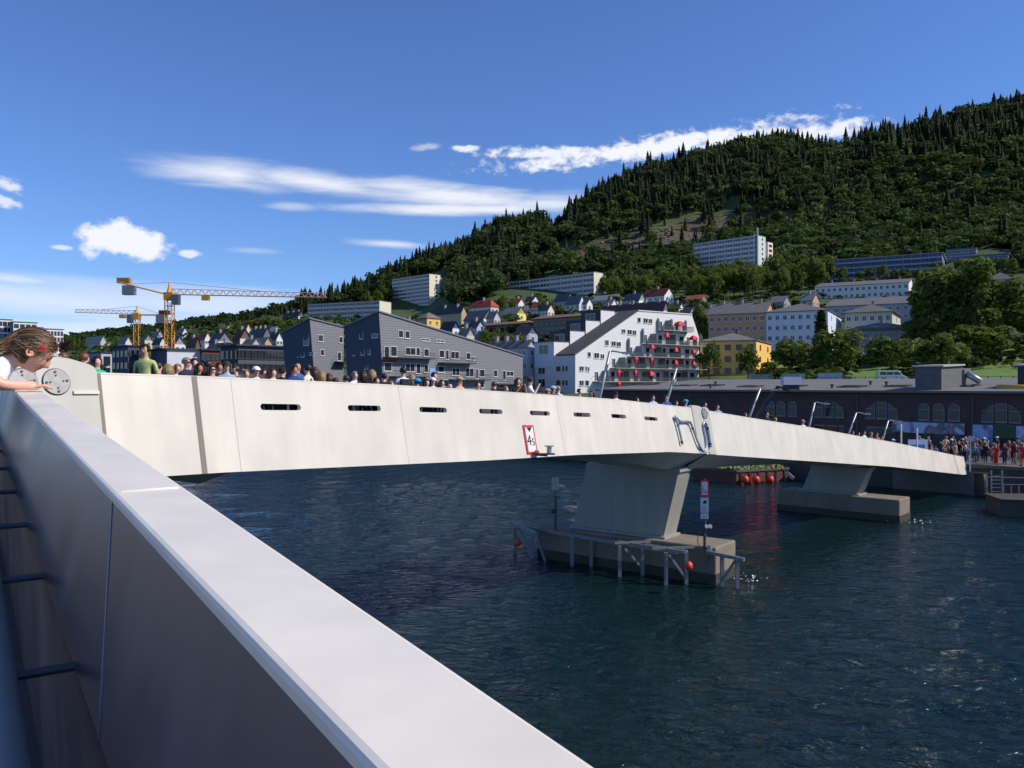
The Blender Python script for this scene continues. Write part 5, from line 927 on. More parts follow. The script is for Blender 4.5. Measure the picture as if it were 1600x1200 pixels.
# white stepped apartment building with balconies
def white_building():
    az = 50; a = math.radians(az); ax = Vector((math.sin(a), math.cos(a), 0)); ay = Vector((-math.cos(a), math.sin(a), 0)); Yc = 180; c = P(899, 555, Yc); z0 = 4.0
    root = thing('stepped_apartment_building', 'white apartment building with sloping roof line and red parasols on balconies', 'apartment building', (c.x, c.y, z0), math.radians(90 - az))
    lxf = lambda x: solve(c.x, c.y, ax.x, ax.y, x)
    def zz(x, y): return H - (y - 600) / F * (c.y + ax.y * lxf(x)) - z0
    WH = M('white_render', (.76, .75, .73), .8, var=.05, scale=.5); WH_SHADE = M('shaded_render', (.62, .63, .68), .8, var=.06, scale=.5); RF = M('stepped_roof', (.07, .072, .07), .8)  # side wall render is the white with its bluish shade put into the colour
    Ly = solve(c.x, c.y, ay.x, ay.y, 836); Lr = lxf(1092)
    prof = [(0, 0), (Lr, 0), (Lr, zz(1092, 526)), (lxf(1081), zz(1081, 492)), (lxf(997), zz(997, 486)), (0, zz(899, 555))]
    mb = MB(); mb.prism([(x, 0, z) for x, z in prof], (0, Ly, 0)); mb.m = [0] * len(mb.f); o = mb.build('wall', [WH, WH_SHADE], root)
    mb = MB(); mb.box(-.04, -.002, 0.02, Ly - .02, 0, prof[5][1] - .3); mb.build('side_wall', WH_SHADE, root)
    x4, z4 = prof[4]; x5, z5 = prof[5]; g = .18; mb = MB()
    mb.hexa([(x5 - .4, -g, z5 + .0), (x4, -g, z4 + .02), (x4, Ly * .45, z4 + .02), (x5 - .4, Ly * .45, z5), (x5 - .4, -g, z5 + .3), (x4, -g, z4 + .3), (x4, Ly * .45, z4 + .3), (x5 - .4, Ly * .45, z5 + .3)]); roof = mb.build('roof', RF, root)
    mb = MB(); x3, z3 = prof[3]; mb.hexa([(x4, -g, z4 + .02), (x3, -g, z3 + .02), (x3, Ly, z3 + .02), (x4, Ly, z4 + .02), (x4, -g, z4 + .25), (x3, -g, z3 + .25), (x3, Ly, z3 + .25), (x4, Ly, z4 + .25)]); mb.build('roof', M('parapet_white', (.7, .7, .68), .7), root)
    # rear terrace rooms stepping up the slope
    n = 4; sl = (z4 - z5) / (x4 - x5)
    for k in range(n):
        s0 = k * x4 / n * .98 - .2; zt = z5 + sl * s0 + 3.3; s1 = s0 + 4.6
        mb = MB(); mb.box(s0, s1, Ly * .5, Ly, z5 + sl * s0 - 2.5, zt); mb.m = [0, 0, 0, 0, 0, 1]; rm = mb.build('terrace_room', [WH, M('room_dark', (.03, .03, .04), .6) if k else WH_SHADE], root)
        o = link('window', window_mesh(3.2, 2.2, 'w', 1), root); o.location = (s0 - .002, Ly * .76, zt - 1.7); o.rotation_euler = (0, 0, math.radians(-90))
        mb = MB(); mb.box(s0 - .2, s1 + .1, Ly * .5 - .1, Ly + .2, zt, zt + .15); mb.build('room_roof', RF, rm)
    for i in range(4):
        for (f0, w_) in ((.82, 1.7),):
            o = link('window', window_mesh(2.4, 1.9, 'w', 1), root); o.location = (-.041, Ly * f0, z5 - .2 - i * 2.9); o.rotation_euler = (0, 0, math.radians(-90))
    for i, y in enumerate((576, 598)):
        for k, f0 in enumerate((.25, .35, .5)): o = link('window', window_mesh(.9 if k < 2 else 1.6, 1.3, 'w', 0), root); o.location = (-.041, Ly * f0 * .8, H - (y - 600) / F * 182 - z0); o.rotation_euler = (0, 0, math.radians(-90))
    mb = MB(); mb.box(-.08, -.042, Ly * .74, Ly * .9, zz(899, 563), zz(899, 560)); mb.build('red_panel', M('panel_red', rgb(190, 60, 60), .7), root)
    for (x0, x1, y0, y1) in ((996, 1001, 496, 504), (1005, 1012, 497, 505), (1013, 1019, 498, 506), (971, 977, 514, 521), (980, 987, 515, 523), (988, 994, 516, 524), (945, 951, 531, 540), (955, 962, 533, 541), (963, 970, 534, 542), (918, 923, 550, 558), (928, 936, 551, 560), (938, 944, 553, 561), (905, 912, 572, 580), (914, 917, 572, 580), (918, 921, 573, 581), (905, 912, 594, 603), (914, 920, 594, 603)):
        s0, s1 = lxf(x0), lxf(x1); o = link('window', window_mesh(s1 - s0, zz(x0, y0) - zz(x0, y1), 'w', 1 if s1 - s0 > 1.2 else 0), root); o.location = ((s0 + s1) / 2, -.002, zz((x0 + x1) / 2, (y0 + y1) / 2))
    GL = M('balcony_glass', (.16, .20, .20), .08); GL.node_tree.nodes['Principled BSDF'].inputs['Alpha'].default_value = .28; SL = M('balcony_slab', (.30, .31, .31), .7)
    rows = [(1027, 1074, 517), (1003, 1094, 539), (980, 1097, 558.5), (953, 1095, 576), (926, 1090, 596)]
    for (x0, x1, y) in rows:
        ym = y; balcony(root, c, ax, z0, lxf, x0, x1, ym, 2.0, 'balcony', SL, GL)
        s0, s1 = lxf(x0), min(lxf(x1), Lr) - .5; z = H - (ym - 600) / F * (c.y + ax.y * (lxf(x0) + lxf(x1)) / 2) - z0
        k = int((s1 - s0) / 2.6)
        for j in range(k): o = link('balcony_door', window_mesh(1.5 if j % 2 else 1.1, 2.1, 'd' if j % 3 else 'w', 1), root); o.location = (s0 + 1.2 + (s1 - s0 - 1.5) * j / max(k - 1, 1) * .96, -.002, z + 1.08)
        for j in range(int((s1 - s0) / 7)): x = s0 + 3 + j * 7; mb = MB(); mb.box(x, x + .12, -1.9, -.01, z, z + 2.4); mb.build('balcony_screen', M('screen_grey', (.2, .21, .22), .7), root)
    for x, y in ((1027, 500), (1048, 501), (1070, 503), (1003, 516), (981, 531)):
        s = lxf(x); z = zz(x, y); mb = MB(); mb.tube([(s, -.35, z - 3.0), (s, -.35, z), (s + .25, -.1, z + .3)], .26, 8); mb.build('vent_pipe', M('vent_grey', (.2, .21, .21), .5), root)
    PR = M('parasol_red', rgb(232, 50, 72), .6, var=.1)
    lab = ['open red parasol on the top balcony', 'folded red parasol at left of second balcony', 'open red parasol at right of second balcony', 'folded red parasol at left of third balcony', 'folded red parasol in the middle of third balcony', 'folded red parasol at right of third balcony', 'folded red parasol at far left of fourth balcony', 'second folded red parasol from left on fourth balcony', 'third folded red parasol from left on fourth balcony', 'folded red parasol at right end of fourth balcony', 'small red parasol at left of lowest balcony', 'second red parasol from left on lowest balcony', 'half open red parasol on the lowest balcony', 'red parasol on the ground below the lowest balcony']
    for (x, y, w_), lb in zip(((1053, 509, 1.9), (1033, 527, .95), (1075, 531, 1.5), (1010, 545, .95), (1047, 549.5, .95), (1075, 552, .95), (985, 563, .85), (1009, 564, .85), (1047, 569.5, .9), (1075, 571, .9), (958, 584, .85), (984, 584, .85), (1008.5, 587, 1.3), (958, 601, .85)), lab):
        s = lxf(x); pz = zz(x, y) + z0; p = c + ax * s - ay * 1.75; w_ *= 1.4; o = thing('parasol', lb, 'parasol', (p.x, p.y, pz - 1.4), 0, 'red parasols of the white building')
        mb = MB(); mb.tube([(0, 0, 0), (0, 0, 2.4)], .04, 6); mb.build('pole', DKM, o)
        mb = MB()
        n_ = 10; i0 = len(mb.v); R = [(.10, 2.42), (w_ * .30, 2.2), (w_ * .5, 1.6 if w_ < 1.2 else 1.75), (w_ * (.38 if w_ < 1.2 else .56), .75 if w_ < 1.2 else 1.3)]
        for r, z in R:
            for k in range(n_): tt = 2 * math.pi * k / n_; rr = r * (1.0 if k % 2 else .78); mb.v.append((rr * math.cos(tt), rr * math.sin(tt), z))
        for q in range(len(R) - 1):
            for k in range(n_): mb.f.append((i0 + q * n_ + k, i0 + q * n_ + (k + 1) % n_, i0 + (q + 1) * n_ + (k + 1) % n_, i0 + (q + 1) * n_ + k)); mb.m.append(0)
        mb.build('canopy', PR, o)
white_building()

# tower cranes
def crane(label, xm, y_top, Y, mast_w, y_base, jib_px, y_jib_end, cj_px, y_cj_end, col, colj, cabc):
    root = thing('tower_crane', label, 'tower crane', (P(xm, 600, Y).x, Y, 2.0)); b = P(xm, y_base, Y); t = P(xm, y_top, Y); X0, z1 = t.x, t.z; w = mast_w / 2; YM = M('crane_%02x%02x%02x' % tuple(int(255 * v) for v in col), col, .5, var=.15); JM = M('crane_%02x%02x%02x' % tuple(int(255 * v) for v in colj), colj, .5, var=.15)
    mb = MB(); z0 = 2.0; r = .09
    for sx in (-w, w):
        for sy in (-w, w): mb.tube([(X0 + sx, Y + sy, z0), (X0 + sx, Y + sy, z1)], r * 1.2, 4)
    z = z0; k = 0; step = mast_w * 1.05
    while z + step < z1:
        for (a, b_) in (((-w, -w), (w, -w)), ((w, -w), (w, w)), ((w, w), (-w, w)), ((-w, w), (-w, -w))):
            p, q = (a, b_) if k % 2 else (b_, a)
            mb.tube([(X0 + p[0], Y + p[1], z), (X0 + q[0], Y + q[1], z + step)], r * .75, 4, caps=False); mb.tube([(X0 + a[0], Y + a[1], z), (X0 + b_[0], Y + b_[1], z)], r * .75, 4, caps=False)
        z += step; k += 1
    tag(mb.build('mast', YM, root, world=True), kind=None)
    def truss(xe, ye, y_s, depth, wd, name, mat):
        e = P(xe, ye, Y); s = P(xm, y_s, Y); n = max(6, int(abs(e.x - s.x) / (depth * 1.25))); mb = MB()
        up = Vector((0, 0, depth)); sd_ = Vector((0, wd / 2, 0)); d = (e - s) / n
        mb.tube([s - sd_, e - sd_], r, 4); mb.tube([s + sd_, e + sd_], r, 4); mb.tube([s + up, e + up * .75], r, 4)
        for k in range(n):
            a = s + d * k; b_ = s + d * (k + 1); m_ = (a + b_) / 2 + up * (1 - .25 * k / n)
            for q in (sd_, -sd_): mb.tube([a + q, m_], r * .7, 4, caps=False); mb.tube([m_, b_ + q], r * .7, 4, caps=False)
            mb.tube([a - sd_, a + sd_], r * .7, 4, caps=False)
        mb.build(name, mat, root, world=True); return s, e
    s, e = truss(jib_px, y_jib_end, y_top - 2, mast_w * .8, mast_w * .6, 'jib', JM)
    ce = P(cj_px, y_cj_end, Y); cs = P(xm, y_top - 1, Y); mb = MB()
    for q in (-w * .7, w * .7): mb.tube([cs + Vector((0, q, 0)), ce + Vector((0, q, 0))], r * 2.2, 4)
    for k in range(9): a = cs.lerp(ce, (k + .5) / 9); mb.tube([a + Vector((0, -w * .7, 0)), a + Vector((0, w * .7, 0))], r, 4)
    mb.build('counter_jib', YM, root, world=True)
    sg_ = 1 if ce.x > cs.x else -1; m_ = cs.lerp(ce, .8); mb = MB(); mb.box(m_.x - 1.5, m_.x + 1.5, Y - .8, Y + .8, m_.z - 2.6, m_.z - .2); mb.build('counterweight', M('ballast_grey', (.22, .24, .26), .8), root, world=True)
    mb = MB(); m2 = cs.lerp(ce, .9); mb.box(m2.x - 1.6, m2.x + 1.6, Y - .7, Y + .7, m2.z + .1, m2.z + 1.4); mb.build('winch_housing', M('winch_%02x' % int(255 * cabc[0]), cabc, .6), root, world=True)
    mb = MB(); mb.box(X0 - w * 1.25, X0 + w * 1.25, Y - w * 1.25, Y + w * 1.25, z1 - 1.2, z1 + .8); mb.tube([(X0, Y, z1 + .5), (X0, Y, z1 + mast_w * 2.0)], [w * .9, w * .2], 4); mb.build('slewing_head', YM, root, world=True)
    mb = MB(); mb.box(X0 + sg_ * -1 * w * 1.3 - .1, X0 + sg_ * -1 * (w * 1.3 + 1.6), Y - 1.4, Y + .2, z1 - 2.4, z1 + .2); mb.build('cab', M('crane_cab', (.10, .12, .15), .2), root, world=True)
    k = cs.lerp(e, .23); mb = MB(); mb.box(k.x - .9, k.x + .9, Y - .6, Y + .6, k.z - 1.2, k.z - .1); mb.build('trolley', YM, root, world=True)
    tp = Vector((X0, Y, z1 + mast_w * 1.9)); mb = MB(); mb.tube([tp, cs.lerp(e, .62) + Vector((0, 0, mast_w * .7))], .04, 4); mb.tube([tp, cs.lerp(ce, .85)], .04, 4); mb.build('stay', DKM, root, world=True)
    return X0, z1
crane('large yellow tower crane with long lattice jib', 265, 462, 213, 1.8, 577, 510, 465, 186, 441, rgb(225, 150, 45), rgb(190, 150, 130), rgb(190, 120, 50))
crane('smaller pale tower crane left of the large yellow one', 214, 493, 260, 1.5, 555, 117, 488, 262, 492, rgb(215, 160, 70), rgb(190, 185, 185), rgb(130, 30, 45))

# ------------------------------------------------------------------ vegetation
def leaf_mat(name, col, var):
    m = M(name, col, .75, var=var, scale=.9, tint=True, spec=.2); nt = m.node_tree; N = nt.nodes; L = nt.links; b = N['Principled BSDF']
    t = N.new('ShaderNodeBsdfTranslucent'); src = b.inputs['Base Color'].links[0].from_socket; L.new(src, t.inputs['Color']); mx = N.new('ShaderNodeMixShader'); mx.inputs[0].default_value = .4
    L.new(b.outputs[0], mx.inputs[1]); L.new(t.outputs[0], mx.inputs[2]); L.new(mx.outputs[0], N['Material Output'].inputs[0]); return m
FOREST = leaf_mat('forest_foliage', (.056, .078, .027), .25)
def conifer_template(rng, tiers=7, pts=9):
    v, f = [], []
    for k in range(tiers):
        z0 = .08 + .80 * (k / tiers) ** .9; z1 = min(1.0, z0 + .30 - .012 * k); r = .155 * (1 - k / tiers) ** .85 + .016
        i = len(v); v.append((0, 0, z1))
        for j in range(pts * 2):
            t = math.pi * j / pts + rng.random() * .25; rr = r * (rng.uniform(.8, 1.25) if j % 2 == 0 else rng.uniform(.38, .55)); v.append((rr * math.cos(t), rr * math.sin(t), z0 + (0 if j % 2 == 0 else .05) + rng.uniform(-.02, .02)))
        for j in range(pts * 2): f.append((i, i + 1 + j, i + 1 + (j + 1) % (pts * 2)))
    return np.array(v), np.array(f)
def leafy_template(rng, n=150, rx=.42, top=1.0, base=.22, size=.092):
    v, f = [], []; lobes = [(rng.normal(0, .16), rng.normal(0, .16), rng.uniform(.42, .8), rng.uniform(.17, .27)) for _ in range(7)] + [(0, 0, .6, .3)]
    for k in range(n):
        lx, ly, lz, lr = lobes[rng.integers(len(lobes))]; d = rng.normal(size=3); d /= np.linalg.norm(d); d[2] = abs(d[2]) * .9 - .15 if rng.random() < .8 else d[2]
        c = np.array([lx, ly, lz]) + d * lr * rng.uniform(.75, 1.08); c[2] = max(base * .7, c[2])
        nrm = d + rng.normal(size=3) * .45; nrm /= np.linalg.norm(nrm); a = np.cross(nrm, [0.3, .2, 1]); a /= np.linalg.norm(a); b = np.cross(nrm, a); s = size * rng.uniform(.6, 1.2)
        i = len(v); v += [c + a * s, c + b * s * rng.uniform(.5, 1), c - a * s, c - b * s * rng.uniform(.5, 1)]; f += [(i, i + 1, i + 2), (i, i + 2, i + 3)]
    return np.array(v), np.array(f)
def tree_soup(name, places, templates, mat):
    """places: rows x, y, z, height, width factor, template, r, g, b"""
    V, Fc, Tn = [], [], []; off = 0
    for (x, y, z, h, wf, t, r, g, b) in places:
        tv, tf = templates[int(t)]; a = RNG.random() * 6.283; c, s = math.cos(a), math.sin(a)
        p = np.empty_like(tv); p[:, 0] = (tv[:, 0] * c - tv[:, 1] * s) * h * wf + x; p[:, 1] = (tv[:, 0] * s + tv[:, 1] * c) * h * wf + y; p[:, 2] = tv[:, 2] * h + z
        V.append(p); Fc.append(tf + off); Tn.append(np.tile((r, g, b), (len(tv), 1))); off += len(tv)
    me = mesh_np(name, np.concatenate(V), np.concatenate(Fc), [mat], tint=np.concatenate(Tn)); return me
def build_forest():
    rng = np.random.default_rng(11); tm = [conifer_template(rng, 7, 7) for _ in range(4)] + [leafy_template(rng, 135, size=.098) for _ in range(4)]; ts = tm[:4] + [leafy_template(rng, 48, size=.15) for _ in range(4)]
    N = 26000; x = rng.uniform(470, 1680, N); Y = np.sqrt(rng.uniform(410 ** 2, 960 ** 2, N)); X = U(x) * Y; z = ground(X, Y); py = 600 - (z - H) / Y * F
    ymin = np.interp(x, [470, 500, 610, 612, 705, 707, 780, 784, 946, 950, 1082, 1086, 1216, 1220, 1288, 1292, 1590, 1600, 1680], [640, 640, 640, 680, 680, 480, 480, 520, 520, 455, 455, 535, 535, 430, 430, 490, 490, 420, 420])
    keep = (Y > ymin) & (rng.random(N) < .62) & ~((clearing(x, py) > .25) & (rng.random(N) < .93)); keep &= ~((x < 560) & (Y < 660))
    rows = []; grid = {}
    for i in np.nonzero(keep)[0]:
        k = (int(X[i] / 4.4), int(Y[i] / 4.8))
        if k in grid: continue
        grid[k] = 1
        hi = np.interp(Y[i], [450, 640, 760, 900], [.10, .55, .93, .96]) if x[i] > 860 else np.interp(Y[i], [480, 620, 720, 900], [.12, .4, .85, .93])
        if 1200 < x[i] and Y[i] < 680: hi *= .4
        cl = .5 + .5 * math.sin(X[i] * .022 + 2 * math.sin(Y[i] * .017)); con = rng.random() < hi * (.68 + .5 * cl)
        if con:
            h = (rng.uniform(8, 19) + (rng.random() < .2) * rng.uniform(2, 8)) * (.68 + .5 * (.5 + .5 * math.sin(X[i] * .07 + 3 * math.sin(Y[i] * .05)) * math.sin(X[i] * .023 + 1))); c = rng.uniform(.36, .82); rows.append((X[i], Y[i], z[i] - .5, h, rng.uniform(.85, 1.3), rng.integers(4), c * rng.uniform(.68, .9), c * .92, c * rng.uniform(.6, .85)))
        else:
            h = rng.uniform(8, 15.5); c = rng.uniform(.65, 1.6); rows.append((X[i], Y[i], z[i] - .8, h, rng.uniform(.9, 1.25), 4 + rng.integers(4), c * rng.uniform(.8, 1.05), c * 1.08, c * rng.uniform(.55, .85)))
    o = link('hillside_forest', tree_soup('hillside_forest', rows, tm, FOREST)); tag(o, 'dark spruce and birch forest covering the whole hill', 'forest', kind='stuff'); print('forest trees', len(rows))
    # low scrub and hedges between the houses, and far left ridge
    rows = []; N = 5200; x = rng.uniform(60, 1660, N); Y = rng.uniform(215, 640, N); X = U(x) * Y; z = ground(X, Y); py = 600 - (z - H) / Y * F
    for i in range(N):
        if x[i] > 1180 and Y[i] < 260: continue
        if x[i] > 850 and Y[i] < 250: continue
        if Y[i] > np.interp(x[i], [60, 500, 700, 1600], [640, 560, 460, 440]): continue
        if rng.random() < .45: continue
        h = rng.uniform(1.6, 4.2) if rng.random() < .85 else rng.uniform(4, 7); c = rng.uniform(.7, 1.5); rows.append((X[i], Y[i], z[i] - .9, h, 1.5, 4 + rng.integers(4), c, c * 1.1, c * .65))
    for i in range(420):
        xx = rng.uniform(1190, 1640); YY = rng.uniform(150, 225); 
        if (1325 < xx < 1385 and YY < 190) or (xx > 1500 and YY < 168) or xx < 1215 and YY < 170: continue
        XX = U(xx) * YY; c = rng.uniform(.5, 1.3); rows.append((XX, YY, G(XX, YY) - .5, rng.uniform(1.2, 3.4), 1.6, 4 + rng.integers(4), c, c * 1.1, c * .6))
    N = 1500; x = rng.uniform(-60, 560, N); Y = rng.uniform(640, 1500, N); X = U(x) * Y; z = ground(X, Y)
    for i in range(N): c = rng.uniform(.5, 1.1); con = rng.random() < .4; rows.append((X[i], Y[i], z[i] - 1, rng.uniform(6, 11), 1.3, rng.integers(4) if con else 4 + rng.integers(4), c * .8, c, c * .7))
    o = link('garden_shrubs', tree_soup('garden_shrubs', rows, ts, FOREST)); tag(o, 'green hedges and bushes scattered between the hillside houses', 'shrubs', kind='stuff')
build_forest()
def rock_field():      # stumps, slash and stones on the felled slope
    rng = np.random.default_rng(5); V, Fc = [], []; off = 0; N = 9000; x = rng.uniform(770, 1340, N); Y = rng.uniform(480, 800, N); X = U(x) * Y; z = ground(X, Y); py = 600 - (z - H) / Y * F; k = clearing(x, py)
    for i in np.nonzero(k > .35)[0][:2200]:
        s = rng.uniform(.4, 1.6); d = rng.normal(size=3); v = np.array([[1, 0, 0], [0, 1, 0], [-1, 0, 0], [0, -1, 0], [0, 0, 1.0]]) * s * np.array([rng.uniform(.5, 2.6), rng.uniform(.5, 1), rng.uniform(.5, 1.2)]) + rng.normal(size=(5, 3)) * s * .15; a = rng.random() * 6.28; c, q = math.cos(a), math.sin(a); v[:, :2] = v[:, :2] @ np.array([[c, q], [-q, c]]); V.append(v + [X[i], Y[i], z[i] - .2]); Fc.append(np.array([[0, 1, 4], [1, 2, 4], [2, 3, 4], [3, 0, 4]]) + off); off += 5
    o = link('felled_slope_debris', mesh_np('felled_slope_debris', np.concatenate(V), np.concatenate(Fc), [M('slash_brown', (.15, .105, .07), .95, var=.5, scale=.3)])); tag(o, 'brown rocks and felled branches on the cleared slope', 'debris', kind='stuff')
rock_field()

# individual trees
BARK = M('bark', (.07, .05, .035), .95, var=.3, scale=3)
def tree_meshes(seed, n, conif=False, size=.055):
    rng = np.random.default_rng(seed); v, f = [], []; tr = MB(); limbs = []
    tr.tube([(0, 0, -.08), (.004, 0, .15), (-.006, .006, .38), (.0, .0, .62)], [.026, .02, .014, .006], 7)
    nb = 11 if not conif else 0
    for k in range(nb):
        z = rng.uniform(.22, .55); a = 6.283 * k / nb + rng.uniform(-.3, .3); l = rng.uniform(.2, .36); e = np.array([math.cos(a) * l, math.sin(a) * l, z + l * rng.uniform(.45, .95)]); m_ = np.array([math.cos(a) * l * .5, math.sin(a) * l * .5, z + l * .35])
        tr.tube([(0, 0, z), tuple(m_), tuple(e)], [.009, .006, .003], 5); limbs.append(e)
    if conif: cl = [(0, 0, z, (1 - z) * .20 + .015) for z in np.linspace(.12, .95, 26)]
    else: cl = [(*e, rng.uniform(.10, .17)) for e in limbs] + [(rng.normal(0, .1), rng.normal(0, .1), rng.uniform(.62, .86), rng.uniform(.11, .17)) for _ in range(9)]
    tint = []
    for k in range(n):
        cx, cy, cz, cr = cl[rng.integers(len(cl))]; d = rng.normal(size=3); d /= np.linalg.norm(d)
        if conif: d[2] *= .3
        c = np.array([cx, cy, cz]) + d * cr * rng.uniform(.35, 1.08) ** .6; nrm = d * .5 + rng.normal(size=3) * .6 + np.array([0, 0, .5]); nrm /= np.linalg.norm(nrm); a = np.cross(nrm, rng.normal(size=3)); a /= np.linalg.norm(a); b = np.cross(nrm, a); s = size * rng.uniform(.45, 1.1)
        i = len(v); v += [c + a * s, c + b * s * .6, c - a * s, c - b * s * .6]; f.append((i, i + 1, i + 2, i + 3)); t = rng.uniform(.75, 1.3); tint += [(t * rng.uniform(.9, 1.1), t, t * .8)] * 4
    crown = mesh_np('crown', np.array(v), np.array(f), [LEAF if not conif else LEAFD], tint=np.array(tint)); return crown, tr.mesh('trunk', BARK, True)
LEAF = leaf_mat('tree_leaves', (.125, .17, .037), .3); LEAFD = leaf_mat('dark_needles', (.035, .06, .022), .25)
TM = [tree_meshes(s, 1500) for s in range(4)] + [tree_meshes(40, 1500, True, .05)]; TB = [tree_meshes(60 + s, 9500, size=.036) for s in range(2)]
def tree(label, x, y_base, y_top, w_px, Y, kind, name='tree', group=None):
    c, t = (TB if kind >= 10 else TM)[kind % 10]; b = P(x, y_base, Y); h = (y_base - y_top) / F * Y; z = G(b.x, b.y); top = b.z + h; h = top - z
    r = thing(name, label, 'tree', (b.x, b.y, z), random.random() * 6.28, group); w = w_px / F * Y / (.40 if kind == 4 else .78) / h
    for nm, me in (('crown', c), ('trunk', t)): o = link(nm, me, r); o.scale = (h * w, h * w, h / (.98 if kind == 4 else .97))
for a in (('small street tree left of yellow house front', 1108, 592, 536, 36, 178, 0), ('small street tree right before yellow house', 1169, 592, 541, 36, 176, 1), ('broad street tree below the bluish white house', 1238, 592, 529, 62, 178, 2), ('broad street tree before the lower grey villa, left', 1306, 592, 511, 68, 172, 3), ('dark conifer beside the bluish white house', 1283, 590, 484, 46, 196, 4), ('broad street tree before the lower grey villa, right', 1393, 594, 527, 68, 160, 0), ('broad street tree under the two giant trees', 1470, 590, 521, 70, 158, 1), ('giant left of two leafy trees on the right', 1492, 575, 417, 122, 200, 10), ('giant right of two leafy trees at the right edge', 1562, 580, 440, 116, 188, 11), ('leafy tree between the giants and the villa', 1452, 580, 492, 70, 195, 2), ('leafy tree filling the gap below the giant trees', 1525, 590, 505, 90, 180, 3)): tree(*a)
rt = random.Random(4)
for i in range(46):      # grove below the right tower
    x = 1092 + 195 * (i / 45) + rt.uniform(-7, 7); Y = rt.uniform(380, 470); X = U(x) * Y; z = G(X, Y); yb = 600 - (z - H) / Y * F; h = rt.uniform(10, 16); tree('%s leafy tree in the %s %s of grove below the grey slab tower' % ('tall' if h > 13.6 else 'middling' if h > 11.8 else 'low', 'far' if Y > 440 else 'middle' if Y > 410 else 'near', ('left end', 'left half', 'right half', 'right end')[min(3, i * 4 // 46)]), x, yb, yb - h / Y * F, h * .62 / Y * F, Y, rt.randrange(4), group='grove below the slab tower')
for i in range(26):      # belt below the middle slab and felled slope
    x = 950 + 132 * i / 25 + rt.uniform(-5, 5); Y = rt.uniform(405, 465); X = U(x) * Y; z = G(X, Y); yb = 600 - (z - H) / Y * F; h = rt.uniform(8, 13); tree('%s leafy tree at the %s %s of belt between the slab blocks' % ('tall' if h > 11 else 'low', 'far' if Y > 435 else 'near', ('left end', 'left half', 'middle', 'right half', 'right end')[min(4, i * 5 // 26)]), x, yb, yb - h / Y * F, h * .62 / Y * F, Y, rt.randrange(4), group='tree belt between the slab blocks')
for i in range(16):
    x = 1320 + 270 * i / 15 + rt.uniform(-8, 8); Y = rt.uniform(408, 425); X = U(x) * Y; z = G(X, Y); yb = 600 - (z - H) / Y * F; h = rt.uniform(6, 10); tree('%s leafy tree before the %s of bluish terraced block' % ('tall' if h > 8 else 'low', ('left end', 'left half', 'middle', 'right half', 'right end')[min(4, i * 5 // 16)]), x, yb, yb - h / Y * F, h * .62 / Y * F, Y, rt.randrange(4), group='trees before the terraced block')
for i, (x, yt, w, Y) in enumerate(((420, 494, 22, 470), (434, 497, 20, 450), (404, 497, 20, 480), (392, 500, 18, 500), (450, 500, 20, 430), (372, 502, 16, 520), (110, 522, 14, 420), (118, 527, 14, 430), (640, 455, 20, 650), (574, 455, 16, 600), (590, 452, 16, 610), (606, 450, 16, 640))):
    X = U(x) * Y; z = G(X, Y); yb = 600 - (z - H) / Y * F; tree(('leafy tree on the left ridge beside the wedge building' if 370 < x < 460 else 'leafy tree by the left edge houses' if x < 200 else 'leafy tree behind the low concrete slab'), x, max(yb, yt + 12), yt, w, Y, i % 4, group=('ridge trees beside the wedge' if 370 < x < 460 else 'left edge trees' if x < 200 else 'trees behind the low slab'))
for i, (x, yt, w, Y) in enumerate(((762, 516, 26, 225), (778, 514, 24, 228), (792, 517, 24, 222), (812, 519, 22, 220), (848, 470, 14, 340), (856, 466, 16, 350), (1100, 470, 16, 330), (1092, 473, 26, 255), (785, 462, 14, 360), (800, 466, 14, 350), (1050, 476, 14, 300), (1112, 503, 26, 250))):
    X = U(x) * Y; z = G(X, Y); yb = 600 - (z - H) / Y * F; tree(('bushy green tree in the gardens behind the grey wedge' if i < 4 else 'small green tree among the hillside houses'), x, max(yb, yt + 10), yt, w, Y, i % 4, group='garden trees behind the wedge' if i < 4 else 'small trees among the houses')

# ------------------------------------------------------------------ lamps on the bridge
LMPM = M('lamp_grey', (.36, .37, .38), .45, metal=.5)
def lamp_post(label, xb, yb, xt, yt, Y):
    b, t = P(xb, yb, Y), P(xt, yt, Y); d = (t - b).normalized(); b = b - d * 2.0; r = thing('bridge_lamp', label, 'street lamp', tuple(b), 0, 'lamps along the bridge')
    mb = MB(); mb.tube([b, t], [.085, .06], 8); mb.build('pole', LMPM, r, True, world=True)
    mb = MB(); e = t + Vector((.62, -.1, -.08)); mb.tube([t - d * .05, t + Vector((.12, 0, .02)), e], [.045, .04, .035], 6); mb.build('arm', LMPM, r, world=True)
    mb = MB(); mb.box(e.x - .1, e.x + .32, e.y - .09, e.y + .09, e.z - .04, e.z + .05); mb.build('lamp_head', LMPM, r, world=True)
for k, a in enumerate(((937, 621, 953, 549, 36), (1044, 621, 1057, 575, 43), (1170, 654, 1188, 607, 47), (1264, 668, 1273, 629, 54), (1326, 678, 1338, 645, 58), (1379, 688, 1388, 657, 62))):
    lamp_post(('leaning lamp post before the white building', 'leaning lamp post left of the second hinge', 'first leaning lamp post right of the hinge', 'second leaning lamp post on the landing span', 'third leaning lamp post on the landing span', 'last leaning lamp post near the landing')[k], *a)

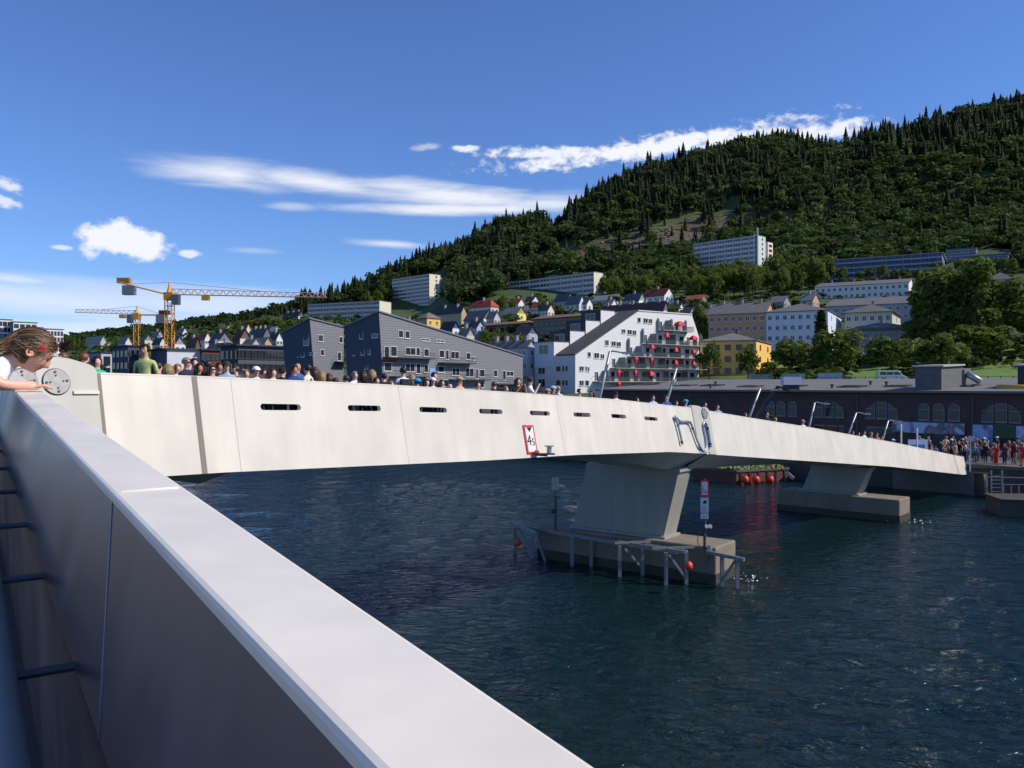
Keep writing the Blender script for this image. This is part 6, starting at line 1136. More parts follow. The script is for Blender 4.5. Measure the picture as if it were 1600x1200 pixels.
# ------------------------------------------------------------------ street behind the warehouse
FENC = M('fence_grey', (.22, .21, .20), .8)
def fence(label, pts, h, step):
    p0 = pts[0]; r = thing('street_fence', label, 'fence', (p0[0], p0[1], G(p0[0], p0[1])))
    for (xa, ya), (xb, yb) in zip(pts[:-1], pts[1:]):
        n = max(1, int(math.hypot(xb - xa, yb - ya) / step))
        for k in range(n):
            x, y = xa + (xb - xa) * k / n, ya + (yb - ya) * k / n; z = G(x, y); mb = MB(); mb.box(x - .05, x + .05, y - .05, y + .05, z - .3, z + h); mb.build('post', FENC, r, world=True)
        for q in (.15, h * .55, h - .08):
            bar(r, (xa, ya, G(xa, ya) + q), (xb, yb, G(xb, yb) + q), .035, 'rail', FENC)
pts = [(shore(55, a, 0).x, shore(55, a, 0).y) for a in (-58, -46, -34, -22, -10, 2, 14)]
fence('low grey fence along the street behind the warehouse roof', pts, 1.2, 1.5)
for k, (x0, x1, y0, y1, lb, cols) in enumerate(((1172, 1206, 585, 600, 'blue grey printed street banner, leftmost behind the warehouse', [(.18, .2, .26), (.3, .3, .36), (.1, .11, .14)]), (1222, 1257, 584, 601, 'pale printed street banner behind the lift basket', [(.5, .5, .48), (.25, .27, .36), (.45, .42, .3)]), (1279, 1316, 583, 600, 'white and blue printed street banner, rightmost behind the warehouse', [(.55, .57, .66), (.3, .33, .5), (.6, .6, .6)]))):
    a, b = P(x0, y1, 146 - k * 4), P(x1, y1, 144 - k * 4); z1 = P(x0, y0, 146 - k * 4).z; r = thing('street_banner', lb, 'banner', ((a.x + b.x) / 2, a.y, min(G(a.x, a.y), a.z) - .1))
    mb = MB(); mb.prism([a, b, Vector((b.x, b.y, z1)), Vector((a.x, a.y, z1))], (.0, .08, 0)); mb.build('printed_sheet', print_mat('street_print%d' % k, cols, .9, k * 2.7), r, world=True)
    for q in (a, b): mb = MB(); mb.tube([(q.x, q.y + .12, G(q.x, q.y) - .3), (q.x, q.y + .12, z1 + .05)], .05, 6); mb.build('post', STEEL, r, world=True)
def van():
    p = P(1393, 600, 150); z = G(p.x, p.y) ; z = max(z, H - .1); r = thing('parked_van', 'white van parked on the street behind warehouse roof', 'van', (p.x, p.y, z), math.radians(-12)); VW = M('van_white', (.7, .7, .7), .35); TY = M('tyre', (.02, .02, .02), .8)
    side = [(-2.4, .35), (2.35, .35), (2.4, .9), (1.75, 1.1), (1.1, 1.85), (.8, 1.95), (-2.3, 1.95), (-2.42, 1.7)]
    mb = MB(); mb.prism([(x, -.9, q) for x, q in side], (0, 1.8, 0)); o = mb.build('body', VW, r); md = o.modifiers.new('b', 'BEVEL'); md.width = .07; md.segments = 2
    for x0, x1 in ((-2.1, -1.1), (-1.0, .1)): mb = MB(); mb.box(x0, x1, -.915, -.9, 1.2, 1.75); mb.build('side_window', GLASS, r)
    mb = MB(); mb.prism([(.25, -.915, 1.2), (1.5, -.915, 1.2), (1.05, -.915, 1.75), (.25, -.915, 1.75)], (0, .014, 0)); mb.build('side_window', GLASS, r)
    mb = MB(); mb.prism([(1.72, -.75, 1.15), (1.72, .75, 1.15), (1.16, .7, 1.8), (1.16, -.7, 1.8)], (.02, 0, .015)); mb.build('windscreen', GLASS, r)
    for x in (-1.6, 1.6):
        for y in (-.92, .72): mb = MB(); mb.tube([(x, y, .33), (x, y + .2, .33)], .33, 16); w = mb.build('wheel', TY, r, True); mb = MB(); mb.tube([(x, y - .01, .33), (x, y + .21, .33)], .18, 12); mb.build('rim', STEEL, w)
    for y in (-.7, .55): mb = MB(); mb.box(2.36, 2.42, y, y + .18, .75, .9); mb.build('headlight', WHITE, r)
van()

# ------------------------------------------------------------------ people
def skin_body(joints, edges, root, sub=1):
    """joints: name -> (pos, (rx, ry)); grows one continuous surface"""
    names = list(joints); idx = {n: i for i, n in enumerate(names)}; me = bpy.data.meshes.new('body'); me.from_pydata([joints[n][0] for n in names], [(idx[a], idx[b]) for a, b in edges], [])
    o = bpy.data.objects.new('body', me); COL.objects.link(o); m = o.modifiers.new('skin', 'SKIN'); m.use_smooth_shade = True
    for i, n in enumerate(names):
        sv = me.skin_vertices[0].data[i]; r = joints[n][1]; sv.radius = r if isinstance(r, tuple) else (r, r); sv.use_root = (n == root)
    s = o.modifiers.new('sub', 'SUBSURF'); s.levels = s.render_levels = sub
    dg = bpy.context.evaluated_depsgraph_get(); out = bpy.data.meshes.new_from_object(o.evaluated_get(dg)); bpy.data.objects.remove(o); bpy.data.meshes.remove(me); return out
def seg_dist(p, a, b):
    ab = b - a; t = max(0, min(1, (p - a).dot(ab) / max(ab.length_squared, 1e-9))); return (p - (a + ab * t)).length, t
def paint_body(me, J, regions):
    """regions: (joint a, joint b, material before split, split, material after)"""
    segs = [(Vector(J[a][0]), Vector(J[b][0]), m0, sp, m1) for a, b, m0, sp, m1 in regions]; idx = []
    for p in me.polygons:
        c = p.center; best = None
        for a, b, m0, sp, m1 in segs:
            d, t = seg_dist(c, a, b)
            if best is None or d < best[0]: best = (d, m0 if t < sp else m1)
        idx.append(best[1])
    me.polygons.foreach_set('material_index', idx); me.polygons.foreach_set('use_smooth', [True] * len(idx))
def figure(pose='stand', sub=1):
    J = {'pelvis': ((0, 0, .96), (.15, .11)), 'belly': ((0, .01, 1.12), (.135, .10)), 'chest': ((0, .01, 1.31), (.165, .115)), 'collar': ((0, 0, 1.44), (.10, .08)), 'neck': ((0, .01, 1.52), (.052, .055)), 'jaw': ((0, .035, 1.585), (.058, .072)), 'skull': ((0, .02, 1.665), (.074, .092)), 'crown': ((0, .01, 1.72), (.055, .07)), 'nose': ((0, .118, 1.63), (.012, .014))}
    E = [('pelvis', 'belly'), ('belly', 'chest'), ('chest', 'collar'), ('collar', 'neck'), ('neck', 'jaw'), ('jaw', 'skull'), ('skull', 'crown'), ('jaw', 'nose')]
    R = [('pelvis', 'belly', 2, .35, 1), ('belly', 'chest', 1, 1, 1), ('chest', 'collar', 1, 1, 1), ('collar', 'neck', 1, .35, 0), ('neck', 'jaw', 0, 1, 0), ('jaw', 'skull', 0, 1, 0), ('skull', 'crown', 0, 1, 0), ('jaw', 'nose', 0, 1, 0)]
    for s, t in ((-1, 'r'), (1, 'l')):
        if pose == 'lean': el, wr, ha = (s * .27, .16, 1.16), (s * .16, .36, 1.24), (s * .12, .46, 1.235)
        elif pose == 'phone': el, wr, ha = (s * .24, .16, 1.2), (s * .09, .30, 1.48), (s * .05, .33, 1.56)
        elif pose == 'walk': el, wr, ha = (s * .24, -.06 * s, 1.14), (s * .24, .12 - .1 * s, .93), (s * .23, .16 - .1 * s, .84)
        else: el, wr, ha = (s * .24, -.03, 1.14), (s * .25, .05, .91), (s * .24, .08, .81)
        st = .16 * s if pose == 'walk' else 0
        J['sh' + t] = ((s * .185, 0, 1.40), (.062, .062)); J['el' + t] = (el, (.042, .042)); J['wr' + t] = (wr, (.03, .026)); J['ha' + t] = (ha, (.04, .022))
        J['hip' + t] = ((s * .09, 0, .88), (.09, .095)); J['kn' + t] = ((s * .1, .02 + st * .6, .49), (.058, .06)); J['an' + t] = ((s * .1, -.02 + st, .1), (.04, .042)); J['toe' + t] = ((s * .115, .13 + st, .045), (.038, .03))
        E += [('chest', 'sh' + t), ('sh' + t, 'el' + t), ('el' + t, 'wr' + t), ('wr' + t, 'ha' + t), ('pelvis', 'hip' + t), ('hip' + t, 'kn' + t), ('kn' + t, 'an' + t), ('an' + t, 'toe' + t)]
        R += [('chest', 'sh' + t, 1, 1, 1), ('sh' + t, 'el' + t, 1, .75, 0), ('el' + t, 'wr' + t, 0, 1, 0), ('wr' + t, 'ha' + t, 0, 1, 0), ('pelvis', 'hip' + t, 2, 1, 2), ('hip' + t, 'kn' + t, 2, 1, 2), ('kn' + t, 'an' + t, 2, .92, 3), ('an' + t, 'toe' + t, 3, 1, 3)]
    me = skin_body(J, E, 'pelvis', sub); me.materials.clear(); [me.materials.append(SKINS[0]) for _ in range(4)]; paint_body(me, J, R); return me
def hair_mesh(kind):
    mb = MB(); rx, ry, rz = .098, .118, .105; c = (0, .006, 1.668); nu, nv = 16, 10; i0 = 0; keep = {}
    for a in range(nv + 1):
        for b in range(nu):
            t = math.pi * a / nv; p = 2 * math.pi * b / nu; w = 1 + .06 * math.sin(5 * p + a) * math.sin(t); mb.v.append((c[0] + rx * w * math.sin(t) * math.cos(p), c[1] + ry * w * math.sin(t) * math.sin(p), c[2] + rz * w * math.cos(t)))
    for a in range(nv):
        for b in range(nu):
            q = (b + 1) % nu; f = (a * nu + b, (a + 1) * nu + b, (a + 1) * nu + q, a * nu + q); ctr = [sum(mb.v[k][j] for k in f) / 4 for j in range(3)]
            if ctr[1] > .035 and ctr[2] < 1.715: continue
            if ctr[2] < 1.60 and kind != 'long': continue
            mb.f.append(f); mb.m.append(0)
    if kind == 'long':
        for k in range(9): t = math.pi * (1.0 + k / 8); x, y = .085 * math.cos(t), .095 * math.sin(t) * .9; mb.tube([(x, y - .0, 1.70), (x * 1.15, y * 1.1 - .01, 1.56), (x * 1.1, y * 1.05 - .02, 1.42), (x * .9, y - .03, 1.33 + random.uniform(-.03, .05))], [.035, .04, .032, .008], 6)
    if kind == 'bun': mb.ball((0, -.12, 1.74), .05, 8, 6)
    return mb
def cap_mesh(brim=True, r=1.0):
    mb = MB(); nu, nv = 16, 6
    for a in range(nv + 1):
        for b in range(nu): t = math.pi / 2 * a / nv; p = 2 * math.pi * b / nu; mb.v.append((.106 * r * math.sin(t) * math.cos(p), .006 + .125 * r * math.sin(t) * math.sin(p), 1.69 + .098 * r * math.cos(t)))
    for a in range(nv):
        for b in range(nu): q = (b + 1) % nu; mb.f.append((a * nu + b, (a + 1) * nu + b, (a + 1) * nu + q, a * nu + q)); mb.m.append(0)
    if brim: mb.prism([(.085, .09, 1.688), (.06, .20, 1.675), (-.06, .20, 1.675), (-.085, .09, 1.688)], (0, 0, .012))
    return mb
SKINS = [M('skin_%d' % i, c, .5, var=.08, scale=5) for i, c in enumerate((rgb(222, 172, 145), rgb(205, 150, 120), rgb(190, 130, 100), rgb(232, 188, 165)))]
BODY = {p: figure(p) for p in ('stand', 'lean', 'phone', 'walk')}
CM = {}
def cloth(c): 
    k = '%02x%02x%02x' % tuple(int(255 * v) for v in c); return M('cloth_' + k, c, .85, var=.15, scale=6)
HAIRC = {'dark': M('hair_dark', (.018, .012, .009), .5), 'brown': M('hair_brown', (.055, .03, .016), .5), 'blond': M('hair_blond', (.30, .19, .08), .5), 'grey': M('hair_grey', (.25, .24, .23), .6), 'red': M('hair_red', (.16, .055, .02), .5)}
HM = {k: hair_mesh(k).mesh('hair_' + k, HAIRC['dark'], True) for k in ('short', 'long', 'bun')}; CAPM = cap_mesh().mesh('cap', WHITE, True); HELM = cap_mesh(False, 1.22).mesh('helmet', WHITE, True)
gm = MB(); gm.box(-.075, .075, .095, .118, 1.635, 1.665); SUNG = gm.mesh('sunglasses', BLACK)
bpm = MB(); bpm.box(-.15, .15, -.30, -.12, 1.02, 1.42); BPACK = bpm.mesh('backpack', BLACK)
def slotted(name, data, parent, mat, mats=None):
    o = link(name, data, parent)
    for i, m in enumerate(mats or [mat]): o.material_slots[i].link = 'OBJECT'; o.material_slots[i].material = m
    return o
def person(label, loc, rz, h, pose='stand', shirt=rgb(220, 220, 225), trous=rgb(50, 55, 75), hair='brown', style='short', hat=None, skin=0, extra=(), group=None, detail=True):
    o = link('person', BODY[pose]); tag(o, label, 'person', group); o.location = loc; o.rotation_euler = (0, 0, rz); s = h / 1.77; o.scale = (s * (1.06 if h < 1.5 else 1),) * 2 + (s,)
    for i, m in enumerate((SKINS[skin], cloth(shirt), cloth(trous), cloth((.05, .05, .05)))): o.material_slots[i].link = 'OBJECT'; o.material_slots[i].material = m
    if not detail: return o
    if hat != 'bald': slotted('hair', HM[style], o, HAIRC[hair])
    if hat and hat[0] == 'cap': slotted('cap', CAPM, o, cloth(hat[1]))
    if hat and hat[0] == 'helmet': slotted('helmet', HELM, o, cloth(hat[1]))
    if 'glasses' in extra: link('sunglasses', SUNG, o)
    if 'pack' in extra: slotted('backpack', BPACK, o, cloth((.03, .03, .04)))
    return o
def deck_at(S, x, r):     # standing point r metres behind the right parapet, in photo column x
    q = S.q_at(x, -r); p = S.xy(q, -r); return Vector((p.x, p.y, S.top(q) - PARH))
W_, B_, LB, NV, RD, BK, YG, GY = rgb(235, 235, 238), rgb(70, 95, 165), rgb(150, 180, 220), rgb(35, 42, 75), rgb(190, 40, 50), rgb(25, 25, 28), rgb(186, 196, 128), rgb(130, 130, 130)
out1 = math.atan2(-S1.n.x, S1.n.y)      # facing over the right parapet
inn1 = out1 + math.pi; alo = math.atan2(-S1.d.x, S1.d.y); bak = alo + math.pi
PPL = [ # label, x, y of the head top, r, facing, options
 ('man in lime green shirt standing sideways near the left end of bridge', 227, 537, 1.6, bak + .6, dict(shirt=YG, hair='dark', skin=1)), ('woman facing the man in lime green shirt', 211, 553, 1.9, alo, dict(shirt=rgb(120, 70, 60), hair='dark', style='long')),
 ('person with reddish hair behind the hinge plate', 131, 551, 1.2, alo, dict(shirt=W_, hair='red')), ('dark haired woman in green top behind the hinge plate', 151, 556, 1.0, out1, dict(shirt=rgb(40, 190, 130), hair='dark', style='long')), ('person whose hair shows just over the hinge plate', 99, 551, 1.3, bak, dict(shirt=W_, hair='red')),
 ('blond child seen from behind by the bridge parapet', 262, 568, .9, inn1, dict(shirt=GY, hair='blond', style='long')), ('grey haired man in sunglasses and navy jacket', 291, 558, .8, out1 + .3, dict(shirt=NV, hair='grey', extra=('glasses',), skin=1)), ('man half hidden behind the navy jacket man', 303, 559, 2.0, out1, dict(shirt=rgb(90, 60, 50), hair='brown')),
 ('woman with black curly hair beside navy jacket man', 311, 567, .8, out1, dict(shirt=BK, hair='dark', style='long', skin=2)), ('woman in black holding dark bags on the bridge', 325, 563, 2.4, alo, dict(shirt=BK, hair='dark', style='bun')), ('woman in red top with sunglasses at the parapet', 331, 570, .6, out1, dict(shirt=RD, hair='brown', style='long', extra=('glasses',))), ('man in dark cap and pale blue shirt', 354, 565, .7, out1 - .5, dict(shirt=LB, hat=('cap', rgb(50, 55, 45)))),
 ('old man in white cap leaning at the parapet', 400, 573, .55, out1 - .3, dict(shirt=W_, hair='grey', hat=('cap', W_), skin=1)), ('small woman right behind the white cap man', 412, 576, .9, out1, dict(shirt=W_, hair='brown')), ('woman with long brown hair right of white cap man', 426, 575, .7, out1, dict(shirt=W_, hair='brown', style='long')),
 ('bald man in bright blue shirt', 464, 565, 1.5, out1, dict(shirt=B_, hat='bald', skin=1)), ('man in navy shirt before the bald man', 459, 570, .7, out1 + .2, dict(shirt=rgb(45, 60, 120), hair='dark', skin=2)), ('dark haired man in cream shirt turned away', 481, 569, 1.0, inn1 + .4, dict(shirt=rgb(230, 225, 205), hair='dark')), ('woman with brown hair behind cream shirt man', 492, 573, 1.3, inn1, dict(shirt=rgb(200, 150, 120), hair='brown', style='long')), ('blonde woman beside cream shirt man', 502, 579, .7, inn1, dict(shirt=W_, hair='blond', style='long')),
 ('person in a dark jacket bending down', 524, 590, .8, alo, dict(shirt=BK, hair='dark')), ('brown haired person low behind the parapet', 541, 586, .6, inn1, dict(shirt=rgb(90, 50, 50), hair='brown')), ('woman with dark curls in black', 567, 578, .9, inn1, dict(shirt=BK, hair='dark', style='long')), ('blonde woman right of the dark curls', 581, 577, 1.1, inn1, dict(shirt=BK, hair='blond', style='long')), ('child in front of the blonde woman', 588, 589, .5, out1, dict(shirt=rgb(225, 170, 150), hair='brown')), ('little blond child left of strap bag man', 611, 595, .5, out1, dict(shirt=YG, hair='blond')),
 ('man in white shirt with dark shoulder strap', 630, 573, .9, inn1 - .4, dict(shirt=rgb(215, 220, 240), hair='dark', extra=('pack',), skin=1)), ('woman with long fair hair behind strap bag man', 643, 584, 1.0, inn1, dict(shirt=rgb(190, 150, 80), hair='blond', style='long')), ('child in bright blue hood', 652, 592, .5, inn1, dict(shirt=rgb(20, 150, 220), hat=('helmet', rgb(20, 150, 220)))), ('dark haired woman low by the parapet, centre', 666, 592, .5, out1, dict(shirt=BK, hair='dark', style='long')), ('tall man behind the white cap woman', 678, 581, 2.2, out1, dict(shirt=BK, hair='brown')), ('woman in white cap looking down', 676, 590, .6, out1 - .5, dict(shirt=W_, hair='dark', style='long', hat=('cap', W_))), ('person whose face just clears the parapet, centre', 702, 598, .6, out1, dict(shirt=rgb(230, 190, 170), hat='bald', skin=3)),
 ('man in tan cap with bare shoulders', 718, 589, .6, out1, dict(shirt=rgb(215, 165, 135), hat=('cap', rgb(190, 160, 140)), skin=3)), ('brown haired head low right of tan cap', 746, 596, .6, out1, dict(shirt=BK, hair='brown')), ('woman with raised arms beside the photographer', 809, 590, .7, out1 - .3, dict(shirt=BK, hair='brown', style='long', pose='phone')), ('man in white T-shirt and cap photographing', 828, 589, .55, out1 + .6, dict(shirt=W_, hat=('cap', rgb(60, 65, 55)), pose='phone')), ('child in pink hat by the parapet', 855, 608, .5, out1, dict(shirt=RD, hat=('helmet', rgb(205, 130, 130)))), ('child in pale blue helmet', 864, 604, .5, out1, dict(shirt=BK, hat=('helmet', rgb(150, 205, 215)))), ('woman with fair bun beside the helmet child', 872, 603, .6, alo, dict(shirt=W_, hair='blond', style='bun')),
 ('person in dark cap left of hinge', 962, 612, .6, out1 - .4, dict(shirt=W_, hat=('cap', BK), skin=2)), ('small head low between dark cap and blue shirts', 995, 621, .6, out1, dict(shirt=rgb(150, 90, 70), hair='brown')), ('man in white and blue leaning on the parapet', 1020, 617, .55, out1 - .5, dict(shirt=rgb(200, 210, 235), hair='brown', pose='lean')), ('man in royal blue shirt reaching over the parapet', 1041, 617, .5, out1 - .6, dict(shirt=B_, hair='brown', pose='lean')), ('small person beside the royal blue shirt', 1056, 626, .5, out1, dict(shirt=rgb(210, 160, 140), hair='brown')), ('child in teal helmet left of the hinge disc', 1071, 625, .5, out1, dict(shirt=rgb(120, 170, 200), hat=('helmet', rgb(90, 165, 180))))]
PP2 = [('dark haired person behind the hinge disc', 1101, 628, .8, dict(shirt=rgb(120, 70, 60), hair='dark')), ('man in pale blue shirt right of the hinge disc', 1121, 632, .6, dict(shirt=LB, hair='brown', pose='lean')), ('reddish head just over the parapet of landing span', 1164, 645, .6, dict(shirt=rgb(160, 90, 80), hair='red')), ('dark suited man by the first landing lamp', 1198, 643, .8, dict(shirt=BK, hair='dark')), ('fair head right of the dark suited man', 1211, 652, .6, dict(shirt=rgb(220, 190, 180), hair='blond')), ('person in white with pink cap by the second landing lamp', 1254, 656, .6, dict(shirt=W_, hat=('cap', rgb(210, 140, 140)))),
 ('leftmost of the group by the third landing lamp', 1332, 673, .8, dict(shirt=rgb(90, 60, 50), hair='brown')), ('dark haired person in group by third landing lamp', 1341, 675, .8, dict(shirt=BK, hair='dark')), ('person in white in group by third landing lamp', 1350, 673, .7, dict(shirt=W_, hair='brown')), ('person in blue in group by third landing lamp', 1361, 675, .7, dict(shirt=B_, hair='blond')), ('person in orange in group by third landing lamp', 1370, 676, .7, dict(shirt=rgb(215, 110, 50), hair='brown')), ('rightmost of the group by the third landing lamp', 1377, 681, .7, dict(shirt=rgb(150, 80, 60), hair='dark')), ('lone person in pale hat near the last lamp', 1395, 686, .6, dict(shirt=GY, hat=('cap', W_)))]
for lb, x, yt, r, rz, op in PPL:
    p = deck_at(S1, x, r); h = min(1.92, max(.95, H - (yt - 600) / F * p.y - p.z)); person(lb, p, rz, h, **op)
for lb, x, yt, r, rz, op in (('man in grey shirt farther back left of the blond child', 247, 566, 3.2, alo, dict(shirt=GY, hair='dark')), ('woman in white farther back right of the blond child', 277, 568, 3.4, out1, dict(shirt=W_, hair='blond', style='long')), ('man in black T-shirt farther back near the red top woman', 342, 566, 3.0, out1, dict(shirt=BK, hair='dark', skin=2)), ('man in olive shirt farther back right of pale blue shirt', 369, 571, 2.8, bak, dict(shirt=rgb(110, 115, 80), hair='brown')), ('short woman in pink between pale blue shirt and white cap', 384, 577, 1.6, out1, dict(shirt=rgb(220, 150, 160), hair='blond', style='bun')), ('man in dark cap left of the bald man', 441, 574, 2.0, alo, dict(shirt=NV, hat=('cap', BK))), ('woman in teal right of blonde woman by cream shirt', 514, 583, 2.4, inn1, dict(shirt=rgb(60, 130, 130), hair='brown', style='long')), ('man in white farther back before the dark curls', 554, 580, 3.0, out1, dict(shirt=W_, hair='grey')), ('man in black left of the strap bag man', 600, 583, 2.6, inn1, dict(shirt=BK, hair='dark')), ('woman in beige right of the white cap woman', 690, 593, 1.8, out1, dict(shirt=rgb(205, 190, 160), hair='brown', style='long')), ('man in navy farther back left of the photographing pair', 772, 596, 2.6, alo, dict(shirt=NV, hair='brown')), ('child in yellow left of the photographing pair', 790, 603, .6, out1, dict(shirt=rgb(215, 190, 70), hair='blond')), ('man in grey right of the fair bun woman', 905, 607, 1.8, out1, dict(shirt=GY, hair='dark')), ('woman in white farther back right of fair bun woman', 925, 610, 2.2, bak, dict(shirt=W_, hair='brown', style='long'))):
    p = deck_at(S1, x, r); h = min(1.86, max(.95, H - (yt - 600) / F * p.y - p.z)); person(lb, p, rz, h, **op)
out2 = math.atan2(-S2g.n.x, S2g.n.y)
for lb, x, yt, r, op in PP2:
    p = deck_at(S2g, x, r); h = min(1.92, max(.95, H - (yt - 600) / F * p.y - p.z)); person(lb, p, out2 + random.uniform(-.8, .8), h, **op)
rq = random.Random(21); pal = [rgb(200, 200, 205), rgb(110, 130, 165), NV, BK, rgb(120, 30, 35), rgb(80, 80, 82), rgb(80, 60, 48), rgb(60, 75, 90), rgb(150, 40, 35), rgb(150, 150, 110)]; spots = []; PALN = ['white', 'light blue', 'navy', 'black', 'red', 'grey', 'brown', 'slate', 'bright red', 'pale yellow']
for i in range(64):     # crowd waiting on the quay
    for _ in range(60):
        x = rq.uniform(1432, 1545) if i < 44 else rq.uniform(1545, 1625); Y = rq.uniform(66, 72) if i < 44 else rq.uniform(63, 71); X = U(x) * Y
        if inland(X, Y) > 1.6 and inland(X, Y) < 14 and all((X - a) ** 2 + (Y - b) ** 2 > .3 for a, b in spots): break
    spots.append((X, Y)); hat = None; t = rq.random(); hat = ('cap', rq.choice([W_, BK, RD])) if t < .2 else None
    sh = rq.choice(pal); where = 'on the quay right behind the bridge end' if i < 44 else 'on the quay near the right photo edge'
    person('crowd member in %s top%s %s' % (PALN[pal.index(sh)], ' and cap' if hat else '', where), (X, Y, 2.26 if inland(X, Y) < .6 else 2.2), rq.uniform(0, 6.28), rq.uniform(1.55, 1.88) if rq.random() < .85 else rq.uniform(1.0, 1.3), rq.choice(['stand', 'stand', 'walk', 'phone']), sh, rq.choice([BK, NV, rgb(70, 80, 110), rgb(150, 140, 120)]), rq.choice(list(HAIRC)), rq.choice(['short', 'long']), hat, rq.randrange(4), group='crowd on the quay')
for x, lb in ((1556, 'person in bright red overalls standing on the quay'), (1599, 'second person in red overalls at the right edge')):
    p = P(x, 734, 63.2); person(lb, (p.x, p.y, 2.2), 2.5, 1.8, 'stand', rgb(215, 45, 45), rgb(205, 45, 45), 'brown')
for x, c, lb in ((1402, WHITE, 'white bollard post on the landing span'), (1427, WHITE, 'white gate post on the landing span')):
    p = deck_at(S2g, x + 6, .6); o = thing('gate_post', lb, 'post', tuple(p)); mb = MB(); mb.tube([(0, 0, 0), (0, 0, 2.55)], .06, 8); mb.tube([(0, 0, 2.55), (0, 0, 2.6)], [.06, .02], 8); mb.build('post', WHITE, o); mb = MB(); mb.box(-.14, .14, -.14, .14, 0, .05); mb.build('foot_plate', STEEL, o)
p = deck_at(S2g, 1434, 1.2); o = thing('ticket_booth_board', 'small blue and white board by the landing gate posts', 'sign', tuple(p)); mb = MB(); mb.box(-.7, .7, -.04, .04, 1.15, 1.95); mb.build('board', M('board_white', (.6, .66, .74), .5), o); mb = MB(); mb.box(-.5, .5, -.045, -.041, 1.3, 1.6); mb.build('blue_print', M('board_blue', rgb(60, 120, 200), .5), o)
for s in (-.5, .5): mb = MB(); mb.box(s - .03, s + .03, -.03, .03, 0, 1.15); mb.build('leg', STEEL, o)

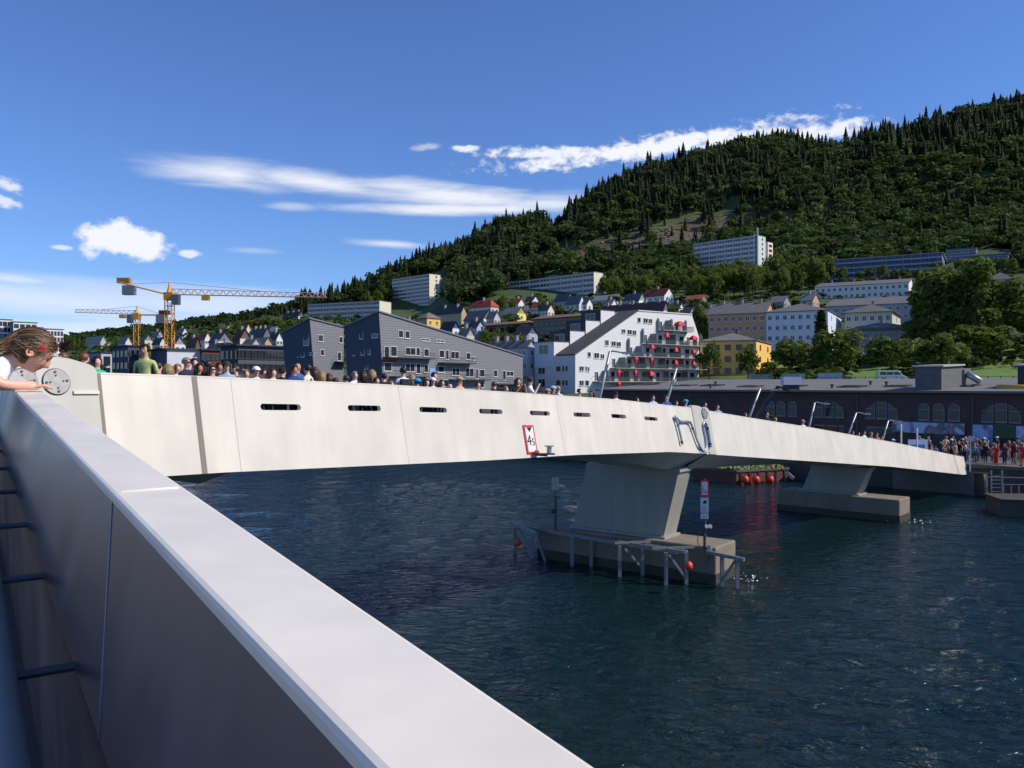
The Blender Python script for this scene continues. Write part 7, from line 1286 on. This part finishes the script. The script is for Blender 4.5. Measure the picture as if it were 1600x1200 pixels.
# ------------------------------------------------------------------ the girl leaning on the near parapet
def build_girl():
    A = Vector((-2.513, 4.2, 8.464)); fv = Vector((.835, .551, 0)).normalized(); rv = Vector((.551, -.835, 0)).normalized(); up = Vector((0, 0, 1))
    W = lambda f, r, z: A + fv * f + rv * r + up * z
    J = {'pelvis': (W(-.31, .01, -.25), (.115, .085)), 'belly': (W(-.26, .012, -.12), (.10, .08)), 'chest': (W(-.165, .012, .01), (.115, .085)), 'collar': (W(-.075, .012, .118), (.095, .07)), 'neck': (W(-.015, .014, .158), (.042, .042)), 'nape': (W(.035, .02, .18), (.05, .05))}
    E = [('pelvis', 'belly'), ('belly', 'chest'), ('chest', 'collar'), ('collar', 'neck'), ('neck', 'nape')]; R = [('pelvis', 'belly', 2, .3, 1), ('belly', 'chest', 1, 1, 1), ('chest', 'collar', 1, 1, 1), ('collar', 'neck', 1, .8, 0), ('neck', 'nape', 0, 1, 0)]
    for s, t in ((1, 'r'), (-1, 'l')):
        c = .012
        J['sh' + t] = (W(-.07, c + s * .108, .118), (.058, .056)); J['el' + t] = (W(-.085, c + s * .195, .030), (.034, .034)); J['wr' + t] = (W(.055, c + s * .135, .030), (.024, .022)); J['pa' + t] = (W(.092, c + s * .122, .026), (.030, .016))
        J['hip' + t] = (W(-.31, c + s * .065, -.32), (.075, .08)); J['kn' + t] = (W(-.27, c + s * .07, -.60), (.05, .05)); J['an' + t] = (W(-.32, c + s * .07, -.85), (.034, .036)); J['toe' + t] = (W(-.21, c + s * .08, -.885), (.03, .024))
        E += [('chest', 'sh' + t), ('sh' + t, 'el' + t), ('el' + t, 'wr' + t), ('wr' + t, 'pa' + t), ('pelvis', 'hip' + t), ('hip' + t, 'kn' + t), ('kn' + t, 'an' + t), ('an' + t, 'toe' + t)]
        R += [('chest', 'sh' + t, 1, 1, 1), ('sh' + t, 'el' + t, 1, .72, 0), ('el' + t, 'wr' + t, 0, 1, 0), ('wr' + t, 'pa' + t, 0, 1, 0), ('pelvis', 'hip' + t, 2, 1, 2), ('hip' + t, 'kn' + t, 2, 1, 2), ('kn' + t, 'an' + t, 2, .9, 3), ('an' + t, 'toe' + t, 3, 1, 3)]
    body = skin_body(J, E, 'pelvis', 2)
    # head: ellipsoid with modelled features
    C = W(.082, .027, .205); pit = math.radians(-37); fy = (fv * math.cos(pit) + up * math.sin(pit)); fz = (up * math.cos(pit) - fv * math.sin(pit)); yaw = math.radians(4); fx = rv
    HL = lambda p: C + fx * p[0] + fy * p[1] + fz * p[2]
    def bump(n, c, sig): c = Vector(c).normalized(); return math.exp(-((n - c).length / sig) ** 2)
    def head_r(n):
        p = Vector((n.x * .069, n.y * .086, n.z * .101))
        if n.z < 0: k = (-n.z) ** 1.6; p.x *= 1 - .30 * k; p.y = p.y * (1 - .10 * k) + .012 * k
        if n.y < -.2: p *= 1.03
        d = .0; d += .027 * bump(n, (0, .97, -.24), .13) + .010 * bump(n, (0, 1, -.04), .12) - .006 * (bump(n, (.36, .9, .0), .16) + bump(n, (-.36, .9, .0), .16)) + .005 * bump(n, (0, .9, .22), .35) + .007 * bump(n, (0, .86, -.50), .13) - .004 * bump(n, (0, .78, -.63), .09) + .016 * bump(n, (0, .66, -.78), .24) + .006 * (bump(n, (.5, .75, -.3), .28) + bump(n, (-.5, .75, -.3), .28))
        return p + n * d
    hv, hf = [], []; nu, nv = 56, 40
    for a in range(nv + 1):
        for b in range(nu): t = math.pi * a / nv; q = 2 * math.pi * b / nu; hv.append(HL(head_r(Vector((math.sin(t) * math.cos(q), math.sin(t) * math.sin(q), math.cos(t))))))
    for a in range(nv):
        for b in range(nu): q = (b + 1) % nu; hf.append((a * nu + b, (a + 1) * nu + b, (a + 1) * nu + q, a * nu + q))
    ex = MB(); ex.v = [tuple(v) for v in hv]; ex.f = hf; ex.m = [0] * len(hf)
    ears = MB()
    for s in (1, -1):
        pts = [HL((s * .071, -.008 + .019 * math.cos(t), -.012 + .026 * math.sin(t))) + fx * s * .006 * (1 + math.cos(t + 2.6)) for t in np.linspace(0, 2 * math.pi, 14)]; ex.tube(pts, .006, 6); ex.ball(HL((s * .069, -.004, -.014)), .014, 8, 6)
        c = .012
        for k, (l, o) in enumerate(((.050, -.021), (.057, -.007), (.055, .008), (.044, .021))):      # fingers resting on the cap, tips over the edge
            b0 = W(.105, c + s * .120 + o * .95, .024); ex.tube([b0 - fv * .02, b0 + fv * l * .4 + up * .004, b0 + fv * l * .78 - up * .003, b0 + fv * l - up * .012], [.0085, .0082, .0075, .0055], 8)
        b0 = W(.07, c + s * .120 - s * .026, .022); ex.tube([b0, b0 + fv * .022 - rv * s * .012, b0 + fv * .04 - rv * s * .014 - up * .004], [.0095, .0085, .006], 8)
    bm = bmesh.new(); bm.from_mesh(body); tmp = ex.mesh('tmp', SKINS[0]); bm.from_mesh(tmp); bmesh.ops.remove_doubles(bm, verts=bm.verts, dist=1e-5); full = bpy.data.meshes.new('girl'); bm.to_mesh(full); bm.free()
    o = bpy.data.objects.new('tmp', full); COL.objects.link(o); m = o.modifiers.new('r', 'REMESH'); m.mode = 'VOXEL'; m.voxel_size = .005; m.use_smooth_shade = True; sm = o.modifiers.new('s', 'SMOOTH'); sm.factor = .5; sm.iterations = 2
    me = bpy.data.meshes.new_from_object(o.evaluated_get(bpy.context.evaluated_depsgraph_get())); bpy.data.objects.remove(o)
    me.materials.clear(); GS = M('girl_skin', rgb(226, 170, 145), .45, var=.06, scale=18)
    for mt in (GS, cloth(rgb(238, 238, 246)), cloth(rgb(32, 36, 58)), cloth(rgb(200, 200, 205)), M('lip_pink', rgb(196, 120, 112), .4)): me.materials.append(mt)
    # region per face (vectorised nearest bone), head and hands are skin
    n = len(me.polygons); cen = np.empty(n * 3, np.float32); me.polygons.foreach_get('center', cen); cen = cen.reshape(-1, 3); best = np.full(n, 1e9); idx = np.zeros(n, np.int32)
    for a, b, m0, sp, m1 in R:
        pa, pb = np.array(J[a][0]), np.array(J[b][0]); ab = pb - pa; t = np.clip(((cen - pa) @ ab) / (ab @ ab), 0, 1); d = np.linalg.norm(cen - (pa + t[:, None] * ab), axis=1); k = d < best; best[k] = d[k]; idx[k] = np.where(t < sp, m0, m1)[k]
    loc = (cen - np.array(C)) @ np.array([fx, fy, fz]).T; idx[np.linalg.norm(loc / np.array([.08, .1, .112]), axis=1) < 1.06] = 0
    idx[(np.abs(loc[:, 0]) < .018) & (loc[:, 1] > .07) & (np.abs(loc[:, 2] + .052) < .0075)] = 4
    me.polygons.foreach_set('material_index', idx); me.polygons.foreach_set('use_smooth', np.ones(n, bool))
    base = W(-.29, .01, -.9); me.transform(Matrix.Translation(-base)); g = link('person', me); g.location = base
    tag(g, 'girl in white shirt with long brown hair leaning over the near parapet', 'person')
    for s in (1, -1):
        mb = MB(); mb.ball(HL((s * .031, .0745, .0)), (.0082, .0075, .0045), 10, 8); mb.build('eye', M('eye_dark', (.02, .012, .01), .2), g, True, world=True)
        mb = MB(); mb.tube([HL((s * .046, .068, -.002)), HL((s * .032, .083, -.004)), HL((s * .018, .081, -.002))], [.0006, .0013, .0006], 5); mb.build('eyelash', M('hair_dark', (.018, .012, .009), .5), g, True, world=True)
        mb = MB(); mb.tube([HL((s * .048, .071, .02)), HL((s * .032, .085, .024)), HL((s * .016, .087, .02))], [.0012, .0028, .0014], 5); mb.build('eyebrow', HAIRC['brown'], g, True, world=True)
    # hair: scalp cap and combed locks that fall over the back
    HB = [M('girl_hair_%d' % i, c, .42, var=.3, scale=40) for i, c in enumerate(((.085, .045, .022), (.15, .085, .04), (.25, .155, .08)))]
    mb = MB(); keep = lambda n: not (n.y > .30 and n.z < .42) and not (n.z < -.05 and n.y > .02) and not (n.z < -.72)
    for a in range(nv + 1):
        for b in range(nu): t = math.pi * a / nv; q = 2 * math.pi * b / nu; nn = Vector((math.sin(t) * math.cos(q), math.sin(t) * math.sin(q), math.cos(t))); mb.v.append(tuple(HL(head_r(nn) * 1.055 + nn * .002)))
    for a in range(nv):
        for b in range(nu):
            q = (b + 1) % nu; t = math.pi * (a + .5) / nv; ph = 2 * math.pi * (b + .5) / nu
            if keep(Vector((math.sin(t) * math.cos(ph), math.sin(t) * math.sin(ph), math.cos(t)))): mb.f.append((a * nu + b, (a + 1) * nu + b, (a + 1) * nu + q, a * nu + q)); mb.m.append(0)
    hair = mb.build('hair', HB[0], g, True, world=True); rr = random.Random(9); locks = [MB(), MB(), MB()]
    for k in range(1000):
        while True:
            n0 = Vector((rr.gauss(0, 1), rr.gauss(0, 1), rr.gauss(0, 1))).normalized()
            if keep(n0) and n0.z > -.62: break
        tail = Vector((n0.x * .55 + rr.uniform(-.15, .15), -1, .12 + rr.uniform(-.85, .2))).normalized(); lift = rr.uniform(.002, .024); pts = []
        for t in np.linspace(0, 1, 7): d = n0.lerp(tail, t ** .9); d = d.normalized() if d.length > .05 else tail; pts.append(HL(head_r(d) * 1.06 + d * lift * (.3 + t)))
        e = pts[-1]; long_ = rr.random() < .8
        if long_:
            lr = .02 + n0.x * .08 + rr.uniform(-.03, .03); end = W(-.285 + rr.uniform(-.02, .03), lr, -.02 + rr.uniform(-.07, .06)); mid_ = W(-.125 + rr.uniform(-.03, .03), lr, .192 + rr.uniform(-.012, .02)); pts += [e.lerp(mid_, .55), mid_, W(-.225 + rr.uniform(-.02, .02), lr, .135 + rr.uniform(-.02, .02)), end]
        m_ = len(pts); w0 = rr.uniform(.0011, .0026); locks[rr.choice((0, 0, 1, 1, 2))].tube(pts, [w0 * (.5 + .6 * math.sin(math.pi * min(1, (i + .6) / m_ * 1.05))) * (1 if i < m_ - 1 else .3) for i in range(m_)], 5, caps=False)
    for k in range(150):      # wisps over the temple and forehead
        n0 = Vector((rr.uniform(.2, .9), rr.uniform(.1, .55), rr.uniform(.2, .8))).normalized(); n1 = Vector((n0.x + .25, n0.y - rr.uniform(.3, .7), n0.z - rr.uniform(.1, .8))).normalized(); locks[rr.choice((1, 2))].tube([HL(head_r(n0.lerp(n1, t).normalized()) * 1.05 + n0 * (.004 + .008 * math.sin(3 * t))) for t in np.linspace(0, 1, 6)], [.0008, .0012, .0013, .0011, .0008, .0004], 4, caps=False)
    for mb, mt in zip(locks, HB): tag(mb.build('hair_locks', mt, g, True, world=True), kind='stuff')
    cp = P(67, 543.5, 4.135); mb = MB()
    for k in range(5): t = 2 * math.pi * k / 5; mb.ball(cp + fv * .009 * math.cos(t) + up * .009 * math.sin(t), .0068, 8, 6)
    mb.ball(cp - rv * -.003, .006, 8, 6); mb.build('hair_clip', M('clip_red', rgb(205, 30, 60), .35), g, True, world=True)
    # raised ledge she stands on
    mb = MB(); qs = np.linspace(-3, QN - 1, 20)
    for s, e in zip(qs[:-1], qs[1:]):
        mb.hexa([npt(s, -cw - .42, ntop(s) - PARH + .005), npt(s, -cw - .0, ntop(s) - PARH + .005), npt(e, -cw - .0, ntop(e) - PARH + .005), npt(e, -cw - .42, ntop(e) - PARH + .005), npt(s, -cw - .42, ntop(s) - .905), npt(s, -cw - .0, ntop(s) - .905), npt(e, -cw - .0, ntop(e) - .905), npt(e, -cw - .42, ntop(e) - .905)])
    mb.build('kerb_ledge', DECKM, bridge, world=True)
build_girl()
# upright ponytail of the person behind the hinge plate
pt = next(o for o in bpy.data.objects if o.get('label') == 'person whose hair shows just over the hinge plate'); c = P(95, 547, pt.location.y); mb = MB(); rr = random.Random(2)
for k in range(60): e = c + Vector((rr.uniform(-.02, .26), rr.uniform(-.08, .08), rr.uniform(.02, .25))); mb.tube([c, c.lerp(e, .5) + Vector((.0, 0, .03)), e], [.012, .014, .003], 4, caps=False)
mb.tube([c, Vector((pt.location.x + .02, pt.location.y, c.z - .12))], [.03, .05], 8)
bpy.context.view_layer.update(); h = mb.build('ponytail', HAIRC['brown'], pt); h.matrix_parent_inverse = pt.matrix_world.inverted()
mb = MB(); mb.ball(c, .045, 10, 6); h = mb.build('hair_tie', M('clip_red', rgb(205, 30, 60), .35), pt, True); h.matrix_parent_inverse = pt.matrix_world.inverted()

# broken water where the current meets the piers
def foam(name, label, c, n, sx, sy, seed):
    r = random.Random(seed); mb = MB()
    for k in range(n):
        x, y = c.x + r.gauss(0, sx), c.y + r.gauss(0, sy); a = r.uniform(0, 3.14); l, w = r.uniform(.02, .10), r.uniform(.01, .03); z = r.uniform(.05, .13); d = Vector((math.cos(a) * l, math.sin(a) * l, r.uniform(-.02, .05))); e = Vector((-math.sin(a) * w, math.cos(a) * w, r.uniform(-.01, .03)))
        p = Vector((x, y, z)); i = len(mb.v); mb.v += [tuple(p - d), tuple(p + e), tuple(p + d), tuple(p - e), tuple(p + Vector((0, 0, .02)))]; mb.f += [(i, i + 1, i + 4), (i + 1, i + 2, i + 4), (i + 2, i + 3, i + 4), (i + 3, i, i + 4)]; mb.m += [0] * 4
    tag(mb.build(name, M('foam_white', (.75, .8, .8), .4)), label, 'foam', kind='stuff')
foam('water_foam', 'white broken water at the right corner of the near pier', P(1166, 908, 36.0), 24, .45, .4, 1); foam('water_foam', 'white splashes right of the far pier', P(1432, 815, 51.0), 24, .5, .35, 2)
